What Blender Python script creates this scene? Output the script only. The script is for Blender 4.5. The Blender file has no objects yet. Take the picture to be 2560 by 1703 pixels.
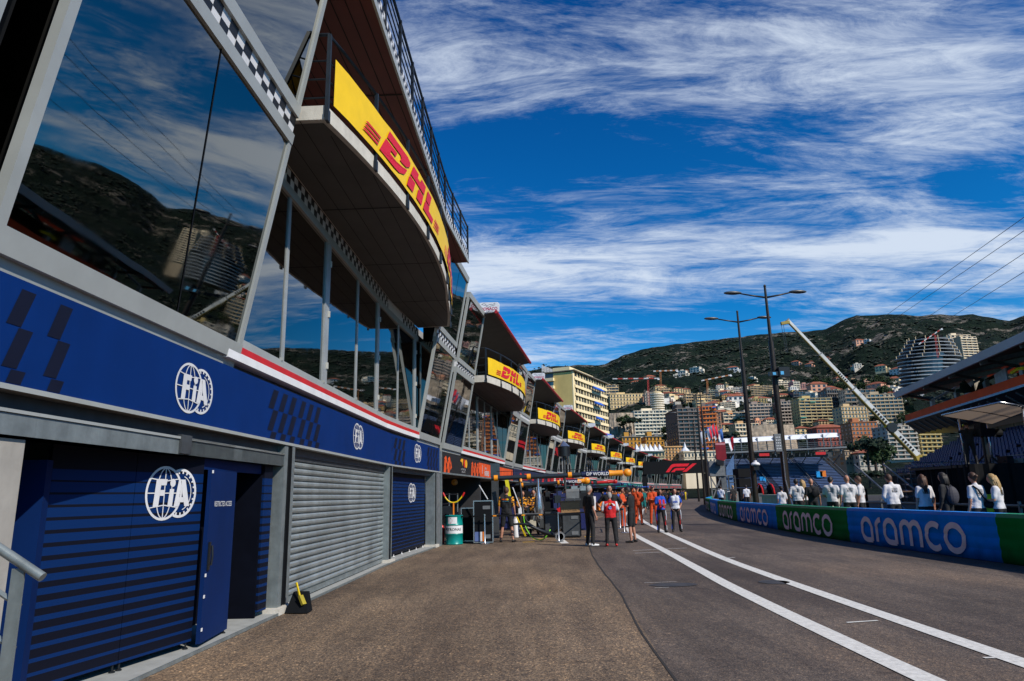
import bpy, bmesh, math, random
from mathutils import Vector, Matrix, noise
rad = math.radians
random.seed(7)
scene = bpy.context.scene
COL = scene.collection

# ------------------------------------------------------------------ camera (24 mm, tilted up, slightly rolled)
F = 1706.0; PITCH = math.atan(388 / 1706.0); ROLL = rad(1.37); CH = 1.6
cp, sp = math.cos(PITCH), math.sin(PITCH); cr, sr = math.cos(ROLL), math.sin(ROLL)
FW = Vector((0, cp, sp)); R0 = Vector((1, 0, 0)); U0 = Vector((0, -sp, cp))
RT = cr * R0 - sr * U0; UP = sr * R0 + cr * U0
cam = bpy.data.cameras.new('camera'); co = bpy.data.objects.new('camera', cam); COL.objects.link(co)
co.matrix_world = Matrix(((RT.x, UP.x, -FW.x, 0), (RT.y, UP.y, -FW.y, 0), (RT.z, UP.z, -FW.z, CH), (0, 0, 0, 1)))
cam.sensor_width = 36; cam.lens = F / 2560 * 36; cam.clip_end = 20000; cam.clip_start = 0.05
scene.camera = co

def at(x, y, Y):
    """the point at distance Y down the lane that stands in the direction of photo pixel (x, y)"""
    d = FW + RT * ((x - 1280) / F) - UP * ((y - 851.5) / F)
    t = Y / d.y
    return Vector((d.x * t, Y, CH + d.z * t))

# ------------------------------------------------------------------ helpers
def link(o): COL.objects.link(o); return o
def tag(o, label=None, cat=None, group=None, kind=None):
    if label: o['label'] = label
    if cat: o['category'] = cat
    if group: o['group'] = group
    if kind: o['kind'] = kind
    return o
WL = {}
def empty(name, loc=(0, 0, 0), label=None, cat=None, group=None):
    o = link(bpy.data.objects.new(name, None)); o.location = loc; o.empty_display_size = .2
    WL[o] = Vector(loc)
    return tag(o, label, cat, group)
def wl(o):
    return WL.get(o, Vector((0, 0, 0))) if o else Vector((0, 0, 0))

class MB:
    def __init__(s): s.v = []; s.f = []; s.m = []; s.mi = 0; s.fn = None
    def pt(s, p):
        if s.fn: p = s.fn(*p)
        s.v.append(Vector(p)); return len(s.v) - 1
    def face(s, pts):
        s.f.append([s.pt(p) for p in pts]); s.m.append(s.mi)
    def fi(s, idx): s.f.append(list(idx)); s.m.append(s.mi)
    def hexa(s, p):   # 8 pts: bottom 4 ccw, top 4
        i = [s.pt(q) for q in p]
        for q in ((3, 2, 1, 0), (4, 5, 6, 7), (0, 1, 5, 4), (1, 2, 6, 5), (2, 3, 7, 6), (3, 0, 4, 7)):
            s.fi([i[k] for k in q])
        return s
    def box(s, x0, x1, y0, y1, z0, z1):
        return s.hexa([(x0, y0, z0), (x1, y0, z0), (x1, y1, z0), (x0, y1, z0), (x0, y0, z1), (x1, y0, z1), (x1, y1, z1), (x0, y1, z1)])
    def obox(s, c, ax, ay, az):  # centre + half axis vectors
        c, ax, ay, az = map(Vector, (c, ax, ay, az))
        return s.hexa([c - ax - ay - az, c + ax - ay - az, c + ax + ay - az, c - ax + ay - az, c - ax - ay + az, c + ax - ay + az, c + ax + ay + az, c - ax + ay + az])
    def rbox(s, c, l, w, h, a=0):  # box standing on c, heading a
        t = Vector((math.cos(a), math.sin(a), 0)); n = Vector((-math.sin(a), math.cos(a), 0))
        return s.obox(Vector(c) + Vector((0, 0, h / 2)), t * l / 2, n * w / 2, (0, 0, h / 2))
    def bar(s, a, b, w, h=None):
        h = h or w
        a, b = Vector(a), Vector(b); d = (b - a)
        if d.length < 1e-6: return s
        z = Vector((0, 0, 1)) if abs(d.normalized().z) < .95 else Vector((1, 0, 0))
        x = d.cross(z).normalized(); y = x.cross(d).normalized()
        return s.obox((a + b) / 2, d / 2, x * w / 2, y * h / 2)
    def tube(s, pts, r, n=8, cap=True, sy=None):
        pts = [Vector(p) for p in pts]
        rr = r if isinstance(r, (list, tuple)) else [r] * len(pts)
        rings = []; ref = None
        for i, p in enumerate(pts):
            d = (pts[min(i + 1, len(pts) - 1)] - pts[max(i - 1, 0)])
            if d.length < 1e-9: d = Vector((0, 0, 1))
            d.normalize()
            if ref is None:
                ref = Vector((0, 0, 1)) if abs(d.z) < .9 else Vector((1, 0, 0))
            x = d.cross(ref).normalized(); y = x.cross(d).normalized(); ref = y
            ring = []
            for k in range(n):
                a = 2 * math.pi * k / n
                q = p + x * math.cos(a) * rr[i] + y * math.sin(a) * rr[i] * (sy or 1)
                ring.append(s.pt(q))
            rings.append(ring)
        for i in range(len(rings) - 1):
            for k in range(n):
                s.fi([rings[i][k], rings[i][(k + 1) % n], rings[i + 1][(k + 1) % n], rings[i + 1][k]])
        if cap:
            s.fi(rings[0][::-1]); s.fi(rings[-1])
        return s
    def lathe(s, c, prof, n=20, axis='z'):
        c = Vector(c); rings = []
        for r, h in prof:
            ring = []
            for k in range(n):
                a = 2 * math.pi * k / n
                if axis == 'z': q = Vector((r * math.cos(a), r * math.sin(a), h))
                elif axis == 'x': q = Vector((h, r * math.cos(a), r * math.sin(a)))
                else: q = Vector((r * math.cos(a), h, r * math.sin(a)))
                ring.append(s.pt(c + q))
            rings.append(ring)
        for i in range(len(rings) - 1):
            for k in range(n):
                s.fi([rings[i][k], rings[i][(k + 1) % n], rings[i + 1][(k + 1) % n], rings[i + 1][k]])
        s.fi(rings[0][::-1]); s.fi(rings[-1])
        return s
    def ball(s, c, rx, ry=None, rz=None, n=10, m=7, M=None):
        ry = ry or rx; rz = rz or rx; c = Vector(c); rings = []
        M = M or Matrix.Identity(3)
        top = s.pt(c + M @ Vector((0, 0, rz))); bot = s.pt(c + M @ Vector((0, 0, -rz)))
        for j in range(1, m):
            t = math.pi * j / m
            rings.append([s.pt(c + M @ Vector((rx * math.sin(t) * math.cos(2 * math.pi * k / n), ry * math.sin(t) * math.sin(2 * math.pi * k / n), rz * math.cos(t)))) for k in range(n)])
        for k in range(n):
            s.fi([top, rings[0][k], rings[0][(k + 1) % n]]); s.fi([bot, rings[-1][(k + 1) % n], rings[-1][k]])
        for i in range(len(rings) - 1):
            for k in range(n): s.fi([rings[i][k], rings[i + 1][k], rings[i + 1][(k + 1) % n], rings[i][(k + 1) % n]])
        return s
    def build(s, name, mats, parent=None, smooth=False, loc=None, label=None, cat=None, group=None, kind=None):
        off = Vector(loc) if loc is not None else Vector((0, 0, 0))
        base = wl(parent) + off
        me = bpy.data.meshes.new(name)
        me.from_pydata([tuple(v - base) for v in s.v], [], s.f)
        if not isinstance(mats, (list, tuple)): mats = [mats]
        for m in mats: me.materials.append(m)
        if len(mats) > 1: me.polygons.foreach_set('material_index', s.m)
        bm = bmesh.new(); bm.from_mesh(me); bmesh.ops.recalc_face_normals(bm, faces=bm.faces); bm.to_mesh(me); bm.free()
        if smooth:
            me.polygons.foreach_set('use_smooth', [True] * len(me.polygons))
            if smooth == 'auto':
                try: me.set_sharp_from_angle(angle=rad(40))
                except Exception: pass
        me.update()
        o = link(bpy.data.objects.new(name, me)); o.parent = parent; o.location = off; WL[o] = base
        return tag(o, label, cat, group, kind)

def copy_tree(o, parent=None):
    c = o.copy(); link(c); c.parent = parent; WL[c] = WL.get(o, Vector((0, 0, 0)))
    for ch in list(o.children): copy_tree(ch, c)
    return c

# ------------------------------------------------------------------ materials
MATS = {}
def sock(nt, a, b): nt.links.new(a, b)
def mat(key, rgb, rough=.6, metal=0., var=.18, scale=3., bump=0., bscale=30., spec=.5, coat=0, dirt=0., seed=0, rgb2=None):
    if key in MATS: return MATS[key]
    m = bpy.data.materials.new(key); m.use_nodes = True; nt = m.node_tree; N = nt.nodes
    b = N['Principled BSDF']
    tc = N.new('ShaderNodeTexCoord'); mp = N.new('ShaderNodeMapping'); sock(nt, tc.outputs['Object'], mp.inputs[0])
    mp.inputs['Location'].default_value = (seed * 3.1, seed * 1.7, seed)
    nz = N.new('ShaderNodeTexNoise'); nz.inputs['Scale'].default_value = scale; nz.inputs['Detail'].default_value = 6; nz.inputs['Roughness'].default_value = .6
    sock(nt, mp.outputs[0], nz.inputs['Vector'])
    rp = N.new('ShaderNodeValToRGB'); sock(nt, nz.outputs[0], rp.inputs[0])
    c2 = rgb2 or [c * (1 - var * 1.6) for c in rgb]; c1 = [min(1, c * (1 + var)) for c in rgb] if not rgb2 else rgb
    rp.color_ramp.elements[0].position = .3; rp.color_ramp.elements[1].position = .7
    rp.color_ramp.elements[0].color = (*c2, 1); rp.color_ramp.elements[1].color = (*c1, 1)
    out = rp.outputs[0]
    if dirt:
        n2 = N.new('ShaderNodeTexNoise'); n2.inputs['Scale'].default_value = scale * .35; n2.inputs['Detail'].default_value = 8; n2.inputs['Roughness'].default_value = .7
        mp2 = N.new('ShaderNodeMapping'); mp2.inputs['Scale'].default_value = (3, 3, .6); sock(nt, tc.outputs['Object'], mp2.inputs[0]); sock(nt, mp2.outputs[0], n2.inputs['Vector'])
        r2 = N.new('ShaderNodeValToRGB'); r2.color_ramp.elements[0].position = .45; r2.color_ramp.elements[1].position = .75; sock(nt, n2.outputs[0], r2.inputs[0])
        mx = N.new('ShaderNodeMix'); mx.data_type = 'RGBA'; mx.blend_type = 'MULTIPLY'; mx.inputs[0].default_value = 1
        inv = N.new('ShaderNodeMapRange'); inv.inputs['To Min'].default_value = 1; inv.inputs['To Max'].default_value = 1 - dirt; sock(nt, r2.outputs[0], inv.inputs[0])
        sock(nt, out, mx.inputs[6]); sock(nt, inv.outputs[0], mx.inputs[7]); out = mx.outputs[2]
    sock(nt, out, b.inputs['Base Color'])
    b.inputs['Roughness'].default_value = rough; b.inputs['Metallic'].default_value = metal
    b.inputs['Specular IOR Level'].default_value = spec
    if coat: b.inputs['Coat Weight'].default_value = coat; b.inputs['Coat Roughness'].default_value = .1
    if bump:
        n3 = N.new('ShaderNodeTexNoise'); n3.inputs['Scale'].default_value = bscale; n3.inputs['Detail'].default_value = 4; sock(nt, tc.outputs['Object'], n3.inputs['Vector'])
        bp = N.new('ShaderNodeBump'); bp.inputs['Strength'].default_value = bump; bp.inputs['Distance'].default_value = .02; sock(nt, n3.outputs[0], bp.inputs['Height']); sock(nt, bp.outputs[0], b.inputs['Normal'])
    MATS[key] = m; return m

def glass(key, rgb=(.32, .36, .38), rough=.015, wav=.02, mix=.08):
    if key in MATS: return MATS[key]
    m = bpy.data.materials.new(key); m.use_nodes = True; nt = m.node_tree; N = nt.nodes; b = N['Principled BSDF']
    b.inputs['Base Color'].default_value = (*rgb, 1); b.inputs['Metallic'].default_value = 1; b.inputs['Roughness'].default_value = rough
    tc = N.new('ShaderNodeTexCoord'); nz = N.new('ShaderNodeTexNoise'); nz.inputs['Scale'].default_value = .8; nz.inputs['Detail'].default_value = 2
    sock(nt, tc.outputs['Object'], nz.inputs['Vector'])
    bp = N.new('ShaderNodeBump'); bp.inputs['Strength'].default_value = wav; bp.inputs['Distance'].default_value = .3
    sock(nt, nz.outputs[0], bp.inputs['Height']); sock(nt, bp.outputs[0], b.inputs['Normal'])
    n2 = N.new('ShaderNodeTexNoise'); n2.inputs['Scale'].default_value = 1.3; n2.inputs['Detail'].default_value = 7; n2.inputs['Roughness'].default_value = .7; sock(nt, tc.outputs['Object'], n2.inputs['Vector'])
    mr = N.new('ShaderNodeMapRange'); mr.inputs['From Min'].default_value = .45; mr.inputs['From Max'].default_value = .75; mr.inputs['To Min'].default_value = rough; mr.inputs['To Max'].default_value = rough + .05; sock(nt, n2.outputs[0], mr.inputs[0]); sock(nt, mr.outputs[0], b.inputs['Roughness'])
    MATS[key] = m; return m

G = glass('tinted_glass', (.25, .245, .225), wav=.006)
GD = glass('dark_glass', (.16, .18, .2), wav=.012)
ALU = mat('frame_aluminium', (.4, .42, .41), .45, .25, .06, 2, spec=.4)
ALUW = mat('frame_pale', (.5, .5, .46), .5, .1, .1, 2)
GALV = mat('galvanised_steel', (.27, .31, .32), .42, .5, .16, 5, .06, 20, dirt=.25)
SHUT = mat('shutter_steel', (.4, .44, .44), .38, .5, .2, 1.2, dirt=.4)
BLUE = mat('team_blue_board', (.0008, .022, .13), .6, 0, .08, 1.2, dirt=.12, spec=.12)
BLUEL = mat('partition_blue', (.001, .016, .09), .6, 0, .08, 1.5, dirt=.2, spec=.15)
NAVY = mat('navy_print', (.006, .008, .022), .55, 0, .1, 2, spec=.15)
NEAR_BLACK = mat('near_black', (.005, .006, .008), .7, 0, .2, 4, spec=.15)
BLACKM = mat('black_metal', (.012, .014, .017), .4, .2, .2, 5)
WHITE = mat('white_paint', (.72, .72, .74), .45, 0, .06, 3)
WHITED = mat('white_print', (.62, .62, .64), .5, 0, .08, 2)
RED = mat('red_paint', (.55, .012, .012), .4, 0, .1, 3)
CONC = mat('concrete_edge', (.56, .53, .47), .8, 0, .1, 4, .2, 40, dirt=.18)
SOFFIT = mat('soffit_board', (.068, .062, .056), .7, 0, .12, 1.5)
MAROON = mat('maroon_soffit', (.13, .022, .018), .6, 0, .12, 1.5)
YEL = mat('banner_yellow', (.82, .52, .0), .5, 0, .05, 3, .06, 6)
DRED = mat('banner_red', (.62, .004, .02), .5, 0, .05, 3)
RAILM = mat('rail_bluegrey', (.015, .022, .03), .4, .3, .2, 5)
FLOORC = mat('threshold_concrete', (.33, .34, .33), .7, 0, .1, 5)
ORANGE = mat('orange_paint', (.75, .19, .008), .45, 0, .1, 4)
YELP = mat('yellow_paint', (.7, .5, .0), .45, 0, .1, 4)
GREENN = mat('lime_plastic', (.2, .65, .03), .4, 0, .1, 4)
CHROME = mat('bright_steel', (.55, .56, .58), .25, .9, .1, 5)
DGREY = mat('dark_grey', (.05, .055, .06), .5, .1, .2, 5)
MGREY = mat('mid_grey', (.16, .17, .18), .5, .1, .2, 5)
TAN = mat('tan_box', (.3, .17, .07), .6, 0, .12, 5)
LIPS = mat('core_wall', (.3, .29, .27), .8, 0, .08, 2)  # plain grey wall of the pavilion body

# ------------------------------------------------------------------ 2-D drawing on a surface
def stroke(mb, pts, w, fn, off=0.0, closed=False, cap=0):
    """ribbon of width w through 2-D points; fn(u, v, off) -> 3-D"""
    P = [Vector((p[0], p[1])) for p in pts]; n = len(P); L = []; Rr = []
    for i in range(n):
        if closed: a, b = P[i - 1], P[(i + 1) % n]
        else: a, b = P[max(i - 1, 0)], P[min(i + 1, n - 1)]
        d = (b - a).normalized(); nn = Vector((-d.y, d.x))
        k = 1.0
        if 0 < i < n - 1 or closed:
            d1 = (P[i] - a); d2 = (b - P[i])
            if d1.length > 1e-6 and d2.length > 1e-6:
                c = d1.normalized().dot(d); k = 1 / max(.5, c)
        L.append(P[i] + nn * w / 2 * k); Rr.append(P[i] - nn * w / 2 * k)
    rng = n if closed else n - 1
    for i in range(rng):
        j = (i + 1) % n
        mb.face([fn(L[i].x, L[i].y, off), fn(L[j].x, L[j].y, off), fn(Rr[j].x, Rr[j].y, off), fn(Rr[i].x, Rr[i].y, off)])
def arc(cx, cy, rx, ry, a0, a1, n=16):
    return [(cx + rx * math.cos(rad(a0 + (a1 - a0) * i / n)), cy + ry * math.sin(rad(a0 + (a1 - a0) * i / n))) for i in range(n + 1)]
def poly(mb, pts, fn, off=0.0): mb.face([fn(p[0], p[1], off) for p in pts])
def text2d(s, size=1.0, bold=0.0, shear=0.0, space=1.0):
    cu = bpy.data.curves.new('t', 'FONT'); cu.body = s; cu.size = size; cu.offset = bold; cu.shear = shear; cu.align_x = 'CENTER'; cu.align_y = 'CENTER'; cu.space_character = space; cu.resolution_u = 3
    ob = bpy.data.objects.new('t', cu); COL.objects.link(ob)
    dg = bpy.context.evaluated_depsgraph_get(); me = bpy.data.meshes.new_from_object(ob.evaluated_get(dg))
    V = [(v.co.x, v.co.y) for v in me.vertices]; Fc = [list(p.vertices) for p in me.polygons]
    bpy.data.objects.remove(ob); bpy.data.curves.remove(cu); bpy.data.meshes.remove(me)
    return V, Fc
def put_text(mb, s, fn, cx, cy, size, off=0.0, **k):
    sx = k.pop('sx', 1.0)
    V, Fc = text2d(s, size, **k); base = len(mb.v)
    for x, y in V: mb.v.append(Vector(fn(cx + x * sx, cy + y, off)))
    for f in Fc: mb.f.append([base + i for i in f]); mb.m.append(mb.mi)

def emblem_globe(mb, fn, cx, cy, s, o=0.0):
    """white double-disc emblem: globe at left, toothed wheel at right, FiA across"""
    g = lambda pts: [(cx + x * s, cy + y * s) for x, y in pts]
    e = .0004
    stroke(mb, g(arc(-.18, 0, .40, .5, 0, 360, 40)[:-1]), .045 * s, fn, o, True)
    stroke(mb, g(arc(-.18, 0, .17, .48, 90, 270, 18)), .02 * s, fn, o + e)
    stroke(mb, g(arc(-.18, 0, .17, .48, -90, 90, 18)), .02 * s, fn, o + e)
    stroke(mb, g([(-.18, -.48), (-.18, .48)]), .02 * s, fn, o + 2 * e)
    for y, hx in ((.0, .39), (.28, .33), (-.28, .33)):
        b = .05 if y > 0 else (-.05 if y < 0 else 0)
        stroke(mb, g([(-.18 - hx, y), (-.18, y - b), (-.18 + hx, y)]), .02 * s, fn, o + 3 * e)
    stroke(mb, g(arc(.2, 0, .37, .46, -112, 112, 34)), .05 * s, fn, o + 4 * e)
    stroke(mb, g(arc(.2, 0, .26, .34, -75, 75, 20)), .018 * s, fn, o + 4 * e)
    for k in range(-6, 7):
        a = rad(k * 17); x, y = .2 + .37 * math.cos(a), .46 * math.sin(a)
        stroke(mb, g([(x, y), (x - .06 * math.cos(a), y - .075 * math.sin(a))]), .035 * s, fn, o + 5 * e)
    q = o + 6 * e
    P = lambda pts: poly(mb, g(pts), fn, q)
    P([(-.42, -.26), (-.30, -.26), (-.285, -.06), (-.275, .1), (-.25, .27), (-.38, .27)])
    P([(-.2505, .27), (-.13, .27), (-.15, .15), (-.267, .15)]); P([(-.2795, .06), (-.17, .06), (-.18, -.05), (-.2875, -.05)])
    P([(-.09, -.26), (.02, -.26), (.04, .08), (-.06, .08)]); P([(cx_, cy_) for cx_, cy_ in arc(.0, .2, .065, .08, 0, 360, 14)[:-1]])
    P([(.06, -.26), (.17, -.26), (.20, .27), (.14, .27)]); P([(.2005, .27), (.30, .27), (.44, -.26), (.32, -.26), (.245, .0)]); P([(.1755, -.18), (.3, -.18), (.275, -.08), (.18, -.08)])

ARAMCO = []
def aramco_letters():
    """stroke lists (points, closed) for each letter, unit x-height, with x offsets"""
    out = []; x = 0.0
    def a(x):
        return [([(x + .68, 0), (x + .68, .5)] + arc(x + .36, .54, .32, .42, -8, 180, 18)[1:] + [(x + .04, .42)] + arc(x + .36, .36, .32, .32, 180, 268, 8) + [(x + .68, .04)], False)]
    def r(x): return [([(x + .06, 0), (x + .06, .6)] + arc(x + .36, .6, .30, .36, 180, 88, 10), False)]
    def mm(x): return [([(x + .06, 0), (x + .06, .62)] + arc(x + .30, .62, .24, .32, 180, 0, 12) + [(x + .54, 0)], False), ([(x + .54, .62)] + arc(x + .79, .62, .25, .32, 178, 0, 12) + [(x + 1.04, 0)], False)]
    def c(x): return [(arc(x + .42, .48, .36, .46, 50, 310, 24), False)]
    def o(x): return [(arc(x + .42, .48, .38, .46, 0, 360, 34)[:-1], True)]
    for fn, w in ((a, .93), (r, .52), (a, .93), (mm, 1.27), (c, .88), (o, .84)):
        out += fn(x); x += w
    return out, x
ARAMCO, ARAW = aramco_letters()
# sky look
CLOUD_LOC = (0, 0, 0); CLOUD_T0 = .69; CLOUD_K = 3.1; CLOUD_A = .92; CLOUD_C = (7.0, 7.9, 9.2)
SKY_H = (.55, 1.3, 1.6); SKY_M = (.045, .76, 1.3); SKY_T = (.012, .5, 1.05)
SUN_E = 5.0
CLOUD_BUMPS = [(1650, 390, .42, .22, 0, -.11), (1180, 470, .3, .2, 0, -.03), (1750, 640, 1.3, .22, -6, .09), (1850, 120, .38, .15, 15, .045), (2330, 290, .3, .3, 30, .09),
    (1500, 800, 1.0, .2, 0, -.1), (2400, 620, .5, .16, 0, .1), (1080, 120, .2, .2, 0, .07), (1300, 700, .8, .2, 0, .1), (2450, 450, .25, .09, 35, -.1), (1150, 640, .4, .15, 0, .08)]
# ------------------------------------------------------------------ render settings, sky, sun
scene.render.engine = 'CYCLES'
scene.cycles.max_bounces = 5; scene.cycles.diffuse_bounces = 2; scene.cycles.glossy_bounces = 3; scene.cycles.transparent_max_bounces = 4
scene.cycles.caustics_reflective = False; scene.cycles.caustics_refractive = False
scene.view_settings.view_transform = 'Standard'; scene.view_settings.look = 'None'; scene.view_settings.exposure = 0; scene.view_settings.gamma = 1
SUN_EL = rad(40); sdx, sdy = .74, -.67   # direction towards the sun on plan
w = bpy.data.worlds.new('World'); scene.world = w; w.use_nodes = True; nt = w.node_tree; N = nt.nodes
bg = N['Background']
sky = N.new('ShaderNodeTexSky'); sky.sky_type = 'NISHITA'; sky.sun_disc = False; sky.sun_elevation = SUN_EL; sky.sun_rotation = math.atan2(sdx, sdy)
sky.air_density = 1.0; sky.dust_density = .6; sky.ozone_density = 4.0
tc = N.new('ShaderNodeTexCoord'); sx = N.new('ShaderNodeSeparateXYZ'); sock(nt, tc.outputs['Generated'], sx.inputs[0])
def mth(op, a, b=None, c=None, clamp=False):
    n = N.new('ShaderNodeMath'); n.operation = op; n.use_clamp = clamp
    for i, v in enumerate((a, b, c)):
        if v is None: continue
        if isinstance(v, (int, float)): n.inputs[i].default_value = v
        else: sock(nt, v, n.inputs[i])
    return n.outputs[0]
zz = mth('MAXIMUM', mth('ADD', sx.outputs[2], .10), .02)
px = mth('DIVIDE', sx.outputs[0], zz); py = mth('DIVIDE', sx.outputs[1], zz)
cmb = N.new('ShaderNodeCombineXYZ'); sock(nt, px, cmb.inputs[0]); sock(nt, py, cmb.inputs[1])
def noise_n(vec, scale, rot, sc, det=8, rough=.62, dist=0., loc=(0, 0, 0)):
    mp = N.new('ShaderNodeMapping'); mp.inputs['Rotation'].default_value = (0, 0, rad(rot)); mp.inputs['Scale'].default_value = sc; mp.inputs['Location'].default_value = loc
    sock(nt, vec, mp.inputs[0]); n = N.new('ShaderNodeTexNoise'); n.inputs['Scale'].default_value = scale; n.inputs['Detail'].default_value = det; n.inputs['Roughness'].default_value = rough; n.inputs['Distortion'].default_value = dist
    sock(nt, mp.outputs[0], n.inputs['Vector']); return n.outputs[0]
big = noise_n(cmb.outputs[0], .7, 20, (1, 1.6, 1), 4, .55, .4, CLOUD_LOC)
fine = noise_n(cmb.outputs[0], 2.0, -40, (.6, 1.6, 1), 12, .7, .7, (3.3, 1.2, 0))
wisp = noise_n(cmb.outputs[0], 5.5, 30, (.5, 1.6, 1), 9, .72, 1.0, (1.3, 7.2, 0))
def gauss(cx, cy, rx, ry, rot=0.0):
    """soft bump on the cloud plane around (cx, cy)"""
    dx = mth('SUBTRACT', px, cx); dy = mth('SUBTRACT', py, cy); c_, s_ = math.cos(rad(rot)), math.sin(rad(rot))
    u = mth('DIVIDE', mth('ADD', mth('MULTIPLY', dx, c_), mth('MULTIPLY', dy, s_)), rx)
    v = mth('DIVIDE', mth('SUBTRACT', mth('MULTIPLY', dy, c_), mth('MULTIPLY', dx, s_)), ry)
    return mth('EXPONENT', mth('MULTIPLY', mth('ADD', mth('MULTIPLY', u, u), mth('MULTIPLY', v, v)), -1.0))
def cloudxy(x, y):
    d = (FW + RT * ((x - 1280) / F) - UP * ((y - 851.5) / F)).normalized(); z = max(d.z + .10, .02)
    return d.x / z, d.y / z
val = mth('ADD', mth('MULTIPLY', big, .42), mth('ADD', mth('MULTIPLY', fine, .66), mth('MULTIPLY', wisp, .46)))
val = mth('ADD', val, mth('MULTIPLY', gauss(0, -1.9, 2.4, 1.7), -.3)); val = mth('ADD', val, mth('MULTIPLY', gauss(0, 0, .75, .75), -.2))  # clouds cleared from the unseen sky behind and overhead to dim ambient light
for (ix, iy, rx, ry, rot, amp) in CLOUD_BUMPS:
    cx_, cy_ = cloudxy(ix, iy); val = mth('ADD', val, mth('MULTIPLY', gauss(cx_, cy_, rx, ry, rot), amp))
ramp = N.new('ShaderNodeValToRGB'); ramp.color_ramp.interpolation = 'EASE'
ramp.color_ramp.elements[0].position = .0; ramp.color_ramp.elements[0].color = (0, 0, 0, 1); ramp.color_ramp.elements[1].position = 1; ramp.color_ramp.elements[1].color = (1, 1, 1, 1)
sock(nt, mth('MULTIPLY', mth('SUBTRACT', val, CLOUD_T0), CLOUD_K, None, True), ramp.inputs[0])
# deep polarised blue overhead, paler towards the horizon
grad = N.new('ShaderNodeValToRGB'); cre = grad.color_ramp
cre.elements[0].position = 0; cre.elements[0].color = (*SKY_H, 1); cre.elements[1].position = .62; cre.elements[1].color = (*SKY_T, 1)
e_ = cre.elements.new(.25); e_.color = (*SKY_M, 1)
sock(nt, sx.outputs[2], grad.inputs[0])
mulc = N.new('ShaderNodeMix'); mulc.data_type = 'RGBA'; mulc.blend_type = 'MULTIPLY'; mulc.inputs[0].default_value = 1
sock(nt, sky.outputs[0], mulc.inputs[6]); sock(nt, grad.outputs[0], mulc.inputs[7])
mix = N.new('ShaderNodeMix'); mix.data_type = 'RGBA'
sock(nt, mth('MULTIPLY', ramp.outputs[0], CLOUD_A), mix.inputs[0]); sock(nt, mulc.outputs[2], mix.inputs[6]); mix.inputs[7].default_value = (*CLOUD_C, 1)
sock(nt, mix.outputs[2], bg.inputs[0]); bg.inputs[1].default_value = .1
sl = bpy.data.lights.new('sun', 'SUN'); sl.energy = SUN_E; sl.angle = rad(.55); sl.color = (1, .92, .8)
so = link(bpy.data.objects.new('sun', sl)); sd = Vector((sdx, sdy, 0)).normalized() * math.cos(SUN_EL) + Vector((0, 0, math.sin(SUN_EL)))
so.rotation_euler = sd.to_track_quat('Z', 'Y').to_euler(); so.location = (60, -40, 80)

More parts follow.
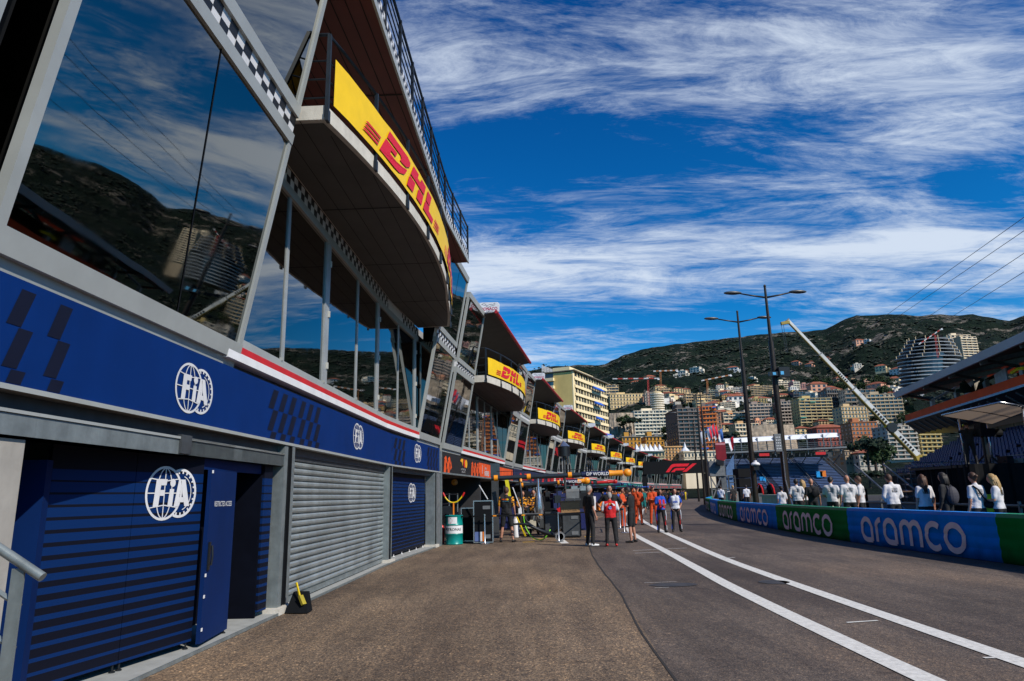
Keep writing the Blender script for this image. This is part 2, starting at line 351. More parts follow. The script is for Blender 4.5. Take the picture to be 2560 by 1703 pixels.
# ------------------------------------------------------------------ ground
def asphalt(key, rgb, sp=.5, streak=0):
    m = bpy.data.materials.new(key); m.use_nodes = True; nt = m.node_tree; N = nt.nodes; b = N['Principled BSDF']
    tc = N.new('ShaderNodeTexCoord')
    def nz(scale, det=5, sc=(1, 1, 1), ro=.6):
        mp = N.new('ShaderNodeMapping'); mp.inputs['Scale'].default_value = sc; sock(nt, tc.outputs['Object'], mp.inputs[0])
        n = N.new('ShaderNodeTexNoise'); n.inputs['Scale'].default_value = scale; n.inputs['Detail'].default_value = det; n.inputs['Roughness'].default_value = ro; sock(nt, mp.outputs[0], n.inputs['Vector']); return n.outputs[0]
    def rmp(inp, stops):
        r = N.new('ShaderNodeValToRGB'); sock(nt, inp, r.inputs[0]); el = r.color_ramp.elements
        el[0].position = stops[0][0]; el[0].color = (*stops[0][1], 1); el[1].position = stops[-1][0]; el[1].color = (*stops[-1][1], 1)
        for p_, c_ in stops[1:-1]: e = el.new(p_); e.color = (*c_, 1)
        return r.outputs[0]
    def mul(a, b_, f=1.0, t='MULTIPLY'):
        x = N.new('ShaderNodeMix'); x.data_type = 'RGBA'; x.blend_type = t; x.inputs[0].default_value = f; sock(nt, a, x.inputs[6]); sock(nt, b_, x.inputs[7]); return x.outputs[2]
    vo = N.new('ShaderNodeTexVoronoi'); vo.inputs['Scale'].default_value = 62; sock(nt, tc.outputs['Object'], vo.inputs['Vector'])
    c = [v for v in rgb]
    vo2 = N.new('ShaderNodeTexVoronoi'); vo2.inputs['Scale'].default_value = 24; sock(nt, tc.outputs['Object'], vo2.inputs['Vector'])
    base = rmp(nz(.35, 6), [(.3, [v * .72 for v in c]), (.55, c), (.8, [v * 1.22 for v in c])])
    ston = rmp(vo.outputs['Color'], [(.0, (.3, .29, .3)), (.4, (.75, .7, .66)), (.7, (1.3, 1.2, 1.05)), (.88, (2.0, 1.7, 1.35)), (1, (4.2, 3.7, 3.0))])
    col = mul(base, ston, sp)
    col = mul(col, rmp(vo2.outputs['Color'], [(0, (.62, .6, .6)), (.5, (1, 1, 1)), (.8, (1.2, 1.15, 1.05)), (1, (1.9, 1.75, 1.5))]), .6)
    col = mul(col, rmp(nz(95, 3), [(.3, (.7, .7, .7)), (.7, (1.3, 1.3, 1.3))]))
    col = mul(col, rmp(nz(1.1, 7, (2.6, .35, 1)), [(.42, (.72, .72, .74)), (.56, (1, 1, 1))]), .8)
    patch = rmp(nz(.9, 4, (.8, 2.4, 1), .5), [(.64, (1, 1, 1)), (.72, (.62, .6, .6))])
    col = mul(col, patch, .8)
    col = mul(col, rmp(nz(.22, 3, (1.3, .5, 1), .5), [(.35, (.62, .6, .61)), (.52, (1, 1, 1)), (.7, (1.4, 1.3, 1.15))]))
    col = mul(col, rmp(nz(7, 6, (3.5, .5, 1), .7), [(.5, (1, 1, 1)), (.66, (.5, .48, .48))]), .55)
    sock(nt, col, b.inputs['Base Color']); b.inputs['Roughness'].default_value = .82; b.inputs['Specular IOR Level'].default_value = .35
    bp = N.new('ShaderNodeBump'); bp.inputs['Strength'].default_value = .55; bp.inputs['Distance'].default_value = .008
    sock(nt, vo.outputs['Distance'], bp.inputs['Height']); sock(nt, bp.outputs[0], b.inputs['Normal'])
    return m
ASPH = asphalt('asphalt_lane', (.122, .101, .09), .62)
APRON = asphalt('asphalt_apron', (.185, .146, .112), .95)
TRACK = asphalt('asphalt_track', (.05, .047, .046), .4)
GREEN0 = mat('scrub_ground', (.05, .06, .03), .95, 0, .3, .02)
def strip(name, pts, z, m, **k):
    mb = MB(); mb.face([(p[0], p[1], z) for p in pts]); return mb.build(name, m, **k)
g = MB(); g.face([(-6000, -200, -.012), (6000, -200, -.012), (6000, 9000, -.012), (-6000, 9000, -.012)])
g.build('ground', GREEN0, kind='structure')
strip('pit_lane', [(-12, -30), (60, -30), (60, 60), (90, 250), (-12, 250)], -.008, ASPH, kind='structure')
CRACK = [(1.05, -8), (1.351, 6.43), (1.681, 11.9), (1.845, 16.0), (2.2, 21.47), (3.1, 30), (4.3, 40), (6.6, 52)]
strip('pit_apron', [(-9, -8)] + CRACK + [(-2, 52)], -.004, APRON, kind='structure')
CRK = mat('seam_dark', (.022, .019, .018), .9)
def ribbon(name, pts, w, z, m, w2=None, **k):
    mb = MB(); P = [Vector((p[0], p[1])) for p in pts]; n = len(P); L = []
    for i in range(n):
        d = (P[min(i + 1, n - 1)] - P[max(i - 1, 0)]).normalized(); nn = Vector((-d.y, d.x)); ww = (w if not w2 else w + (w2 - w) * i / (n - 1)) / 2
        L.append((P[i] + nn * ww, P[i] - nn * ww))
    for i in range(n - 1): mb.face([(*L[i][0], z), (*L[i + 1][0], z), (*L[i + 1][1], z), (*L[i][1], z)])
    return mb.build(name, m, **k)
def spline(pts, n=6):
    out = []
    P = [Vector(p) for p in pts]
    for i in range(len(P) - 1):
        p0 = P[max(i - 1, 0)]; p1 = P[i]; p2 = P[i + 1]; p3 = P[min(i + 2, len(P) - 1)]
        for k in range(n):
            t = k / n
            out.append(.5 * ((2 * p1) + (-p0 + p2) * t + (2 * p0 - 5 * p1 + 4 * p2 - p3) * t * t + (-p0 + 3 * p1 - 3 * p2 + p3) * t ** 3))
    out.append(P[-1]); return out
ribbon('asphalt_seam', [(p[0] + .006 * math.sin(i * 1.7), p[1]) for i, p in enumerate(spline(CRACK, 8))], .022, 0, CRK, .05, kind='structure')
ribbon('cross_seam', [(4.5, 43.5), (8, 44.2), (11.5, 44.3)], .06, .0, CRK, kind='structure')
ribbon('cross_seam', [(7, 28.6), (11, 27.0)], .03, .0, CRK, kind='structure')
LINEW = mat('road_white', (.68, .67, .64), .7, 0, .12, 14, dirt=.35)
LN1 = [(3.35, -4), (3.455, 6.24), (3.62, 11.7), (3.82, 15), (4.15, 20), (4.52, 26.3), (4.84, 30.1), (5.5, 35), (6.06, 40), (8, 52), (11.6, 70), (17.5, 92), (28, 125)]
LN2 = [(4.45, -4), (4.62, 6.8), (4.86, 14.5), (5.12, 18.7), (5.55, 23.5), (5.98, 28.3), (6.38, 32.1), (7.6, 42.8), (9.6, 54), (13.2, 72), (19.2, 94), (29.6, 126)]
ribbon('road_marking', spline(LN1, 5), .25, .0, LINEW, kind='structure')
ribbon('road_marking', spline(LN2, 5), .24, .0, LINEW, kind='structure')
for a, b, w_ in [((4.2, 20.6), (4.95, 20.75), .05), ((3.2, 19.4), (4.0, 19.55), .05), ((3.3, 20.3), (4.1, 20.5), .05), ((5.0, 17.4), (5.35, 17.55), .05), ((4.4, 7.0), (4.5, 7.0), .05), ((4.0, 8.9), (4.42, 8.98), .05), ((2.3, 13.1), (2.9, 13.16), .02), ((2.35, 12.4), (2.6, 12.42), .02)]:
    ribbon('road_marking', [a, b], w_, .0, LINEW, kind='structure')
ribbon('road_marking', [(1.62, 23.9), (1.58, 26.9)], .27, .0, LINEW, kind='structure')
YL = mat('road_yellow', (.68, .4, .01), .7, 0, .12, 12)
for a, b, w_ in [((.2, 25.0), (.62, 25.05), .16), ((.6, 26.5), (1.0, 26.55), .3), ((2.6, 27.2), (3.0, 27.2), .3), ((2.9, 29), (3.2, 29), .3)]:
    ribbon('road_marking', [a, b], w_, .0, YL, kind='structure')
PATCH = mat('tar_patch', (.045, .04, .037), .6, 0, .3, 4)
for (cx_, cy_, rx, ry) in [(2.75, 12.75, .42, .26), (4.55, 12.8, .26, .28)]:
    mb = MB(); mb.face([(cx_ + rx * math.cos(t * .4) * (1 + .1 * math.sin(t * 2.7)), cy_ + ry * math.sin(t * .4), .0) for t in range(16)]); mb.build('tar_patch', PATCH, kind='structure')
# raised circuit surface behind the barrier
BAR = [(10.15, -2), (10.12, 6.9), (10.1, 14.9), (10.13, 21.6), (10.7, 29), (11.75, 37.5), (13.2, 46), (15.2, 55), (17.3, 64), (20.0, 73), (23.5, 85), (28, 98), (34, 114), (42, 132)]
trk = spline(BAR, 4)
mb = MB()
for i in range(len(trk) - 1):
    a, b = trk[i], trk[i + 1]; mb.face([(a.x + .3, a.y, .15), (b.x + .3, b.y, .15), (b.x + 90, b.y - 12, .15), (a.x + 90, a.y - 12, .15)])
mb.build('race_track', TRACK, kind='structure')

# ------------------------------------------------------------------ mountain
RIDGE = [(-900, 1150), (-200, 1100), (400, 1060), (900, 1010), (1200, 960), (1370, 915), (1510, 912), (1560, 888), (1640, 866), (1740, 856), (1830, 845), (1900, 838), (2000, 830), (2060, 822), (2110, 800), (2140, 789), (2220, 787), (2320, 788), (2430, 786), (2480, 792), (2525, 802), (2560, 790), (2620, 765), (2750, 740), (2950, 735), (3300, 745), (3800, 700), (4600, 650)]
def ang_el(x, y):
    d = (FW + RT * ((x - 1280) / F) - UP * ((y - 851.5) / F)); return math.atan2(d.x, d.y), math.atan2(d.z, math.hypot(d.x, d.y))
RT_ = [ang_el(x, y) for x, y in RIDGE]
RT_ = [(-1.6, .03), (-.9, .05)] + RT_ + [(1.35, .19), (1.6, .15), (2.2, .10)]
RT_.sort()
def ridge_el(a):
    for i in range(len(RT_) - 1):
        if RT_[i][0] <= a <= RT_[i + 1][0]:
            t = (a - RT_[i][0]) / (RT_[i + 1][0] - RT_[i][0]); return RT_[i][1] + (RT_[i + 1][1] - RT_[i][1]) * t
    return RT_[-1][1]
GK = [(170, 0), (260, .06), (400, .2), (550, .37), (700, .49), (900, .6), (1100, .7), (1300, .8), (1500, .9), (1750, 1.0)]
RK = [(r_, g_ * r_ / 1750) for r_, g_ in GK] + [(2100, .96), (2600, .8)]
def prof(r):
    if r <= RK[0][0]: return 0
    for i in range(len(RK) - 1):
        if RK[i][0] <= r <= RK[i + 1][0]:
            t = (r - RK[i][0]) / (RK[i + 1][0] - RK[i][0]); return RK[i][1] + (RK[i + 1][1] - RK[i][1]) * t
    return RK[-1][1]
def terr(a, r):
    e = ridge_el(a); k = prof(r); sm = min(1, max(0, (r - 350) / 700))
    p = Vector((math.sin(a) * r, math.cos(a) * r, 0))
    rg = noise.fractal(p * .0034, 1.0, 2.0, 4) * 34 + abs(noise.noise(p * .008)) * 26 - 8
    fn_ = noise.fractal(p * .02, 1.0, 2.0, 4) * 9
    edge = .25 if 1650 < r < 1900 else 1
    return max(-.3, math.tan(e) * 1750 * k + 1.6 * k + (rg * edge * (1 - abs(2 * min(1, max(0, (r - 500) / 1250)) - 1) * .6) + fn_ * (1 if edge == 1 else .45)) * sm) if r > 171 else -.3
mb = MB(); NA, NR = 620, 120
a0, a1 = -1.3, 1.75; idx = []
for j in range(NR + 1):
    t = j / NR; r = 170 + (2600 - 170) * t ** 1.25; row = []
    for i in range(NA + 1):
        a = a0 + (a1 - a0) * i / NA
        row.append(mb.pt((math.sin(a) * r, math.cos(a) * r, terr(a, r))))
    idx.append(row)
for j in range(NR):
    for i in range(NA): mb.fi([idx[j][i], idx[j][i + 1], idx[j + 1][i + 1], idx[j + 1][i]])
m = bpy.data.materials.new('mountain_scrub'); m.use_nodes = True; nt = m.node_tree; N = nt.nodes; b = N['Principled BSDF']
tc = N.new('ShaderNodeTexCoord')
def nz_(scale, det=8, sc=(1, 1, 1), ro=.6, dist=0):
    mp = N.new('ShaderNodeMapping'); mp.inputs['Scale'].default_value = sc; sock(nt, tc.outputs['Object'], mp.inputs[0])
    n = N.new('ShaderNodeTexNoise'); n.inputs['Scale'].default_value = scale; n.inputs['Detail'].default_value = det; n.inputs['Roughness'].default_value = ro; n.inputs['Distortion'].default_value = dist; sock(nt, mp.outputs[0], n.inputs['Vector']); return n.outputs[0]
def rm_(inp, stops):
    r = N.new('ShaderNodeValToRGB'); sock(nt, inp, r.inputs[0]); el = r.color_ramp.elements
    el[0].position = stops[0][0]; el[0].color = (*stops[0][1], 1); el[1].position = stops[-1][0]; el[1].color = (*stops[-1][1], 1)
    for p_, c_ in stops[1:-1]: e = el.new(p_); e.color = (*c_, 1)
    return r.outputs[0]
veg = rm_(nz_(.09, 8, ro=.75), [(.3, (.002, .006, .005)), (.48, (.006, .014, .009)), (.6, (.013, .025, .015)), (.75, (.03, .042, .026))])  # greens turned bluish to stand for distance haze
rock = rm_(nz_(.05, 8, ro=.8), [(.35, (.03, .03, .028)), (.5, (.17, .15, .125)), (.7, (.4, .35, .28))])
geo = N.new('ShaderNodeNewGeometry'); sxx = N.new('ShaderNodeSeparateXYZ'); sock(nt, geo.outputs['Position'], sxx.inputs[0])
def mt(op, a, b_=None, clamp=False):
    n = N.new('ShaderNodeMath'); n.operation = op; n.use_clamp = clamp
    for i, v in enumerate((a, b_)):
        if v is None: continue
        if isinstance(v, (int, float)): n.inputs[i].default_value = v
        else: sock(nt, v, n.inputs[i])
    return n.outputs[0]
hz = mt('MULTIPLY', mt('SUBTRACT', sxx.outputs[2], 120), 1 / 250, True)
sel = mt('ADD', mt('MULTIPLY', nz_(.008, 5, (1, 1, 2.6), .6), .5), mt('ADD', mt('MULTIPLY', nz_(.04, 8, (1.4, 1.4, .7), .75), .58), mt('MULTIPLY', hz, .03)))
msk = mt('MULTIPLY', mt('SUBTRACT', sel, .603), 26, True)
mx = N.new('ShaderNodeMix'); mx.data_type = 'RGBA'; sock(nt, msk, mx.inputs[0]); sock(nt, veg, mx.inputs[6]); sock(nt, rock, mx.inputs[7])
sock(nt, mx.outputs[2], b.inputs['Base Color']); b.inputs['Roughness'].default_value = .95; b.inputs['Specular IOR Level'].default_value = .1
bp = N.new('ShaderNodeBump'); bp.inputs['Strength'].default_value = 1; bp.inputs['Distance'].default_value = 9; sock(nt, nz_(.07, 8, ro=.75), bp.inputs['Height']); sock(nt, bp.outputs[0], b.inputs['Normal'])
MOUNT = m
mb.build('mountain', MOUNT, smooth=True, kind='structure')
# bushes on the slopes: nobody could count them
mb = MB(); rnd = random.Random(3)
for k in range(16000):
    a = rnd.uniform(.0, .95) if k % 4 else rnd.uniform(-.1, 1.4); r = rnd.uniform(.0, 1) ** .8 * 1350 + 330
    p = Vector((math.sin(a) * r, math.cos(a) * r, 0))
    if noise.noise(p * .012) < -.08: continue
    z = terr(a, r); s_ = (1.1 + 1.9 * rnd.random()) * (.6 + r / 1300)
    c = Vector((p.x, p.y, z + s_ * .1)); v0 = []
    n_ = 5
    for q in range(n_): v0.append(mb.pt(c + Vector((math.cos(q * 6.283 / n_ + k) * s_ * rnd.uniform(.7, 1.2), math.sin(q * 6.283 / n_ + k) * s_ * rnd.uniform(.7, 1.2), rnd.uniform(-.2, .3) * s_))))
    t_ = mb.pt(c + Vector((rnd.uniform(-.3, .3) * s_, rnd.uniform(-.3, .3) * s_, s_ * rnd.uniform(.6, 1.1))))
    for q in range(n_): mb.fi([v0[q], v0[(q + 1) % n_], t_])
BUSH = mat('bush_green', (.011, .022, .008), .95, 0, .6, .05, rgb2=(.003, .008, .004))
mb.build('hillside_shrubs', BUSH, kind='stuff', label='dense dark green scrub growing over the mountain slopes', cat='shrubs')
# ------------------------------------------------------------------ pit building
BP = [Vector(p) for p in [(-3.95, -3.5), (-3.73, 4.5), (-3.65, 6.9), (-3.3, 18.1), (-2.65, 24.3), (-.15, 41.5), (2.95, 58.5), (6.8, 75.4), (11.2, 92.2), (15.9, 108.8), (20.7, 125.4), (26.0, 141.8), (31.8, 158), (38.2, 174), (45.2, 190)]]
BS = [0.0]
for i in range(1, len(BP)): BS.append(BS[-1] + (BP[i] - BP[i - 1]).length)
S0 = BS[2]     # station of the point (-3.65, 6.9)
def bpath(S):
    i = 0
    while i < len(BP) - 2 and S > BS[i + 1]: i += 1
    t = (BP[i + 1] - BP[i]).normalized(); p = BP[i] + t * (S - BS[i]); h = t
    # smooth turning of the normal near a corner
    for j in (i, i + 1):
        if 0 < j < len(BP) - 1:
            w_ = 1.2; dd = S - BS[j]
            if abs(dd) < w_:
                ta = (BP[j] - BP[j - 1]).normalized(); tb = (BP[j + 1] - BP[j]).normalized(); k = (dd + w_) / (2 * w_); h = (ta * (1 - k) + tb * k).normalized()
    return p, Vector((h.y, -h.x))
def W3(S, d, z):
    p, n = bpath(S); q = p + n * d; return (q.x, q.y, z)
LEANK = .18
CHK_N = 0
def pbox(mb, s0, s1, d0, d1, z0, z1, fn):
    # box in (s, d, z), lean-aware through fn
    P = [(s0, d0, z0), (s1, d0, z0), (s1, d1, z0), (s0, d1, z0), (s0, d0, z1), (s1, d0, z1), (s1, d1, z1), (s0, d1, z1)]
    mb.hexa([fn(*p) for p in P])
def pboxn(mb, s0, s1, d0, d1, z0, z1, fn, step=2.0):
    n = max(1, int(math.ceil((s1 - s0) / step)))
    for i in range(n):
        pbox(mb, s0 + (s1 - s0) * i / n, s0 + (s1 - s0) * (i + 1) / n, d0, d1, z0, z1, fn)
def checks(mb, s0, s1, z0, z1, d, fn, rows=2, cell=None):
    h = (z1 - z0) / rows; c = cell or h; n = int(round((s1 - s0) / c)); c = (s1 - s0) / n
    for i in range(n):
        for j in range(rows):
            if (i + j) % 2 == 0:
                a, b, e, f_ = s0 + i * c, s0 + (i + 1) * c, z0 + j * h, z0 + (j + 1) * h
                mb.face([fn(a, d, e), fn(b, d, e), fn(b, d, f_), fn(a, d, f_)])
DHLC = [ # letters D, H, L in italic block outlines, unit height, total length about 5.0
]
def dhl(mb, fn, cx, z, h, L, o):
    k = L / 7.6; sh = .55
    T = lambda x, y: (cx + (x - 3.8 + y * sh) * k, z + (y - .5) * h)
    P = lambda pts, e=0: poly(mb, [T(x, y) for x, y in pts], fn, o + e)
    # D : upper bar with lip, lower bowl
    P([(1.15, 1), (2.75, 1), (3.05, .92), (3.1, .75), (2.85, .56), (2.5, .5), (2.3, .5), (2.35, .62), (2.25, .7), (1.15, .7)])
    P([(1.1, .6), (2.0, .6), (1.98, .42), (1.6, .42), (1.62, .28), (2.1, .28), (2.6, .38), (2.95, .5), (2.95, .4), (2.85, .2), (2.5, .03), (2.1, 0), (1.0, 0)], .0005)
    # H
    P([(3.35, 1), (3.95, 1), (3.95, .56), (3.3, .56)]); P([(4.3, 1), (4.9, 1), (4.9, .56), (4.3, .56)]); P([(3.9505, .8), (4.2995, .8), (4.2995, .56), (3.9505, .56)])
    P([(3.25, .46), (3.85, .46), (3.85, 0), (3.25, 0)]); P([(4.25, .46), (4.85, .46), (4.85, 0), (4.25, 0)])
    # L
    P([(5.2, 1), (5.8, 1), (5.75, .5), (5.2, .5)]); P([(5.15, .44), (5.75, .44), (5.75, .26), (6.5, .26), (6.45, 0), (5.1, 0)])
    for j in range(3):
        y0 = .06 + j * .15
        P([(-.1, y0), (.85, y0), (.85, y0 + .07), (-.1 + .1, y0 + .07)]); P([(6.75, y0), (7.7, y0), (7.6, y0 + .07), (6.75, y0 + .07)])

POSTW = mat('bright_mullion', (.4, .42, .42), .4, .35, .08, 3)
CHKW = mat('check_white', (.7, .7, .72), .5, 0, .05, 3)
CHKB = mat('check_black', (.01, .011, .014), .5, 0, .1, 3)
TEAM = [None,
    ('black and orange', (.012, .011, .011), (.75, .1, .01)), ('navy and red', (.01, .016, .06), (.6, .02, .02)), ('red', (.5, .01, .01), (.7, .65, .6)),
    ('dark green', (.0, .06, .05), (.1, .3, .25)), ('white and blue', (.5, .5, .55), (.02, .06, .4)), ('blue', (.01, .05, .3), (.6, .6, .62)),
    ('teal', (.0, .12, .12), (.3, .5, .5)), ('grey and red', (.1, .1, .11), (.5, .02, .02))]

def pavilion(idx, s0, s1, bl, br, mull, lev, detail):
    """one pavilion of the pit building, from gap to gap. lev: heights"""
    fb, ft, b0, m0, m1, m2, m3, t0, t1, sb, st, rz = lev
    base = W3(s0, 0, 0)
    NAMES = ['first', 'second', 'third', 'fourth', 'fifth', 'sixth', 'seventh', 'eighth', 'ninth', 'tenth', 'eleventh']
    if idx == 0: lab = 'nearest pavilion of the pit building, blue fascia, shutters below and tilted glass above'
    elif idx < 0: lab = 'edge of the pit pavilion cut off at the left side of the frame'
    else: lab = '%s pit building pavilion from the left' % NAMES[idx]
    if idx > 0 and idx < len(TEAM): lab += ', %s fascia' % TEAM[idx][0]
    root = empty('pit_pavilion', base, lab, 'pit building', 'pavilions of the pit building')
    fl = lambda s, d, z: W3(s, d + LEANK * (z - b0) , z)      # leaning surface
    fv = lambda s, d, z: W3(s, d, z)
    def part(name, m, fnbuild, **k):
        mb = MB(); fnbuild(mb); return mb.build(name, m, root, **k) if mb.v else None
    # structural body behind everything
    def core(mb):
        pboxn(mb, s0 + .05, s1 - .05, -7, -2.2, fb, t0, fv, 4)
    part('wall', LIPS, core)
    def gar(mb):
        pboxn(mb, s0 + .05, s1 - .05, -7, -6.2, .0, fb - .01, fv, 4); pbox(mb, s1 - .2, s1 - .05, -6.2, -.3, 0, fb - .01, fv); pbox(mb, (s0 + s1) / 2 - .1, (s0 + s1) / 2 + .1, -6.2, -.3, 0, fb - .01, fv)
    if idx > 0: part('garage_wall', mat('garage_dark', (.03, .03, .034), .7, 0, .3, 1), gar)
    else: part('garage_wall', LIPS, lambda mb: pboxn(mb, s0 + .05, s1 - .05, -7, -2.2, 0, fb, fv, 4))
    part('floor_slab', DGREY, lambda mb: pboxn(mb, s0 + .0, s1 - .0, -2.3, -.12, ft - .1, b0, fv, 3))
    part('floor_slab', DGREY, lambda mb: pboxn(mb, s0 + .03, s1 - .03, -2.2, -.2, m1, m2, fv, 3))
    # boxes
    for (a, b) in ((s0 + .04, s0 + bl), (s1 - br, s1 - .04)):
        if b - a < .2: continue
        first = (a < s0 + .1)
        for (z0, z1, nm) in ((b0 + .2, m0, 'window'), (m3, t0, 'window')):
            mb = MB(); mb.face([fl(a + .1, 0, z0), fl(b - .1, 0, z0), fl(b - .1, 0, z1), fl(a + .1, 0, z1)])
            # cheek glass beside the recess and the gap
            for s_ in ((a + .05, b - .05)):
                mb.face([fv(s_, -.35, z0), fl(s_, -.03, z0), fl(s_, -.03, z1), fv(s_, -.35, z1)])
            wdw = mb.build(nm, G, root)
            fr = MB()
            for s_ in (a, b - .1):
                f1 = MB(); pbox(f1, s_, s_ + .1, -.06, .03, z0 - .001, z1 + .001, fl); f1.build('frame', ALU, wdw)
            if detail and b - a > 3.0:   # thin joint between two panes
                j0, j1 = ((S0 + .2, S0 - .31) if z0 < m0 else (S0 - .45, S0 - 1.0)) if idx == 0 and first else ((a + b) / 2, (a + b) / 2)
                jb = MB(); jb.face([fl(j0 - .012, .004, z0), fl(j0 + .012, .004, z0), fl(j1 + .012, .004, z1), fl(j1 - .012, .004, z1)]); jb.build('pane_joint', NEAR_BLACK, wdw)
        for (q0, q1, q2, q3) in ((b0, b0 + .2, -.1, .04), (b0 - .1, b0 - .002, -.12, -.015), (m0, m1, -.1, .04), (m2, m3, -.1, .04), (t0, t1, -.1, .05)):
            mb = MB(); pbox(mb, a, b, q2, q3, q0, q1, fl); mb.build('window_beam', ALU, root)
        mb = MB(); pbox(mb, a, b, -.1, .0, m1, m2, fl); cb = mb.build('checkered_band', CHKW, root)
        if detail: mb = MB(); checks(mb, a, b, m1, m2, .003, fl, 2, .19); mb.build('black_checks', CHKB, cb)
        # top deck of the box
        mb = MB(); mb.hexa([fv(a, -2.2, t1 - .12), fv(b, -2.2, t1 - .12), fl(b, -.1, t1 - .12), fl(a, -.1, t1 - .12), fv(a, -2.2, t1), fv(b, -2.2, t1), fl(b, .0, t1), fl(a, .0, t1)]); mb.build('roof', ALUW, root)
    # the dark gap between pavilions
    mb = MB(); mb.hexa([fv(s1 - .06, -.6, b0), fv(s1 + .34, -.6, b0), fl(s1 + .34, -.3, b0), fl(s1 - .06, -.3, b0), fv(s1 - .06, -.6, t0), fv(s1 + .34, -.6, t0), fl(s1 + .34, -.3, t0), fl(s1 - .06, -.3, t0)]); mb.build('gap_panel', NEAR_BLACK, root)
    r0, r1 = s0 + bl, s1 - br
    if r1 - r0 > 1:
        # recessed glazing of the first floor
        g0, g1 = b0 + .3, m0 - .0
        xs = [r0] + [x for x, w_ in mull] + [r1]
        for i in range(len(xs) - 1):
            mb = MB(); mb.face([fv(xs[i], -.05, g0), fv(xs[i + 1], -.05, g0), fv(xs[i + 1], -.05, g1), fv(xs[i], -.05, g1)]); mb.build('window', G if idx == 0 else GD, root)
        for x, w_ in mull:
            mb = MB(); pbox(mb, x - w_ / 2, x + w_ / 2, -.1, -.03 if w_ < .2 else -.02, g0 - .02, g1, fv); po = mb.build('mullion', POSTW, root)
            if detail and w_ > .2:
                mb = MB()
                for zz_ in (4.0, 5.0, 6.0): pbox(mb, x + .06, x + .1, -.02, .01, zz_, zz_ + .12, fv)
                mb.build('hinge', ALUW, po)
        if detail:
            # handles and drain caps on the sill
            mb = MB()
            for x, w_ in mull: pbox(mb, x - .22, x - .19, .0, .05, g0 - .01, g0 + .04, fv)
            mb.build('window_catch', ALU, root)
        mb = MB(); pboxn(mb, r0, r1, -.12, .03, b0 + .18, g0, fv); mb.build('sill', ALU, root)
        mb = MB(); pboxn(mb, r0, r1, -.12, .05, b0 + .09, b0 + .182, fv); mb.build('red_stripe', RED, root)
        mb = MB(); pboxn(mb, r0 - (.35 if idx == 0 else .2), r1, -.12, .055, b0 - .02, b0 + .09, fv); mb.build('white_stripe', WHITE, root)
        mb = MB(); pboxn(mb, r0, r1, -.1, .0, g1, m1, fv); mb.build('head_beam', DGREY if idx else ALU, root)
        mb = MB(); pboxn(mb, r0, r1, -.1, .0, m1, m2, fv); cb = mb.build('checkered_band', CHKW, root)
        if detail:
            mb = MB(); checks(mb, r0, r1, m1, m2, .004, fv, 2, .17); mb.build('black_checks', CHKB, cb)
        # upper floor recess: dark glazing set back
        mb = MB()
        mb.face([fv(r0, -1.3, m3), fv(r1, -1.3, m3), fv(r1, -1.3, t0 - .1), fv(r0, -1.3, t0 - .1)]); mb.build('terrace_window', GD, root)
        mb = MB()
        for k in range(6): s_ = r0 + (r1 - r0) * (k + .5) / 6; pbox(mb, s_ - .05, s_ + .05, -1.3, -1.24, m3, t0 - .1, fv)
        mb.build('terrace_mullion', ALU, root)
        mb = MB(); pbox(mb, r0 - .02, r0 + .06, -1.3, .6, m3, t0 - .1, fv); mb.build('side_wall', DGREY, root); mb = MB(); pbox(mb, r1 - .06, r1 + .02, -1.3, .6, m3, t0 - .1, fv); mb.build('side_wall', DGREY, root)
        # balcony slab
        sm, hw = (r0 + r1) / 2, (r1 - r0) / 2 - .08; e0, e1 = 1.02, 1.78
        def dc(s): return e0 + (e1 - e0) * (1 - min(1, abs((s - sm) / hw)) ** 2.0)
        NS = 28 if idx < 3 else 14
        ss = [sm - hw + 2 * hw * i / NS for i in range(NS + 1)]
        mb = MB()
        for i in range(NS):
            a, b = ss[i], ss[i + 1]
            mb.hexa([fv(a, 0, sb + .0), fv(b, 0, sb), fv(b, dc(b), sb), fv(a, dc(a), sb), fv(a, 0, st), fv(b, 0, st), fv(b, dc(b), st), fv(a, dc(a), st)])
        slab = mb.build('balcony_slab', CONC if idx < 4 else ALUW, root)
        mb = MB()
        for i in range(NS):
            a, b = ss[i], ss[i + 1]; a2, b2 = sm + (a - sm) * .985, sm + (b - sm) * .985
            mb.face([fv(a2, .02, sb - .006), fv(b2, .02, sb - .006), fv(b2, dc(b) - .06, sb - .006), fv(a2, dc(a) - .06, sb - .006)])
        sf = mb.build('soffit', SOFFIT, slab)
        if detail:
            mb = MB()
            for q in range(1, 6):
                dd = q * .32
                for i in range(NS):
                    a, b = ss[i], ss[i + 1]
                    if dd < min(dc(a), dc(b)) - .08: mb.face([fv(a, dd, sb - .01), fv(b, dd, sb - .01), fv(b, dd + .01, sb - .01), fv(a, dd + .01, sb - .01)])
            for q in range(1, 4):
                s_ = r0 + (r1 - r0) * q / 4; mb.face([fv(s_, .02, sb - .014), fv(s_ + .03, .02, sb - .014), fv(s_ + .03, dc(s_) - .07, sb - .014), fv(s_, dc(s_) - .07, sb - .014)])
            mb.build('soffit_joint', NEAR_BLACK, slab)
        # railing
        rail = MB(); dr = lambda s: dc(s) - .0
        for zr in (rz, st + .72, st + .42, st + .12) if idx < 3 else (rz,):
            rail.tube([fv(ss[0], 0.0, zr)] + [fv(s, dr(s), zr) for s in ss] + [fv(ss[-1], 0, zr)], .028 if zr == rz else .014, 5)
        ro = rail.build('railing', RAILM, root)
        npost = 9 if idx == 0 else 8
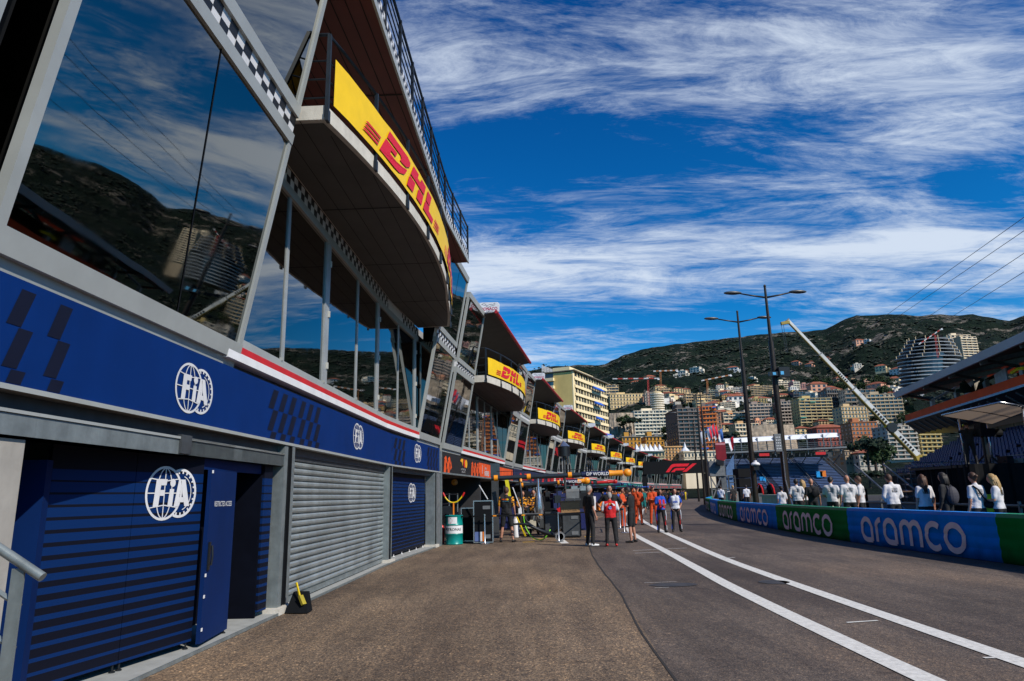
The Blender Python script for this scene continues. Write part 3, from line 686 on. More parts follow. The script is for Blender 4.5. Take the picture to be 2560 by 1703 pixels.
        for k in range(npost):
            s_ = ss[0] + (ss[-1] - ss[0]) * k / (npost - 1)
            mb = MB(); pbox(mb, s_ - .025, s_ + .025, dr(s_) - .015, dr(s_) + .04, sb + .02, rz, fv)
            if idx < 4: pbox(mb, s_ - .05, s_ + .05, dc(s_) + .004, dc(s_) + .05, sb - .04, sb + .14, fv)
            mb.build('post', RAILM, ro)
        # roof canopy
        if idx <= 0:
            ed = 1.55; z9 = t0 - .08
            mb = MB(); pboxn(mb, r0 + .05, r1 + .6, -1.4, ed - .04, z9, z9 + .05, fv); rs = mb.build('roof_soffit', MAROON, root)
            mb = MB()
            for q in range(11):
                dd = -1.0 + q * .23
                mb.face([fv(r0 + .1, dd, z9 - .004), fv(r1 + .5, dd, z9 - .004), fv(r1 + .5, dd + .02, z9 - .004), fv(r0 + .1, dd + .02, z9 - .004)])
            for q in range(1, 4):
                s_ = r0 + (r1 - r0) * q / 4; mb.face([fv(s_, -1.1, z9 - .008), fv(s_ + .05, -1.1, z9 - .008), fv(s_ + .05, ed - .06, z9 - .008), fv(s_, ed - .06, z9 - .008)])
            mb.build('soffit_joint', mat('joint_brown', (.016, .006, .005), .8), rs)
            mb = MB(); pboxn(mb, r0 + .05, r1 + .62, ed - .04, ed, z9 - .03, z9 + .12, fv); mb.build('roof_edge', ALU, root)
            mb = MB(); pboxn(mb, r0 + .05, r1 + .62, ed - .07, ed - .012, z9 + .12, z9 + .36, fv); cb = mb.build('checkered_band', CHKW, root)
            mb = MB(); checks(mb, r0 + .05, r1 + .62, z9 + .12, z9 + .36, ed - .008, fv); mb.build('black_checks', CHKB, cb)
            mb = MB(); pboxn(mb, r0 + .05, r1 + .6, -7, ed - .08, z9 + .051, z9 + .3, fv, 4); mb.build('roof', DGREY, root)
            rail = MB()
            for k in range(4): zr = z9 + .55 + k * .22; rail.tube([fv(r0 + .05 + (r1 - r0 + .5) * i / 12, ed - .02, zr) for i in range(13)], .028 if k == 3 else .014, 5)
            ro = rail.build('roof_railing', RAILM, root)
            for k in range(11):
                s_ = r0 + .1 + (r1 - r0 + .4) * k / 10; mb = MB(); pbox(mb, s_ - .025, s_ + .025, ed - .05, ed + .01, z9 + .1, z9 + 1.26, fv); mb.build('post', BLACKM, ro)
        else:
            z9 = t0 + .12; ed = 1.55
            mb = MB(); n_ = 6
            for i in range(n_):
                a, b = r0 - .35 + (r1 - r0 + .9) * i / n_, r0 - .35 + (r1 - r0 + .9) * (i + 1) / n_
                mb.hexa([fv(a, -1.4, t0 - .35), fv(b, -1.4, t0 - .35), fv(b, ed, z9), fv(a, ed, z9), fv(a, -1.4, t0 - .3), fv(b, -1.4, t0 - .3), fv(b, ed, z9 + .03), fv(a, ed, z9 + .03)])
            cv = mb.build('roof_canopy', mat('canopy_canvas', (.035, .03, .027), .7, 0, .2, 2), root)
            mb = MB(); mb.tube([fv(r0 - .35 + (r1 - r0 + .9) * i / 6, ed + .02, z9 + .02) for i in range(7)], .075, 8)
            mb.build('canopy_edge', mat('canopy_red', (.45, .01, .02), .5), cv)
    # fascia and ground floor
    FMAT = BLUE
    if idx > 0:
        c = TEAM[min(idx, 8)]; FMAT = mat('fascia_%d' % idx, c[1], .5, 0, .08, 1)
    mb = MB(); pboxn(mb, s0, s1 + .04, -.15, 0.0, fb, ft, fv); fas = mb.build('fascia', FMAT, root)
    if idx <= 0:  # pale and dark beam colours stand in for highlights and groove shade
        mb = MB(); pboxn(mb, s0, s1, -.14, .05, fb - .04, fb - .0, fv); mb.build('lintel', ALU, root)
        mb = MB(); pboxn(mb, s0, s1, -.25, -.08, fb - .17, fb - .041, fv); mb.build('lintel', DGREY, root)
        mb = MB(); pboxn(mb, s0, S0 + 3.62, -.22, .02, fb - .36, fb - .2, fv); mb.build('lintel', GALV, root)
        mb = MB(); pboxn(mb, s0, S0 + 3.62, -.2, .035, fb - .198, fb - .172, fv); mb.build('lintel', ALU, root)
    else:
        mb = MB(); pboxn(mb, s0, s1, -.14, .03, fb - .06, fb, fv); mb.build('lintel', GALV, root)
        fm2 = mat('fascia2_%d' % idx, TEAM[min(idx, 8)][2], .5, 0, .1, 1)
        mb = MB(); rr = random.Random(idx)
        if idx == 1:
            shp = lambda x, sc=1: [[(x, fb), (x + .35 * sc, fb), (x + .3 * sc, fb + .4), (x + .1 * sc, fb + .45)], [(x + .05, fb + .5), (x + .5 * sc, fb + .3), (x + .42 * sc, fb + .55), (x + .3 * sc, ft - .12)], [(x + .4 * sc, fb + .1), (x + .7 * sc, fb + .2), (x + .55 * sc, fb + .45)]]
            for x in (s0 + .25, s0 + .8, s0 + 5.0, s0 + 5.6, s0 + 6.2):
                for k, p in enumerate(shp(x)): poly(mb, p, lambda u, v, o: fv(u, o, v), .003 + .001 * k)
            poly(mb, [(s0 + 6.9, fb), (s0 + 10.2, fb), (s0 + 10.2, ft - .1), (s0 + 6.7, ft - .1)], lambda u, v, o: fv(u, o, v), .003)
            poly(mb, [(s0 + 11.9, fb), (s1, fb), (s1, ft - .1), (s0 + 11.9, ft - .1)], lambda u, v, o: fv(u, o, v), .003)
            mb.build('orange_print', mat('orange_print', (.72, .085, .01), .5), fas)
            fs = lambda u, v, o: fv(u, o, v)
            mb = MB(); poly(mb, arc(s0 + 3.75, 2.93, .22, .17, 0, 360, 20)[:-1], fs, .006); mb.build('logo_disc', mat('logo_red', (.7, .03, .01), .5), fas)
            mb = MB(); poly(mb, arc(s0 + 4.0, 2.93, .22, .17, 0, 360, 20)[:-1], fs, .008); poly(mb, [(s0 + 2.9, 3.0), (s0 + 3.1, 3.1), (s0 + 3.45, 3.1), (s0 + 3.3, 2.8), (s0 + 3.25, 2.95)], fs, .009); mb.build('logo_disc', mat('logo_yellow', (.85, .4, .01), .5), fas)
            mb = MB(); put_text(mb, 'M A S T E R C A R D', fs, s0 + 3.5, 2.68, .1, .004); put_text(mb, 'FORMULA 1 TEAM', fs, s0 + 3.5, 2.58, .08, .004)
            put_text(mb, '1', fs, s0 + 7.5, 2.8, .6, .008); put_text(mb, 'NORRIS', fs, s0 + 8.6, 2.65, .33, .008, bold=.008); put_text(mb, 'Lando', fs, s0 + 8.3, 2.9, .2, .008)
            mb.build('lettering', WHITED, fas)
        else:
            for k in range(6):
                x = s0 + 1 + k * 2.6 + rr.random(); poly(mb, [(x, fb + .1), (x + rr.uniform(.5, 1.6), fb + .1), (x + rr.uniform(.6, 1.8), ft - .2), (x + .2, ft - .2)], lambda u, v, o: fv(u, o, v), .003 + .0007 * k)
            mb.build('fascia_print', fm2, fas)
    return root, fv, fl, (r0, r1)

LEV0 = (2.48, 3.29, 3.40, 6.45, 6.60, 6.86, 7.02, 9.3, 9.5, 6.88, 7.1, 8.25)
LEV1 = (2.48, 3.2, 3.32, 6.08, 6.28, 6.46, 6.62, 8.9, 9.1, 6.2, 6.48, 7.62)
s_g0 = S0 - 2.4; s_g1 = BS[4]
pavs = {}
R0_, R1_ = S0 + 1.8, s_g1 - 3.15
mull0 = [(S0 + x, w_) for x, w_ in ((3.5, .1), (5.6, .26), (7.87, .1), (9.85, .22), (12.1, .1), (14.0, .22))]
pavs[0] = pavilion(0, s_g0, s_g1, 4.2, 3.15, mull0, LEV0, 1)
pavs[-1] = pavilion(-1, BS[0], s_g0 - .4, .5, 3.2, [], LEV0, 1)
for k in range(1, 11):
    a, b = BS[3 + k] + .36, BS[4 + k]
    r0, r1 = a + 3.2, b - 3.2
    mull = [(r0 + (r1 - r0) * q, w_) for q, w_ in ((.16, .12), (.33, .3), (.5, .12), (.67, .3), (.84, .12))]
    pavs[k] = pavilion(k, a, b, 3.2, 3.2, mull, LEV1, 1 if k < 2 else 0)
root0, fv0, fl0, _ = pavs[0]
kids = {}
def child(root, name): return [c for c in root.children if c.name.split('.')[0] == name][0]
fas0 = child(root0, 'fascia')
fS = lambda ds, dd=0.0: (lambda u, v, o: W3(S0 + ds + u, dd + o, v))
fasf = fS(0)
# navy slanted block print on the blue fascia
def blocks(x0, cols, w_, gap, rows=((3.22, 2.93), (2.92, 2.61), (2.6, 2.5)), shift=.12):
    mb = MB()
    for r_, (zt, zb) in enumerate(rows):
        for c_ in range(cols):
            x = x0 + c_ * (w_ + gap) + (.02 if r_ % 2 else 0); k = (3.22 - 2.93)
            sl = .11 * (zt - zb) / k * (1.0 if w_ < .18 else 1.6)
            poly(mb, [(x - sl, zb), (x + w_ - sl, zb), (x + w_, zt), (x, zt)], fasf, .004)
    mb.build('navy_blocks', NAVY, fas0)
blocks(-2.38, 3, .15, .28); blocks(3.12, 3, .2, .2); blocks(4.38, 3, .2, .2)
blocks(10.45, 3, .22, .2); blocks(11.8, 3, .22, .2); blocks(15.7, 4, .22, .2)
for (x, z) in ((.78, 2.86), (8.05, 2.93), (14.3, 2.93)):
    mb = MB(); emblem_globe(mb, lambda u, v, o, x=x, z=z: W3(S0 + x + u * .72, o, z + v * .54), 0, 0, 1.0, .006); mb.build('emblem', WHITED, fas0)
# piers and jambs
def gpost(s, w_, name='pier', m=GALV, d0=-.28, d1=.03, z1=2.44):
    mb = MB(); pbox(mb, s, s + w_ * .36, d0, d1, .0, z1, W3); pbox(mb, s + w_ * .36, s + w_ * .64, d0, d1 - .05, 0, z1, W3); pbox(mb, s + w_ * .64, s + w_, d0, d1 + .01, 0, z1, W3)
    p = mb.build(name, m, root0)
    mb = MB(); pbox(mb, s + w_ * .34, s + w_ * .40, d1 - .04, d1 + .012, .1, z1 - .01, W3); mb.build('groove', NEAR_BLACK, p); mb = MB(); pbox(mb, s + w_ * .61, s + w_ * .66, d1 - .04, d1 + .018, .1, z1 - .01, W3); mb.build('groove', NEAR_BLACK, p)
    mb = MB(); pbox(mb, s - .12, s + w_ + .1, d0 - .05, d1 + .08, .0, .09, W3); mb.build('plinth', CONC, p)
gpost(S0 + 3.62, .42); gpost(S0 + 11.15, .3); gpost(S0 + 16.55, .26)
mb = MB(); pbox(mb, S0 + 3.2, S0 + 3.34, -.5, -.3, .03, 2.1, W3); mb.build('jamb_channel', GALV, root0)
mb = MB(); pbox(mb, S0 - 2.8, S0 - 1.68, -3.0, -.02, 0, 2.1, W3); mb.build('white_pier', mat('pier_plaster', (.36, .34, .31), .8, 0, .12, 2, .1, 20, dirt=.2), root0)
mb = MB(); pbox(mb, s_g1 - .5, s_g1 - .05, -.3, .03, 0, 2.44, W3); mb.build('end_pier', MGREY, root0)
mb = MB(); pbox(mb, s_g1 + .0, s_g1 + .14, -.3, .06, 0, 3.2, W3); mb.build('corner_post', GALV, root0)
mb = MB(); pboxn(mb, S0 - 3, s_g1, -3, .08, 0, .03, W3); mb.build('threshold', FLOORC, root0)
mb = MB(); pboxn(mb, S0 - 3, s_g1, .081, .1, 0, .036, W3); mb.build('threshold_edge', GALV, root0)
mb = MB(); pbox(mb, S0 + .5, S0 + .72, -.0, .05, fbz + .0 if (fbz := 2.13) else 0, 2.33, W3); mb.build('sensor_box', DGREY, root0)
# roller shutter
mb = MB(); n_ = 20; zz0, zz1 = .13, 2.24
for i in range(n_):
    za = zz0 + (zz1 - zz0) * i / n_; zb_ = zz0 + (zz1 - zz0) * (i + 1) / n_; h = zb_ - za
    pr = [(-.16, za), (-.12, za + h * .12), (-.105, za + h * .35), (-.105, za + h * .65), (-.12, za + h * .86), (-.16, za + h * .92), (-.16, zb_)]
    for q in range(len(pr) - 1):
        mb.face([W3(S0 + 4.04, pr[q][0], pr[q][1]), W3(S0 + 11.15, pr[q][0], pr[q][1]), W3(S0 + 11.15, pr[q + 1][0], pr[q + 1][1]), W3(S0 + 4.04, pr[q + 1][0], pr[q + 1][1])])
sh = mb.build('roller_shutter', SHUT, root0)
mb = MB(); pbox(mb, S0 + 4.04, S0 + 11.15, -.17, -.09, .05, .13, W3); mb.build('bottom_bar', GALV, sh)
mb = MB(); pbox(mb, S0 + 4.04, S0 + 11.15, -.17, -.1, 2.24, 2.44, W3); mb.build('shutter_head', DGREY, sh)
# striped partitions
def striped(key, top, per, f0, f1, zbot=.1):
    m = bpy.data.materials.new(key); m.use_nodes = True; nt = m.node_tree; N = nt.nodes; b = N['Principled BSDF']
    g_ = N.new('ShaderNodeNewGeometry'); s_ = N.new('ShaderNodeSeparateXYZ'); sock(nt, g_.outputs['Position'], s_.inputs[0])
    def mt(op, a, b_=None, cl=False):
        n = N.new('ShaderNodeMath'); n.operation = op; n.use_clamp = cl
        for i, v in enumerate((a, b_)):
            if v is None: continue
            if isinstance(v, (int, float)): n.inputs[i].default_value = v
            else: sock(nt, v, n.inputs[i])
        return n.outputs[0]
    h = mt('SUBTRACT', top, s_.outputs[2]); fr = mt('FRACT', mt('DIVIDE', h, per))
    th = mt('ADD', mt('MULTIPLY', mt('DIVIDE', h, top - zbot, True), f1 - f0), f0)
    inside = mt('MULTIPLY', mt('GREATER_THAN', h, 0), mt('LESS_THAN', h, top - zbot))  # above the stripes the panel turns black to stand for lintel shade
    k = mt('MULTIPLY', mt('LESS_THAN', fr, th), inside)
    mx = N.new('ShaderNodeMix'); mx.data_type = 'RGBA'; sock(nt, k, mx.inputs[0]); mx.inputs[6].default_value = (.003, .004, .011, 1); mx.inputs[7].default_value = (.001, .018, .09, 1)
    sock(nt, mx.outputs[2], b.inputs['Base Color']); b.inputs['Roughness'].default_value = .6; b.inputs['Specular IOR Level'].default_value = .15; return m
STR = striped('striped_blue', 1.93, .1125, .9, .22)
pr = empty('garage_partition', (-3.9, 7, 0), 'dark blue striped partition with a white round emblem inside the open garage', 'partition')
def vq(mb, a, b, z0, z1, th=.05):
    a, b = Vector(a), Vector(b); n = Vector((b.y - a.y, a.x - b.x)).normalized() * th
    mb.hexa([(a.x - n.x, a.y - n.y, z0), (b.x - n.x, b.y - n.y, z0), (b.x, b.y, z0), (a.x, a.y, z0), (a.x - n.x, a.y - n.y, z1), (b.x - n.x, b.y - n.y, z1), (b.x, b.y, z1), (a.x, a.y, z1)])
PA, PB = Vector((-4.12, 6.14)), Vector((-3.66, 8.15)); pm = PA + (PB - PA) * .49
mb = MB(); vq(mb, PA, pm - (PB - PA) * .002, .1, 2.3); vq(mb, pm + (PB - PA) * .002, PB, .1, 2.3); pn = mb.build('panel', STR, pr)
mb = MB()
for t in (.02, .47, .51, .97):
    q = PA + (PB - PA) * t; mb.lathe((q.x - .02, q.y, .03), [(.03, 0), (.03, .012), (.01, .02), (.01, .075)], 8)
mb.build('levelling_foot', BLACKM, pr)
tt = (PB - PA).normalized(); nn2 = Vector((tt.y, -tt.x))
mb = MB(); emblem_globe(mb, lambda u, v, o: (PA.x + (PB.x - PA.x) * .752 + tt.x * u * .66 + nn2.x * o, PA.y + (PB.y - PA.y) * .752 + tt.y * u * .66 + nn2.y * o, 1.715 + v * .55), 0, 0, 1.0, .006); mb.build('emblem', WHITED, pn)
mb = MB(); mb.hexa([(-4.25, 5.95, .1), (-4.05, 5.98, .1), (-4.1, 6.13, .1), (-4.3, 6.13, .1), (-4.25, 5.95, 2.0), (-4.05, 5.98, 2.0), (-4.1, 6.13, 2.0), (-4.3, 6.13, 2.0)]); mb.build('corner_column', BLUEL, pr)
mb = MB(); vq(mb, (-4.9, 5.2), (-4.27, 5.96), .1, 2.3); mb.build('panel', STR, pr)
mb = MB(); vq(mb, (-3.63, 10.06), (-3.61, 10.34), .1, 2.3); mb.build('panel', STR, pr)
mb = MB(); vq(mb, (-3.68, 8.16), (-3.67, 10.05), 1.99, 2.3); mb.build('header', BLUEL, pr)
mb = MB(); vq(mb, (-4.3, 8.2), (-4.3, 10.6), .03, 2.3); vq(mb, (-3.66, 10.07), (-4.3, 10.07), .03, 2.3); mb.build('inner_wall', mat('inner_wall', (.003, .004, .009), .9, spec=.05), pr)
dr_ = empty('garage_door', (-3.57, 8.16, 0), 'open blue door leaf marked restricted access', 'door')
mb = MB(); vq(mb, (-3.56, 8.14), (-3.63, 9.05), .07, 1.98, .045); dl = mb.build('door_leaf', BLUEL, dr_)
dt = (Vector((-3.63, 9.05)) - Vector((-3.56, 8.14))).normalized(); dn = Vector((dt.y, -dt.x))
fd = lambda u, v, o: (-3.56 + dt.x * u + dn.x * o, 8.14 + dt.y * u + dn.y * o, v)
mb = MB(); put_text(mb, 'RESTRICTED ACCESS', fd, .46, 1.585, .085, .004, sx=.78, bold=.001); mb.build('lettering', WHITED, dl)
mb = MB(); mb.tube([fd(.07, 1.12, .04), fd(.07, 1.0, .05), fd(.07, .9, .04)], .012, 6); mb.hexa([fd(.045, .85, .003), fd(.095, .85, .003), fd(.095, .85, .02), fd(.045, .85, .02), fd(.045, 1.16, .003), fd(.095, 1.16, .003), fd(.095, 1.16, .02), fd(.045, 1.16, .02)]); mb.build('handle', BLACKM, dl)
mb = MB()
for z_ in (1.94, .78, .55, .2):
    mb.hexa([fd(.0, z_, .003), fd(.03, z_, .003), fd(.03, z_, .012), fd(.0, z_, .012), fd(.0, z_ + .035, .003), fd(.03, z_ + .035, .003), fd(.03, z_ + .035, .012), fd(.0, z_ + .035, .012)])
mb.build('hinge', WHITE, dl)
mb = MB(); q = fd(.85, 0, -.02); mb.lathe((q[0], q[1], .03), [(.025, 0), (.025, .01), (.008, .02), (.008, .06)], 8); mb.build('levelling_foot', BLACKM, dl)
# small blue striped door of the third bay
STR2 = striped('striped_blue_door', 2.2, .1, .85, .2)
d3 = empty('garage_partition', W3(S0 + 14, -.3, 0), 'narrow blue striped garage door with a white emblem right of the roller shutter', 'partition')
mb = MB(); pboxn(mb, S0 + 11.9, S0 + 16.5, -.38, -.3, .08, 2.3, W3, 1.2); pn = mb.build('panel', STR2, d3)
mb = MB(); pbox(mb, S0 + 11.7, S0 + 11.9, -.32, -.2, .05, 2.3, W3); mb.build('hinge_post', BLUEL, d3)
mb = MB(); emblem_globe(mb, lambda u, v, o: W3(S0 + 14.8 + u * .78, -.3 + o, 1.76 + v * .56), 0, 0, 1, .008); mb.build('emblem', WHITED, pn)
mb = MB()
for k in range(6): q = W3(S0 + 12 + k * .85, -.3, .03); mb.lathe(q, [(.03, 0), (.03, .01), (.01, .02), (.01, .06)], 6)
mb.build('levelling_foot', WHITE, d3)

# banners hung on the balcony rails
for k, (root, fv, fl, (r0, r1)) in sorted(pavs.items()):
    if k < 0: continue
    lev = LEV0 if k == 0 else LEV1; st = lev[10]
    sm, hw = (r0 + r1) / 2, (r1 - r0) / 2 - .08
    dc = lambda s: 1.02 + .76 * (1 - min(1, abs((s - sm) / hw)) ** 2.0) + .055
    z0, z1 = st + .05, (st + .80 if k == 0 else st + .76)
    n = 30 if k < 3 else 12
    ords = ['nearest', 'second', 'third', 'fourth', 'fifth', 'sixth', 'seventh', 'eighth', 'ninth', 'tenth', 'eleventh']
    bt = empty('balcony_banner', W3(sm, dc(sm), z0), '%s yellow banner with red italic letters hung along a curved balcony rail' % ords[k], 'banner', 'yellow banners along the curved balconies')
    mb = MB(); a, b = sm - hw + .1, sm + hw - .1; rr = random.Random(k)
    zt = lambda s: z1 + .012 * math.sin(s * 2.6) + .008 * math.sin(s * 7.1)
    for i in range(n):
        u, v = a + (b - a) * i / n, a + (b - a) * (i + 1) / n
        mb.face([W3(u, dc(u) + .004 * math.sin(u * 9), z0), W3(v, dc(v) + .004 * math.sin(v * 9), z0), W3(v, dc(v), zt(v)), W3(u, dc(u), zt(u))])
    sheet = mb.build('sheet', YEL, bt, smooth=True)
    f_ = lambda u, v, o: W3(u, dc(u) + o, v)
    cs = ([S0 + 5.1, S0 + 10.7] if k == 0 else [a + 2.7, a + 8.2]); L = 4.5 if k == 0 else 3.9
    for c_ in cs: mb = MB(); dhl(mb, f_, c_, (z0 + z1) / 2, .56 if k == 0 else .52, L, .018); mb.build('lettering', DRED, sheet)
# white circuit signs on the roof canopies
for k in range(1, 9):
    root, fv, fl, (r0, r1) = pavs[k]; s_ = r0 - .3
    c = W3(s_, 1.2, 9.4)
    mb = MB(); pr = [(.85, 9.26), (1.62, 9.22), (1.68, 9.26), (1.7, 9.6), (1.64, 9.66), (.95, 9.68), (.86, 9.64)]
    pr = [(d, z - .2) for d, z in pr]
    A_ = [W3(s_, d, z) for d, z in pr]; B_ = [W3(s_ + .12, d, z) for d, z in pr]
    mb.face(A_); mb.face(B_[::-1])
    for i in range(len(pr)): mb.face([A_[i], A_[(i + 1) % len(pr)], B_[(i + 1) % len(pr)], B_[i]])
    t = empty('circuit_sign', c, '%s white circuit sign standing on the canopy corner above the banners' % ['', 'nearest', 'second', 'third', 'fourth', 'fifth', 'sixth', 'seventh', 'eighth'][k], 'sign', 'white circuit signs on the canopies')
    sg = mb.build('board', WHITE, t)
    if k <= 3:
        oz = -.2; f_ = lambda u, v, o: W3(s_ - o, 1.27 + u * .78, 9.45 + v * .9 + oz)
        mb = MB(); stroke(mb, spline([(-.4, .16), (-.25, .2), (-.1, .1), (.05, .14), (.2, .12), (.32, .2), (.3, .1), (.1, .06), (-.05, .02), (-.2, .1), (-.4, .16)], 4), .014, f_, .003); put_text(mb, 'CIRCUIT', f_, .05, -.19, .1, .003); mb.build('drawing', BLACKM, sg)
        mb = MB(); put_text(mb, 'MONACO', f_, 0, -.07, .2, .003, bold=.006); mb.build('lettering', mat('sign_red', (.45, .01, .06), .5), sg)
# handrail at the lower left
hr = empty('handrail', (-2.55, 3.6, 0), 'galvanised tube handrail with a flat post at the lower left corner', 'handrail')
mb = MB(); mb.tube([(-2.39, 3.6, 1.255), (-2.62, 3.6, 1.395), (-3.3, 3.6, 1.81)], .024, 12); mb.build('rail', GALV, hr, smooth='auto')
for z_ in (0, .2):
    mb = MB(); mb.tube([(-2.5, 3.62, 1.118 - z_), (-3.2, 3.62, 1.54 - z_)], .014, 8); mb.build('rail', GALV, hr, smooth='auto')
mb = MB(); mb.obox((-2.515, 3.6, .65), (.032, 0, 0), (0, .006, 0), (0, 0, .65)); mb.build('post', GALV, hr)
# ------------------------------------------------------------------ wrapped barrier
BSP = [0.0]; BV = [Vector(p) for p in BAR]
BFINE = [p for p in spline(BAR, 8)]; BFS = [0.0]
for i in range(1, len(BFINE)): BFS.append(BFS[-1] + (BFINE[i] - BFINE[i - 1]).length)
def bar3(s, o, z):
    i = 0
    while i < len(BFS) - 2 and s > BFS[i + 1]: i += 1
    t = (BFINE[i + 1] - BFINE[i]).normalized(); p = BFINE[i] + t * (s - BFS[i])
    return (p.x - t.y * o, p.y + t.x * o, z)          # o > 0: towards the lane
def bprof(z):   # gentle bulges of the stacked beams under the wrap
    k = (z * 4.1) % 1.0
    return .018 * math.sin(math.pi * k) ** .6 if z < .96 else 0
bnd = [BFS[min(i * 8, len(BFS) - 1)] for i in range(len(BAR))]
BG = mat('wrap_green', (.001, .22, .04), .65, 0, .1, 1.2, .15, 5, spec=.05, dirt=.25); BB = mat('wrap_blue', (.0005, .27, .9), .65, 0, .08, 1.2, .15, 5, spec=.05, dirt=.2)
BGT = mat('wrap_green_top', (.01, .28, .13), .5, 0, .08, 2); BBT = mat('wrap_blue_top', (.01, .26, .85), .5, 0, .08, 2)
LILAC = mat('wrap_letter', (.82, .76, .78), .5, 0, .06, 3)
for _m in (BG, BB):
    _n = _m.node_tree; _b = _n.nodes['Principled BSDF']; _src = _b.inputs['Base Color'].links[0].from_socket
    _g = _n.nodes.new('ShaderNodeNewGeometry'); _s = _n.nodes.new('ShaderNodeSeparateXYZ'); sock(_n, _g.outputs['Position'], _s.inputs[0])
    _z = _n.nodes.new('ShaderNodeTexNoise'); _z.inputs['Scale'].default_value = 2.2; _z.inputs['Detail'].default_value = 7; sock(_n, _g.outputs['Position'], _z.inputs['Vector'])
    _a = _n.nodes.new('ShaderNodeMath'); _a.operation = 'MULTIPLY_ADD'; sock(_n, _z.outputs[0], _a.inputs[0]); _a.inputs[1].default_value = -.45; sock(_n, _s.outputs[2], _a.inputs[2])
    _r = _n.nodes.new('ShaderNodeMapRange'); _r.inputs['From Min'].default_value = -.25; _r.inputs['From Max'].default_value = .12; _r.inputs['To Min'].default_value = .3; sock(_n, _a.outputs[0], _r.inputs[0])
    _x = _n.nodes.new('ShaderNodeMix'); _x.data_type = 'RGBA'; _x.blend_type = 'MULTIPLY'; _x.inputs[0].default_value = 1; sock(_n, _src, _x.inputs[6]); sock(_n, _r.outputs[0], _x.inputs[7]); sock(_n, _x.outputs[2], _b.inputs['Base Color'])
brt = empty('track_barrier', (10.1, 15, 0), 'long low barrier wrapped in alternating blue and green lettered panels at right', 'barrier')
for i in range(len(bnd) - 4):
    s0, s1 = bnd[i], bnd[i + 1]; blue = i % 2 == 0
    if i == 2: blue = True
    blue = {0: True, 1: False, 2: True, 3: False, 4: True, 5: False, 6: True, 7: False}.get(i, i % 2 == 0)
    n = 40; zs = [0, .06, .12, .18, .235, .25, .31, .37, .43, .48, .495, .55, .61, .67, .725, .74, .8, .86, .92]
    mb = MB(); g_ = []
    for a in range(n + 1):
        s = s0 + (s1 - s0) * a / n; wv = .012 * noise.noise(Vector((s * 1.3, 0, 0))) + .006 * math.sin(s * 3.1)
        g_.append([mb.pt(bar3(s, bprof(z) + wv * math.sin(z * 9) + .009 * noise.noise(Vector((s * 2.3, z * 7, 1))), z)) for z in zs])
    for a in range(n):
        for b in range(len(zs) - 1): mb.fi([g_[a][b], g_[a + 1][b], g_[a + 1][b + 1], g_[a][b + 1]])
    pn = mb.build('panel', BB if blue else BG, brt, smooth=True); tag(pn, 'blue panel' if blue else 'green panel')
    mb = MB()
    for a in range(n):
        u, v = s0 + (s1 - s0) * a / n, s0 + (s1 - s0) * (a + 1) / n
        mb.face([bar3(u, .0, .92), bar3(v, .0, .92), bar3(v, -.012, 1.0), bar3(u, -.012, 1.0)]); mb.face([bar3(u, -.012, 1.0), bar3(v, -.012, 1.0), bar3(v, -.3, 1.0), bar3(u, -.3, 1.0)]); mb.face([bar3(u, -.3, 1.0), bar3(v, -.3, 1.0), bar3(v, -.3, 0), bar3(u, -.3, 0)])
    mb.build('top_fold', BBT if blue else BGT, pn)
    if 0 < i < 10:
        mb = MB(); L = (s1 - s0) * .70; k = L / ARAW; st = s1 - (s1 - s0) * .14; h = .62
        for q, (pts, cl) in enumerate(ARAMCO):
            P_ = [(x * k, y * h) for x, y in pts]
            stroke(mb, P_, .135, lambda u, v, o: bar3(st - u, bprof(.12 + v) + .026 + o, .12 + v), .0006 * q, cl)
        mb.build('lettering', LILAC, pn)
# ------------------------------------------------------------------ street lamps
BRONZE = mat('bronze_post', (.035, .027, .021), .45, .5, .2, 3)
def lamp(x, Y, h, arms, label, lean=0, grp='tall double street lamps'):
    r = empty('street_lamp', (x, Y, 0), label, 'street lamp', grp)
    mb = MB(); kz = h * .76; mb.tube([(x, Y, 0), (x, Y, 1.2), (x, Y, kz)], [.19, .165, .12], 12); mb.tube([(x, Y, kz), (x, Y, h)], [.085, .055], 10); mb.build('pole', BRONZE, r, smooth='auto')
    mb = MB(); mb.lathe((x, Y, h), [(.055, 0), (.07, .05), (.04, .12)], 10); mb.build('finial', BRONZE, r)
    for (dx, dy, z0, L, up) in arms:
        mb = MB(); e = Vector((x + dx * L, Y + dy * L, z0 + up)); mb.tube([(x, Y, z0), (x + dx * L * .5, Y + dy * L * .5, z0 + up * .45), e], [.05, .04, .035], 8); a_ = mb.build('arm', BRONZE, r, smooth=True)
        mb = MB(); c = e + Vector((dx * .32, dy * .32, .02)); hx = Vector((dx, dy, 0)); M_ = Matrix.Rotation(math.atan2(dy, dx), 3, 'Z'); mb.ball(c, .46, .17, .085, 14, 7, M_); mb.build('lamp_head', mat('lamp_grey', (.1, .1, .1), .4, .3), a_, smooth=True)
lamp(12.41, 32, 11.25, [(-.99, -.1, 10.72, 1.35, .2), (.99, .1, 10.72, 1.35, .28)], 'bronze double street lamp nearest the camera, a speaker box and wire strapped to its pole')
lamp(13.68, 40, 12.1, [(-.99, -.1, 11.5, 1.35, .2), (.99, .1, 11.5, 1.35, .28)], 'bronze double street lamp second nearest, a white domed camera on its pole')
for (x, Y, h, z1, l, q) in ((20.65, 75, 12.8, 11.9, 2.6, 'left of the blue grandstand and nearest of the three thin ones'), (22.9, 85, 13.4, 10.9, 3.0, 'middle one of the three thin lamps left of the grandstand'), (29.5, 113, 12.7, 12, 2.4, 'farthest of the three thin lamps left of the grandstand')):
    lamp(x, Y, h, [(-1, 0, z1, l * .9, .3), (1, 0, z1, l * .6, .3)], 'dark double street lamp ' + q)
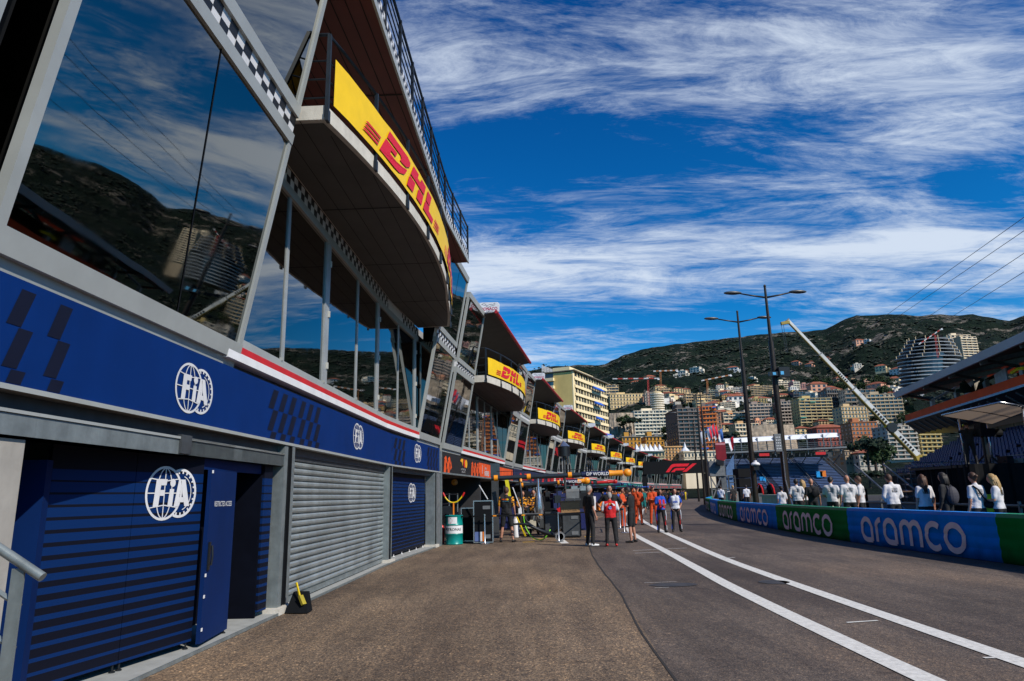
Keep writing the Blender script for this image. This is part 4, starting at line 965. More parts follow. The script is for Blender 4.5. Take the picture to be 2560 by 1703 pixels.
mb = MB(); mb.box(12.0, 12.3, 31.75, 31.9, 3.3, 4.1); bx_ = mb.build('speaker_box', MGREY, label='small grey perforated box strapped to the nearest street lamp', cat='box')
mb = MB()
for i in range(3):
    for j in range(5): mb.box(12.05 + i * .08, 12.09 + i * .08, 31.74, 31.748, 3.4 + j * .13, 3.45 + j * .13)
mb.build('holes', WHITE, bx_)
cd = empty('camera_dome', (13.7, 39.7, 2.9), 'white domed camera with flat brim on the second street lamp', 'camera')
mb = MB(); mb.lathe((13.75, 39.7, 2.95), [(.0, .3), (.08, .3), (.09, .22), (.18, .18), (.26, .08), (.24, .03), (.1, .0)], 16); mb.build('dome', WHITE, cd, smooth='auto')
mb = MB(); mb.box(13.6, 13.9, 39.55, 39.85, 2.7, 2.96); mb.build('bracket', BLACKM, cd)
cf = empty('floodlight', (12.4, 31.8, 6.8), 'dark floodlight box and blue lens bolted halfway up the nearest lamp', 'floodlight')
mb = MB(); mb.box(12.5, 13.0, 31.6, 31.9, 6.75, 7.2); mb.box(12.05, 12.5, 31.65, 31.8, 6.8, 7.0); mb.build('housing', BLACKM, cf)
mb = MB(); mb.box(12.2, 12.35, 31.63, 31.649, 6.84, 6.97); mb.box(12.55, 12.7, 31.58, 31.599, 6.84, 7.0); mb.build('lens', mat('lens_blue', (.1, .4, .7), .3), cf)
mb = MB(); mb.tube([(12.33, 31.8, 3.3), (12.28, 31.7, 2.0), (12.4, 31.5, .9), (12.9, 31.2, .4)], .03, 6); mb.build('lamp_cable', CHROME, label='silver cable running down beside the nearest street lamp', cat='cable')

# ------------------------------------------------------------------ pit equipment by the second pavilion
TEAL = mat('teal_drum', (.0, .22, .2), .35, .1, .1, 4); STK = mat('sticker_red', (.6, .05, .03), .5)
def cyl(name, c, prof, m, parent=None, n=20, **k):
    mb = MB(); mb.lathe(c, prof, n); return mb.build(name, m, parent, smooth='auto', **k)
dr = empty('oil_drum', (-2.18, 24.7, 0), 'teal and white oil drum with black lettering beside the blue pavilion corner', 'oil drum')
bd = cyl('body', (-2.18, 24.7, 0), [(.3, .0), (.315, .02), (.3, .04), (.3, .33), (.315, .35), (.3, .37), (.3, .64), (.315, .66), (.3, .68), (.3, .94), (.315, .97), (.3, .985), (.28, .985), (.28, .965)], TEAL, dr, 28)
def dsurf(r): return lambda u, v, o: (-2.18 + (r + o) * math.sin(u / r), 24.7 - (r + o) * math.cos(u / r), v)
mb = MB(); f_ = dsurf(.305)
for i in range(24):
    a, b = -.45 + .9 * i / 24, -.45 + .9 * (i + 1) / 24; mb.face([f_(a, .375, 0), f_(b, .375, 0), f_(b, .635, 0), f_(a, .635, 0)])
for i in range(10):
    a, b = -.2 + .33 * i / 10, -.2 + .33 * (i + 1) / 10; mb.face([f_(a, .7, 0), f_(b, .7, 0), f_(b, .92, 0), f_(a, .92, 0)])
lb = mb.build('white_label', WHITE, bd)
mb = MB(); put_text(mb, 'PETRONAS', f_, -.02, .505, .125, .003, bold=.002); mb.build('lettering', NEAR_BLACK, lb)
mb = MB(); poly(mb, [(-.19, .8), (-.1, .71), (-.02, .8), (-.1, .9)], f_, .003); mb.build('diamond_mark', STK, lb)
mb = MB(); mb.tube([(-2.2, 24.7, 1.0), (-2.2, 24.7, 1.42)], .03, 8); fk = mb.build('stem', ORANGE, empty('paddle_fork', (-2.2, 24.7, 1.0), 'yellow and red curved fork standing up out of the teal drum', 'fork'))
mb = MB(); mb.tube(spline([(-2.55, 24.7, 1.72), (-2.42, 24.7, 1.55), (-2.2, 24.7, 1.42), (-1.98, 24.7, 1.42), (-1.84, 24.7, 1.72)], 4) if False else spline([(-2.56, 24.7, 1.74), (-2.46, 24.7, 1.56), (-2.3, 24.7, 1.43), (-2.1, 24.7, 1.43), (-1.94, 24.7, 1.56), (-1.82, 24.7, 1.74)], 4), .025, 8); mb.build('fork_arms', YELP, fk.parent)
for p, q in (((-2.57, 24.7, 1.76), (-2.5, 24.7, 1.62)), ((-1.81, 24.7, 1.76), (-1.88, 24.7, 1.62))):
    mb = MB(); mb.tube([p, q], .032, 8); mb.build('red_tip', RED, fk.parent)
ex = empty('fire_extinguisher', (-2.68, 25.4, 0), 'red fire extinguisher standing at the foot of the corner post', 'fire extinguisher')
cyl('body', (-2.68, 25.4, 0), [(.085, 0), (.09, .03), (.09, .5), (.06, .6), (.03, .64)], RED, ex); mb = MB(); mb.box(-2.73, -2.6, 25.37, 25.43, .64, .7); mb.tube([(-2.62, 25.4, .66), (-2.58, 25.38, .5), (-2.6, 25.36, .3)], .012, 6); mb.build('hose', BLACKM, ex)
def fcase(name, c, w, d, h, label, m=NEAR_BLACK, em=CHROME, ang=0, group=None, sticker=True):
    r = empty(name, c, label, 'case', group); x, y, z = c
    mb = MB(); mb.rbox((x, y, z + .04), w, d, h - .05, ang); bd = mb.build('body', m, r)
    mb = MB(); t = Vector((math.cos(ang), math.sin(ang), 0)); n = Vector((-math.sin(ang), math.cos(ang), 0)); C_ = Vector(c)
    for a in (-1, 1):
        for b in (-1, 1): q = C_ + t * (w / 2) * a + n * (d / 2) * b; mb.bar(q + Vector((0, 0, .03)), q + Vector((0, 0, h)), .035)
    for zz_ in (.045, h - .005):
        for b in (-1, 1): mb.bar(C_ + n * (d / 2) * b - t * w / 2 + Vector((0, 0, zz_)), C_ + n * (d / 2) * b + t * w / 2 + Vector((0, 0, zz_)), .033)
        for a in (-1, 1): mb.bar(C_ + t * (w / 2) * a - n * d / 2 + Vector((0, 0, zz_)), C_ + t * (w / 2) * a + n * d / 2 + Vector((0, 0, zz_)), .034)
    mb.build('metal_edge', em, bd)
    if sticker:
        mb = MB(); q = C_ - n * (d / 2 + .01)
        for (u, v, a, b) in ((.12, h * .8, .26, .12), (.12, h * .12, .26, .13)):
            p = q + t * u + Vector((0, 0, v)); mb.obox(p + Vector((0, 0, b / 2)), t * a / 2, n * .008, (0, 0, b / 2))
        mb.build('latch_plate', MGREY, bd)
    return r, bd
r_, bd = fcase('flight_case', (-1.16, 24.95, 0), .66, .5, 1.45, 'tall black flight case with silver edges between the drum and the man in shorts')
mb = MB(); mb.box(-1.46, -1.3, 24.68, 24.69, .08, .4); mb.build('sticker', mat('sticker_blue', (.1, .15, .35), .5), bd); mb = MB(); mb.box(-1.29, -1.2, 24.68, 24.69, .08, .4); mb.build('sticker', WHITE, bd); mb = MB(); mb.box(-1.19, -1.14, 24.68, 24.69, .08, .4); mb.build('sticker', ORANGE, bd)
fcase('tool_trolley', (-1.75, 25.9, 0), .5, .5, 1.2, 'dark tool trolley standing behind the tall flight case', sticker=False)
fcase('black_bin', (2.1, 27.2, 0), .68, .6, .85, 'large black wheeled bin under the tan carton', DGREY, NEAR_BLACK)
fcase('black_bin', (1.35, 27.6, 0), .5, .6, 1.0, 'black bin left of the tan carton near the white wheel', DGREY, NEAR_BLACK, sticker=False)
mb = MB(); mb.box(1.73, 2.44, 26.9, 27.5, .92, 1.32); tb = mb.build('carton', TAN, label='tan cardboard carton lying on the black bin', cat='carton')
mb = MB(); mb.box(1.72, 2.45, 26.89, 27.51, 1.3, 1.36); mb.build('lid', mat('tan_dark', (.2, .11, .045), .6), tb)
mb = MB(); mb.box(1.95, 2.45, 27.0, 27.4, 1.45, 1.78); tb = mb.build('equipment_box', MGREY, label='grey plastic box above the tan carton', cat='box')
mb = MB(); mb.box(1.94, 2.46, 26.99, 27.41, 1.7, 1.8); mb.build('lid', mat('grey_lid', (.22, .23, .24), .5), tb)
mb = MB(); mb.box(1.9, 2.5, 26.95, 27.45, 1.37, 1.44); mb.build('shelf_board', DGREY, label='dark board between the tan carton and the grey box', cat='board')
# equipment column and overhead booms
PAPAYA = mat('papaya', (.85, .3, .01), .4, 0, .06, 3); BOOM = mat('boom_grey', (.035, .045, .055), .3, .4, .1, 3)
cl = empty('gantry_column', (-.8, 28, 0), 'dark square column that carries the long overhead boom', 'column')
mb = MB(); mb.box(-.96, -.68, 27.86, 28.14, 0, 2.45); mb.build('shaft', DGREY, cl)
mb = MB(); mb.box(-.99, -.62, 27.8, 28.2, 2.35, 2.88); mb.build('head', mat('col_head', (.06, .09, .11), .4, .3), cl)
def boom(x0, x1, Y, z0, z1, label, endm=PAPAYA, txt=None, r=.085, secm=None):
    b = empty('overhead_boom', (x0, Y, z0), label, 'boom', 'overhead booms at the garages'); L = x1 - x0
    P = lambda t: (x0 + L * t, Y, z0 + (z1 - z0) * t)
    mb = MB(); mb.tube([P(0), P(.82)], r, 14); mb.build('tube', BOOM, b, smooth='auto')
    for t in (.02, .26, .56):
        mb = MB(); mb.tube([P(t), P(t + .028)], r * 1.35, 14); mb.build('collar', endm, b, smooth='auto')
    mb = MB(); mb.tube([P(.66), P(.86)], r * 1.25, 14); s_ = mb.build('sleeve', secm or mat('sleeve_navy', (.01, .015, .06), .4), b, smooth='auto')
    if txt:
        mb = MB(); put_text(mb, txt, lambda u, v, o: (u, Y - r * 1.25 - o - .01, v), P(.775)[0], P(.77)[2], r * 1.9, .004, bold=.003); mb.build('lettering', WHITE, s_)
    mb = MB(); mb.tube([P(.86), P(.9), P(.96)], [r * 1.5, r * 1.2, r * 1.3], 14); mb.ball(P(.995), r * 1.9, r * 1.3, r * 1.75, 14, 8); mb.build('nozzle', endm, b, smooth='auto')
    mb = MB(); mb.tube([(x0 + .2, Y, z0 + .25), (x1 * .9, Y, z1 + .16)], .012, 5)
    for t in (.15, .4, .65): q = P(t); mb.tube([q, (q[0], q[1], q[2] + .22)], .012, 5)
    mb.build('cable', BLACKM, b)
    return b
boom(-.9, 4.22, 26, 2.25, 2.34, 'long overhead boom with orange collars and a navy lettered sleeve, nearest the camera', txt='DP WORLD')
boom(.2, 3.1, 30.2, 2.03, 2.16, 'shorter overhead boom behind and below the nearest one', txt='DP WORLD', r=.08)
# hanging hoses, wheel trolley, pipes
def thing1(name, mb, m, label, cat, smooth=False, group=None): return mb.build(name, m, label=label, cat=cat, smooth=smooth, group=group)
mb = MB(); mb.tube(spline([(.15, 26, 2.2), (.2, 25.9, 1.8), (.24, 25.8, 1.2), (.35, 25.6, .72), (.8, 25.4, .4), (1.3, 25.2, .3), (1.55, 25, .55), (1.5, 24.9, 1.0)], 5), .045, 8); thing1('hose', mb, BLACKM, 'thick black hose hanging from the boom and curving to the white wheel', 'hose', True)
mb = MB(); mb.tube(spline([(-.1, 24.9, .62), (.35, 24.9, .6), (.9, 24.9, .35), (1.4, 24.85, .2)], 5), [.03 + .004 * i for i in range(16)], 8); thing1('hose', mb, BLACKM, 'black hose sagging low behind the man in shorts', 'hose', True)
mb = MB(); mb.tube(spline([(.25, 25.3, .95), (.3, 25.3, .6), (.4, 25.2, .35), (.6, 25.1, .12), (.95, 25.1, .08), (1.2, 25.1, .4)], 5), .02, 6); thing1('hose', mb, GREENN, 'thin lime green hose looping near the ground', 'hose', True)
mb = MB(); mb.tube([(.2, 26, 2.28), (.2, 25.95, 2.1)], .05, 8); mb.tube([(.1, 26, 2.28), (.22, 26, 2.3)], .06, 8); thing1('hose_elbow', mb, PAPAYA, 'orange elbow fitting where the hose leaves the boom', 'hose fitting')
wt = empty('trolley_wheel', (1.52, 24.8, .0), 'white spoked wheel of a jack trolley at the end of the black hose', 'wheel')
mb = MB(); mb.lathe((1.52, 24.76, .17), [(.17, 0), (.17, .05), (.12, .06), (.12, -.01)], 20, 'y'); mb.build('tyre', MGREY, wt, smooth='auto')
mb = MB(); mb.lathe((1.52, 24.75, .17), [(.125, 0), (.125, .03), (.02, .045)], 20, 'y'); mb.build('rim', WHITE, wt)
def stanch(x, y, h, label):
    s_ = empty('stanchion', (x, y, 0), label, 'stanchion', 'stanchions of the belt rope')
    mb = MB(); mb.lathe((x, y, 0), [(.17, 0), (.17, .015), (.04, .03), (.024, .05), (.024, h - .05), (.035, h - .05), (.035, h), (.0, h)], 12); mb.build('post', CHROME, s_, smooth='auto')
for x, y, l in ((-1.1, 24.5, 'in front of the tall flight case'), (1.46, 24.6, 'beside the white trolley wheel'), (4.46, 29.3, 'near the white line right of the group'), (4.79, 32.6, 'farthest, by the white line'), (-2.95, 24.9, 'at the corner post of the blue pavilion')): stanch(x, y, 1.0, 'steel belt stanchion ' + l)
mb = MB(); mb.bar((-2.9, 24.6, .93), (-1.1, 24.5, .93), .01, .055); mb.bar((-1.1, 24.5, .93), (1.46, 24.6, .93), .01, .056); mb.bar((1.46, 24.6, .93), (4.46, 29.3, .93), .01, .057); mb.bar((4.46, 29.3, .93), (4.79, 32.6, .93), .01, .055)
bl_ = thing1('belt_rope', mb, NEAR_BLACK, 'black belt rope with small orange marks strung between the stanchions', 'belt')
mb = MB()
for x in (-2.3, -1.6, -.75, .25, .85): mb.box(x - .06, x + .06, 24.47 - .0 + (.02 if x < -1.1 else .0), 24.49, .915, .955)
mb.build('orange_mark', PAPAYA, bl_)
hp = empty('heater_chimney', (1.55, 27, 0), 'black cylinder with a silver cone cap on a pole above the bins', 'chimney')
cyl('cylinder', (1.92, 27, 3.05), [(.23, 0), (.23, .38)], BLACKM, hp); cyl('cone_cap', (1.92, 27, 3.43), [(.25, 0), (.02, .22)], CHROME, hp); cyl('pole', (1.92, 27, 1.8), [(.05, 0), (.05, 1.25)], DGREY, hp)
cyl('steel_hopper', (.95, 29.2, .55), [(.1, 0), (.18, .1), (.22, .55), (.14, 1.0), (.05, 1.35), (.05, 1.9)], CHROME, None, 18, label='tall shiny steel hopper behind the mechanics', cat='hopper')
# yellow signalling boards and white barrel near the column
mb = MB(); mb.obox((-.3, 27.4, 1.92), (.07, 0, .02), (0, .01, 0), (-.06, 0, .42)); thing1('yellow_board', mb, mat('acid_yellow', (.7, .65, .02), .5), 'upright acid yellow board leaning by the dark column', 'board')
mb = MB(); mb.bar((.02, 25.4, .85), (.32, 25.3, .18), .09, .03); thing1('yellow_board', mb, YELP, 'yellow plank leaning diagonally beside the man in shorts', 'board')
cyl('white_bottle', (-.02, 25.9, .12), [(.11, 0), (.11, .62), (.05, .72)], WHITE, None, 14, label='white cylinder behind the legs of the man in shorts', cat='cylinder')
mb = MB(); mb.bar((-.1, 25.4, 1.9), (.2, 25.4, 1.08), .03); thing1('white_rod', mb, WHITE, 'white rod leaning between the column and the mechanics', 'rod')
mb = MB(); mb.bar((-1.3, 25.1, 2.0), (-1.0, 25.1, 1.5), .03); thing1('white_rod', mb, WHITE, 'white lollipop rod above the tall flight case', 'rod')
wb = empty('work_bench', (.9, 29.3, 0), 'long grey steel work bench behind the mechanics', 'bench')
mb = MB(); mb.box(-.1, 2.0, 29, 29.6, .82, .87); mb.build('bench_top', MGREY, wb)
for x in (-.05, 1.95):
    for y in (29.05, 29.55): mb = MB(); mb.bar((x, y, 0), (x, y, .82), .04); mb.build('leg', CHROME, wb)
mb = MB(); mb.box(-.05, 1.95, 29.02, 29.58, .25, .3); mb.build('lower_shelf', MGREY, wb)
for (x, y, z, a, b, h, m_, l) in ((.1, 29.2, .87, .2, .2, .25, WHITE, 'white canister on the bench left end'), (.45, 28.6, .3, .35, .25, .32, mat('jerry_cream', (.45, .42, .33), .5), 'cream jerry can on the lower bench shelf'), (.95, 28.7, .3, .3, .3, .35, DGREY, 'dark canister on the lower bench shelf'), (1.3, 28.7, .3, .12, .12, .4, YELP, 'yellow bottle on the lower bench shelf'), (1.7, 29.3, .87, .3, .2, .2, RED, 'red tool box on the bench right end')):
    mb = MB(); mb.box(x, x + a, y, y + b, z, z + h * .85); mb.box(x + a * .3, x + a * .7, y + b * .3, y + b * .7, z + h * .84, z + h); thing1('canister', mb, m_, l, 'canister')
# white bulkhead and shelving inside the near garage
fG = lambda s, d, z: W3(s_g1 + s, d, z)
bk = empty('garage_bulkhead', fG(2, -1.2, 1.4), 'slanted white panel hung under the ceiling of the open garage', 'panel')
mb = MB(); mb.hexa([fG(.4, -1.4, 1.75), fG(5.6, -1.4, 1.75), fG(5.6, -1.3, 1.75), fG(.4, -1.3, 1.75), fG(.4, -1.4, 2.4), fG(5.6, -1.4, 2.4), fG(5.6, -1.3, 2.4), fG(.4, -1.3, 2.4)]); mb.build('panel', WHITED, bk)
mb = MB(); mb.lathe(fG(4.4, -.5, 2.2), [(.0, -.03), (.13, 0), (.13, .04), (.0, .06)], 14, 'y'); thing1('orange_disc', mb, ORANGE, 'orange disc hanging under the orange fascia', 'disc')
rk = empty('garage_rack', fG(2, -.8, 0), 'black tubular rack with helmets and cables at the mouth of the garage', 'rack')
for s_ in (.5, 2.2, 3.9, 5.4):
    mb = MB(); mb.bar(fG(s_, -.6, 0), fG(s_, -.6, 1.75), .04); mb.build('upright', GALV, rk)
for z_ in (.45, .95, 1.35, 1.72):
    mb = MB(); mb.bar(fG(.5, -.6, z_), fG(5.4, -.6, z_), .035); mb.build('cross_bar', BLACKM, rk)
rr = random.Random(5)
for k in range(26):
    s_, d_ = rr.uniform(.4, 9.5), rr.uniform(-1.6, -.3); z_ = rr.choice((0, 0, .47, .97)); c_ = fG(s_, d_, z_); w_, h_ = rr.uniform(.15, .6), rr.uniform(.15, .7)
    m_ = rr.choice((NEAR_BLACK, DGREY, BLACKM, BLACKM, MGREY, NEAR_BLACK)); mb = MB(); mb.rbox(c_, w_, .3, h_, .1); mb.rbox((c_[0], c_[1], c_[2] + h_), w_ * .7, .2, .05, .1)
    thing1('pit_box', mb, m_, 'small dark equipment box among the clutter of the open garage', 'box', group='dark boxes in the open garage')
for k in range(34):
    x, y = rr.uniform(-.6, 3.4), rr.uniform(32.2, 38); h_ = rr.uniform(.6, 1.7); mb = MB()
    if k % 3 == 0:
        mb.bar((x, y, 0), (x, y, h_ + .7), .05); mb.bar((x - .35, y, h_ + .3), (x + .35, y, h_ + .35), .05); mb.bar((x - .25, y - .2, 0), (x, y, .8), .04); mb.bar((x + .25, y - .2, 0), (x, y, .8), .04); mb.rbox((x, y, h_ + .1), .3, .2, .35, .2)
        thing1('equipment_stand', mb, rr.choice((BLACKM, NEAR_BLACK, GALV)), 'thin dark equipment stand in the clutter behind the mechanics', 'stand', group='equipment stands behind the mechanics')
    else:
        mb.rbox((x, y, .08), rr.uniform(.4, 1.0), .5, h_ - .08, rr.random()); mb.rbox((x, y, 0), .5, .4, .08, 0); mb.rbox((x, y, h_), .3, .25, rr.uniform(.05, .3), .3)
        thing1('pit_cabinet', mb, rr.choice((NEAR_BLACK, DGREY, BLACKM, NEAR_BLACK, mat('team_navy', (.01, .015, .08), .4))), 'dark equipment cabinet in the clutter behind the mechanics', 'cabinet', group='dark cabinets behind the mechanics')
# brush and dustpan by the first pier
dp = empty('dustpan_set', (-3.0, 10.75, 0), 'black dustpan with a yellow handled brush leaning on the first pier', 'dustpan')
mb = MB(); mb.hexa([(-3.2, 10.6, .01), (-2.86, 10.55, .01), (-2.86, 10.8, .01), (-3.2, 10.85, .01), (-3.14, 10.75, .28), (-2.92, 10.72, .28), (-2.92, 10.82, .28), (-3.14, 10.85, .28)]); mb.build('pan', NEAR_BLACK, dp)
mb = MB(); mb.bar((-3.08, 10.68, .42), (-2.98, 10.62, .16), .022); mb.build('handle', YELP, dp)
mb = MB(); mb.bar((-3.0, 10.64, .24), (-2.93, 10.6, .12), .07, .04); mb.build('brush', mat('bristle', (.35, .28, .02), .8), dp); dp.location.x -= .2; dp.location.y -= .04

# ------------------------------------------------------------------ teams farther down the lane
BMAT = [ORANGE, mat('team_navy', (.01, .015, .08), .4), mat('team_red', (.5, .012, .01), .4), mat('team_green', (.0, .09, .06), .4), mat('team_blue', (.01, .06, .35), .4), mat('team_teal', (.0, .2, .2), .4)]
OB = [(-.3, 43.0, 4.3), (3.0, 46, 6.6), (3.4, 60, 9.2), (4.6, 64, 10.4), (7.2, 77, 13), (8.4, 82, 14), (12, 95, 18)]
for k, (x0, y, x1) in enumerate(OB):
    boom(x0, x1, y, 2.25, 2.35, '%s overhead boom beyond the orange ones, counting away from the camera' % ['first', 'second', 'third', 'fourth', 'fifth', 'sixth', 'seventh'][k], BMAT[(1, 2, 1, 5, 1, 3, 4)[k]], r=.08, secm=BMAT[(k + 1) % 6])
for k in range(80):
    Y = rr.uniform(34, 165); s = BS[4] + (Y - 24) * 1.02; d = rr.uniform(.2, 3.2); c_ = W3(s, d, 0); m_ = rr.choice(BMAT + [NEAR_BLACK, DGREY, DGREY, MGREY, WHITED]); h_ = rr.uniform(.5, 1.7); w_ = rr.uniform(.4, 1.2)
    mb = MB(); mb.rbox((c_[0], c_[1], .06), w_, .6, h_ - .06, rr.random()); mb.rbox(c_, w_ * .8, .45, .06, 0); mb.rbox((c_[0], c_[1], h_), w_ * .6, .3, .08, 0)
    thing1('pit_trolley', mb, m_, 'team equipment trolley parked in front of the distant garages', 'trolley', group='trolleys in front of the distant garages')
# ------------------------------------------------------------------ people
SKIN = mat('skin', (.42, .2, .13), .55, 0, .1, 20); SKIN2 = mat('skin_tan', (.3, .13, .08), .55, 0, .1, 20)
HAIRB = mat('hair_dark', (.015, .01, .008), .6, 0, .3, 40); HAIRBR = mat('hair_brown', (.07, .03, .014), .6, 0, .3, 40); HAIRBL = mat('hair_blond', (.42, .27, .11), .6, 0, .35, 40); HAIRG = mat('hair_grey', (.28, .27, .26), .7, 0, .25, 40)
CL = lambda key, rgb, var=.12: mat('cloth_' + key, rgb, .85, 0, var, 8, .25, 14)
BLK = CL('black', (.009, .009, .011)); SHG = CL('pale_shirt', (.6, .585, .6), .08); NVY = CL('navy', (.01, .015, .05)); REDC = CL('red', (.55, .008, .012)); ORC = CL('orange', (.55, .06, .008)); WHC = CL('white', (.62, .64, .7), .06); BLC = CL('blue', (.01, .08, .5)); TLC = CL('teal', (.0, .14, .14)); YLC = CL('yellow', (.6, .42, .01)); GRC = CL('green', (.02, .16, .06))
SHOE = mat('shoe_black', (.01, .01, .01), .6); SHOER = mat('shoe_red', (.5, .01, .01), .6); SHOEW = mat('shoe_white', (.6, .6, .6), .6)
def camo():
    m = mat('cloth_camo', (.75, .3, .01), .85, 0, .05, 8); nt = m.node_tree; N = nt.nodes; b = N['Principled BSDF']
    tc = N.new('ShaderNodeTexCoord'); mp = N.new('ShaderNodeMapping'); mp.inputs['Scale'].default_value = (1, 1, 2.2); n = N.new('ShaderNodeTexNoise'); n.inputs['Scale'].default_value = 9; n.inputs['Detail'].default_value = 1
    sock(nt, tc.outputs['Object'], mp.inputs[0]); sock(nt, mp.outputs[0], n.inputs['Vector']); r = N.new('ShaderNodeValToRGB'); r.color_ramp.interpolation = 'CONSTANT'; r.color_ramp.elements[0].color = (.01, .01, .01, 1); r.color_ramp.elements[1].position = .5; r.color_ramp.elements[1].color = (.75, .3, .01, 1)
    sock(nt, n.outputs[0], r.inputs[0]); sock(nt, r.outputs[0], b.inputs['Base Color']); return m
CAMO = camo()
def lerp(a, b, t): return a + (b - a) * t
def person(label, x, y, h=1.75, face=0., shirt=BLK, trous=BLK, shoes=SHOE, skin=SKIN, hair=HAIRB, hairstyle='short', arms='down', shorts=False, longsl=False, group=None, z0=0., legs=0., head_down=0., detail=1, female=False, sleeve=None, belt=None, build=1.0):
    """one standing figure, grown as one continuous surface; face: heading in degrees, 0 looks along +Y"""
    k = h / 1.75; fa = rad(face); f = Vector((math.sin(fa), math.cos(fa), 0)); r = Vector((math.cos(fa), -math.sin(fa), 0)); up = Vector((0, 0, 1))
    O = Vector((x, y, z0)); P = lambda a, b, c: O + (r * a + f * b + up * c) * k     # right, forward, up
    root = empty('person', (x, y, z0), label, 'person', group)
    sw = (.155 if female else .185) * build; hw = (.1 if female else .095) * build; st = .05 + legs
    W_ = (.13 if female else .155) * build
    S = []   # segments: (a, b, ra, rb, region, flatten)
    def seg(a, b, ra, rb, reg): S.append((a, b, ra * k, rb * k, reg))
    # legs
    kn = {}
    for sd in (-1, 1):
        hip = P(sd * hw * .95, 0, .90); knee = P(sd * (hw + st * .5), .02 * 1, .49); ank = P(sd * (hw + st), -.02, .09); 
        wide = 1.12 if trous not in (BLK,) or not shorts else 1.0
        if shorts:
            seg(hip, lerp(hip, knee, .85), .098, .083, 't'); seg(lerp(hip, knee, .8), knee, .06, .052, 'k'); seg(knee, lerp(knee, ank, .35), .052, .058, 'k'); seg(lerp(knee, ank, .35), ank, .058, .036, 'k')
        else:
            seg(hip, knee, .093 * build, .068, 't'); seg(knee, lerp(knee, ank, .4), .068, .064, 't'); seg(lerp(knee, ank, .4), ank - up * .02, .064, .056, 't')
        toe = P(sd * (hw + st + .03), .15, .035); heel = P(sd * (hw + st), -.06, .045)
        seg(heel, toe, .046, .036, 's')
    # trunk
    seg(P(-hw * .75, 0, .93), P(hw * .75, 0, .93), .105 * (1.05 if female else 1) * build, .105 * build, 't')
    seg(P(0, 0, .98), P(0, .01, 1.16), .118 * build, .112 * (.9 if female else 1.05) * build, 'c')
    seg(P(-W_ * .5, .01, 1.12), P(-W_ * .62, 0, 1.34), .098 * build, .105 * build, 'c'); seg(P(W_ * .5, .01, 1.12), P(W_ * .62, 0, 1.34), .098 * build, .105 * build, 'c')
    seg(P(-W_ * .45, .0, 1.0), P(W_ * .45, .0, 1.0), .1 * build, .1 * build, 'c')
    seg(P(-sw * .82, -.01, 1.40), P(sw * .82, -.01, 1.40), .068, .068, 'c'); seg(P(0, -.015, 1.42), P(0, 0, 1.49), .075, .058, 'c')
    hd = head_down
    seg(P(0, -.01, 1.46), P(0, .02 + hd * .3, 1.58), .052, .05, 'k')
    # arms
    J = {}
    for sd in (-1, 1):
        sh = P(sd * sw, -.01, 1.40)
        if arms == 'hips': el = P(sd * (sw + .2), -.06, 1.16); wr = P(sd * (sw + .05), .05, .98)
        elif arms == 'crossed': el = P(sd * (sw + .05), .05, 1.13); wr = P(-sd * .07, .2, 1.16 + sd * .03)
        elif arms == 'front': el = P(sd * (sw + .08), .0, 1.13); wr = P(sd * .07, .2, 1.0)
        elif arms == 'hold': el = P(sd * (sw + .06), .02, 1.12); wr = P(sd * .09, .26, 1.12)
        elif arms == 'back': el = P(sd * (sw + .09), -.1, 1.14); wr = P(sd * .06, -.17, .98)
        elif arms == 'camera': el = P(sd * (sw + .08), .12, 1.25 + (.12 if sd < 0 else 0)); wr = P(sd * .12, .34, 1.52)
        elif arms == 'pocket': el = P(sd * (sw + .1), -.05, 1.13); wr = P(sd * (sw + .0), .03, .93)
        else: el = P(sd * (sw + .055), -.02, 1.11); wr = P(sd * (sw + .075), .05, .87)
        J[sd] = (sh, el, wr)
        if longsl: seg(sh, el, .062, .053, 'v'); seg(el, wr, .05, .042, 'v')
        else:
            seg(sh, lerp(sh, el, .72), .062, .06, 'v'); seg(lerp(sh, el, .66), el, .042, .038, 'k'); seg(el, wr, .038, .027, 'k')
        d = (wr - el).normalized(); palm = wr + d * .055 * k; seg(wr, palm, .029, .034, 'k')
        J[sd] += (palm, d)
    # head
    hc = P(0, .035 + hd * .45, 1.64 - hd * .12)
    mb = MB()
    for (a, b, ra, rb, g_) in S:
        d = (b - a); L = d.length; n = 10; m_ = 5
        pts = [a, b]; rr_ = [ra, rb]
        # capsule as tapered tube with round ends
        dn = d.normalized(); PP = []; RR = []
        for q in (-1.0, -.8, -.45): PP.append(a + dn * ra * q); RR.append(ra * math.sqrt(max(0, 1 - q * q)) + .0005)
        PP.append(a); RR.append(ra); PP.append(b); RR.append(rb)
        for q in (.45, .8, 1.0): PP.append(b + dn * rb * q); RR.append(rb * math.sqrt(max(0, 1 - q * q)) + .0005)
        mb.tube(PP, RR, n)
    Mh = Matrix.Rotation(-fa, 3, 'Z') @ Matrix.Rotation(-hd * 1.3, 3, 'X')
    mb.ball(hc, .078 * k, .098 * k, .118 * k, 16, 12, Mh); mb.ball(hc + Mh @ Vector((0, .025, -.055)) * k, .055 * k, .062 * k, .06 * k, 12, 8, Mh)
    mb.ball(hc + Mh @ Vector((0, .1, -.015)) * k, .013 * k, .02 * k, .024 * k, 8, 6, Mh)
    for sd in (-1, 1): mb.ball(hc + Mh @ Vector((sd * .08, -.005, -.01)) * k, .014 * k, .022 * k, .032 * k, 8, 6, Mh)
    me = bpy.data.meshes.new('b'); me.from_pydata([tuple(v - O) for v in mb.v], [], mb.f); ob = bpy.data.objects.new('b', me); COL.objects.link(ob)
    bm = bmesh.new(); bm.from_mesh(me); bmesh.ops.recalc_face_normals(bm, faces=bm.faces); bm.to_mesh(me); bm.free()
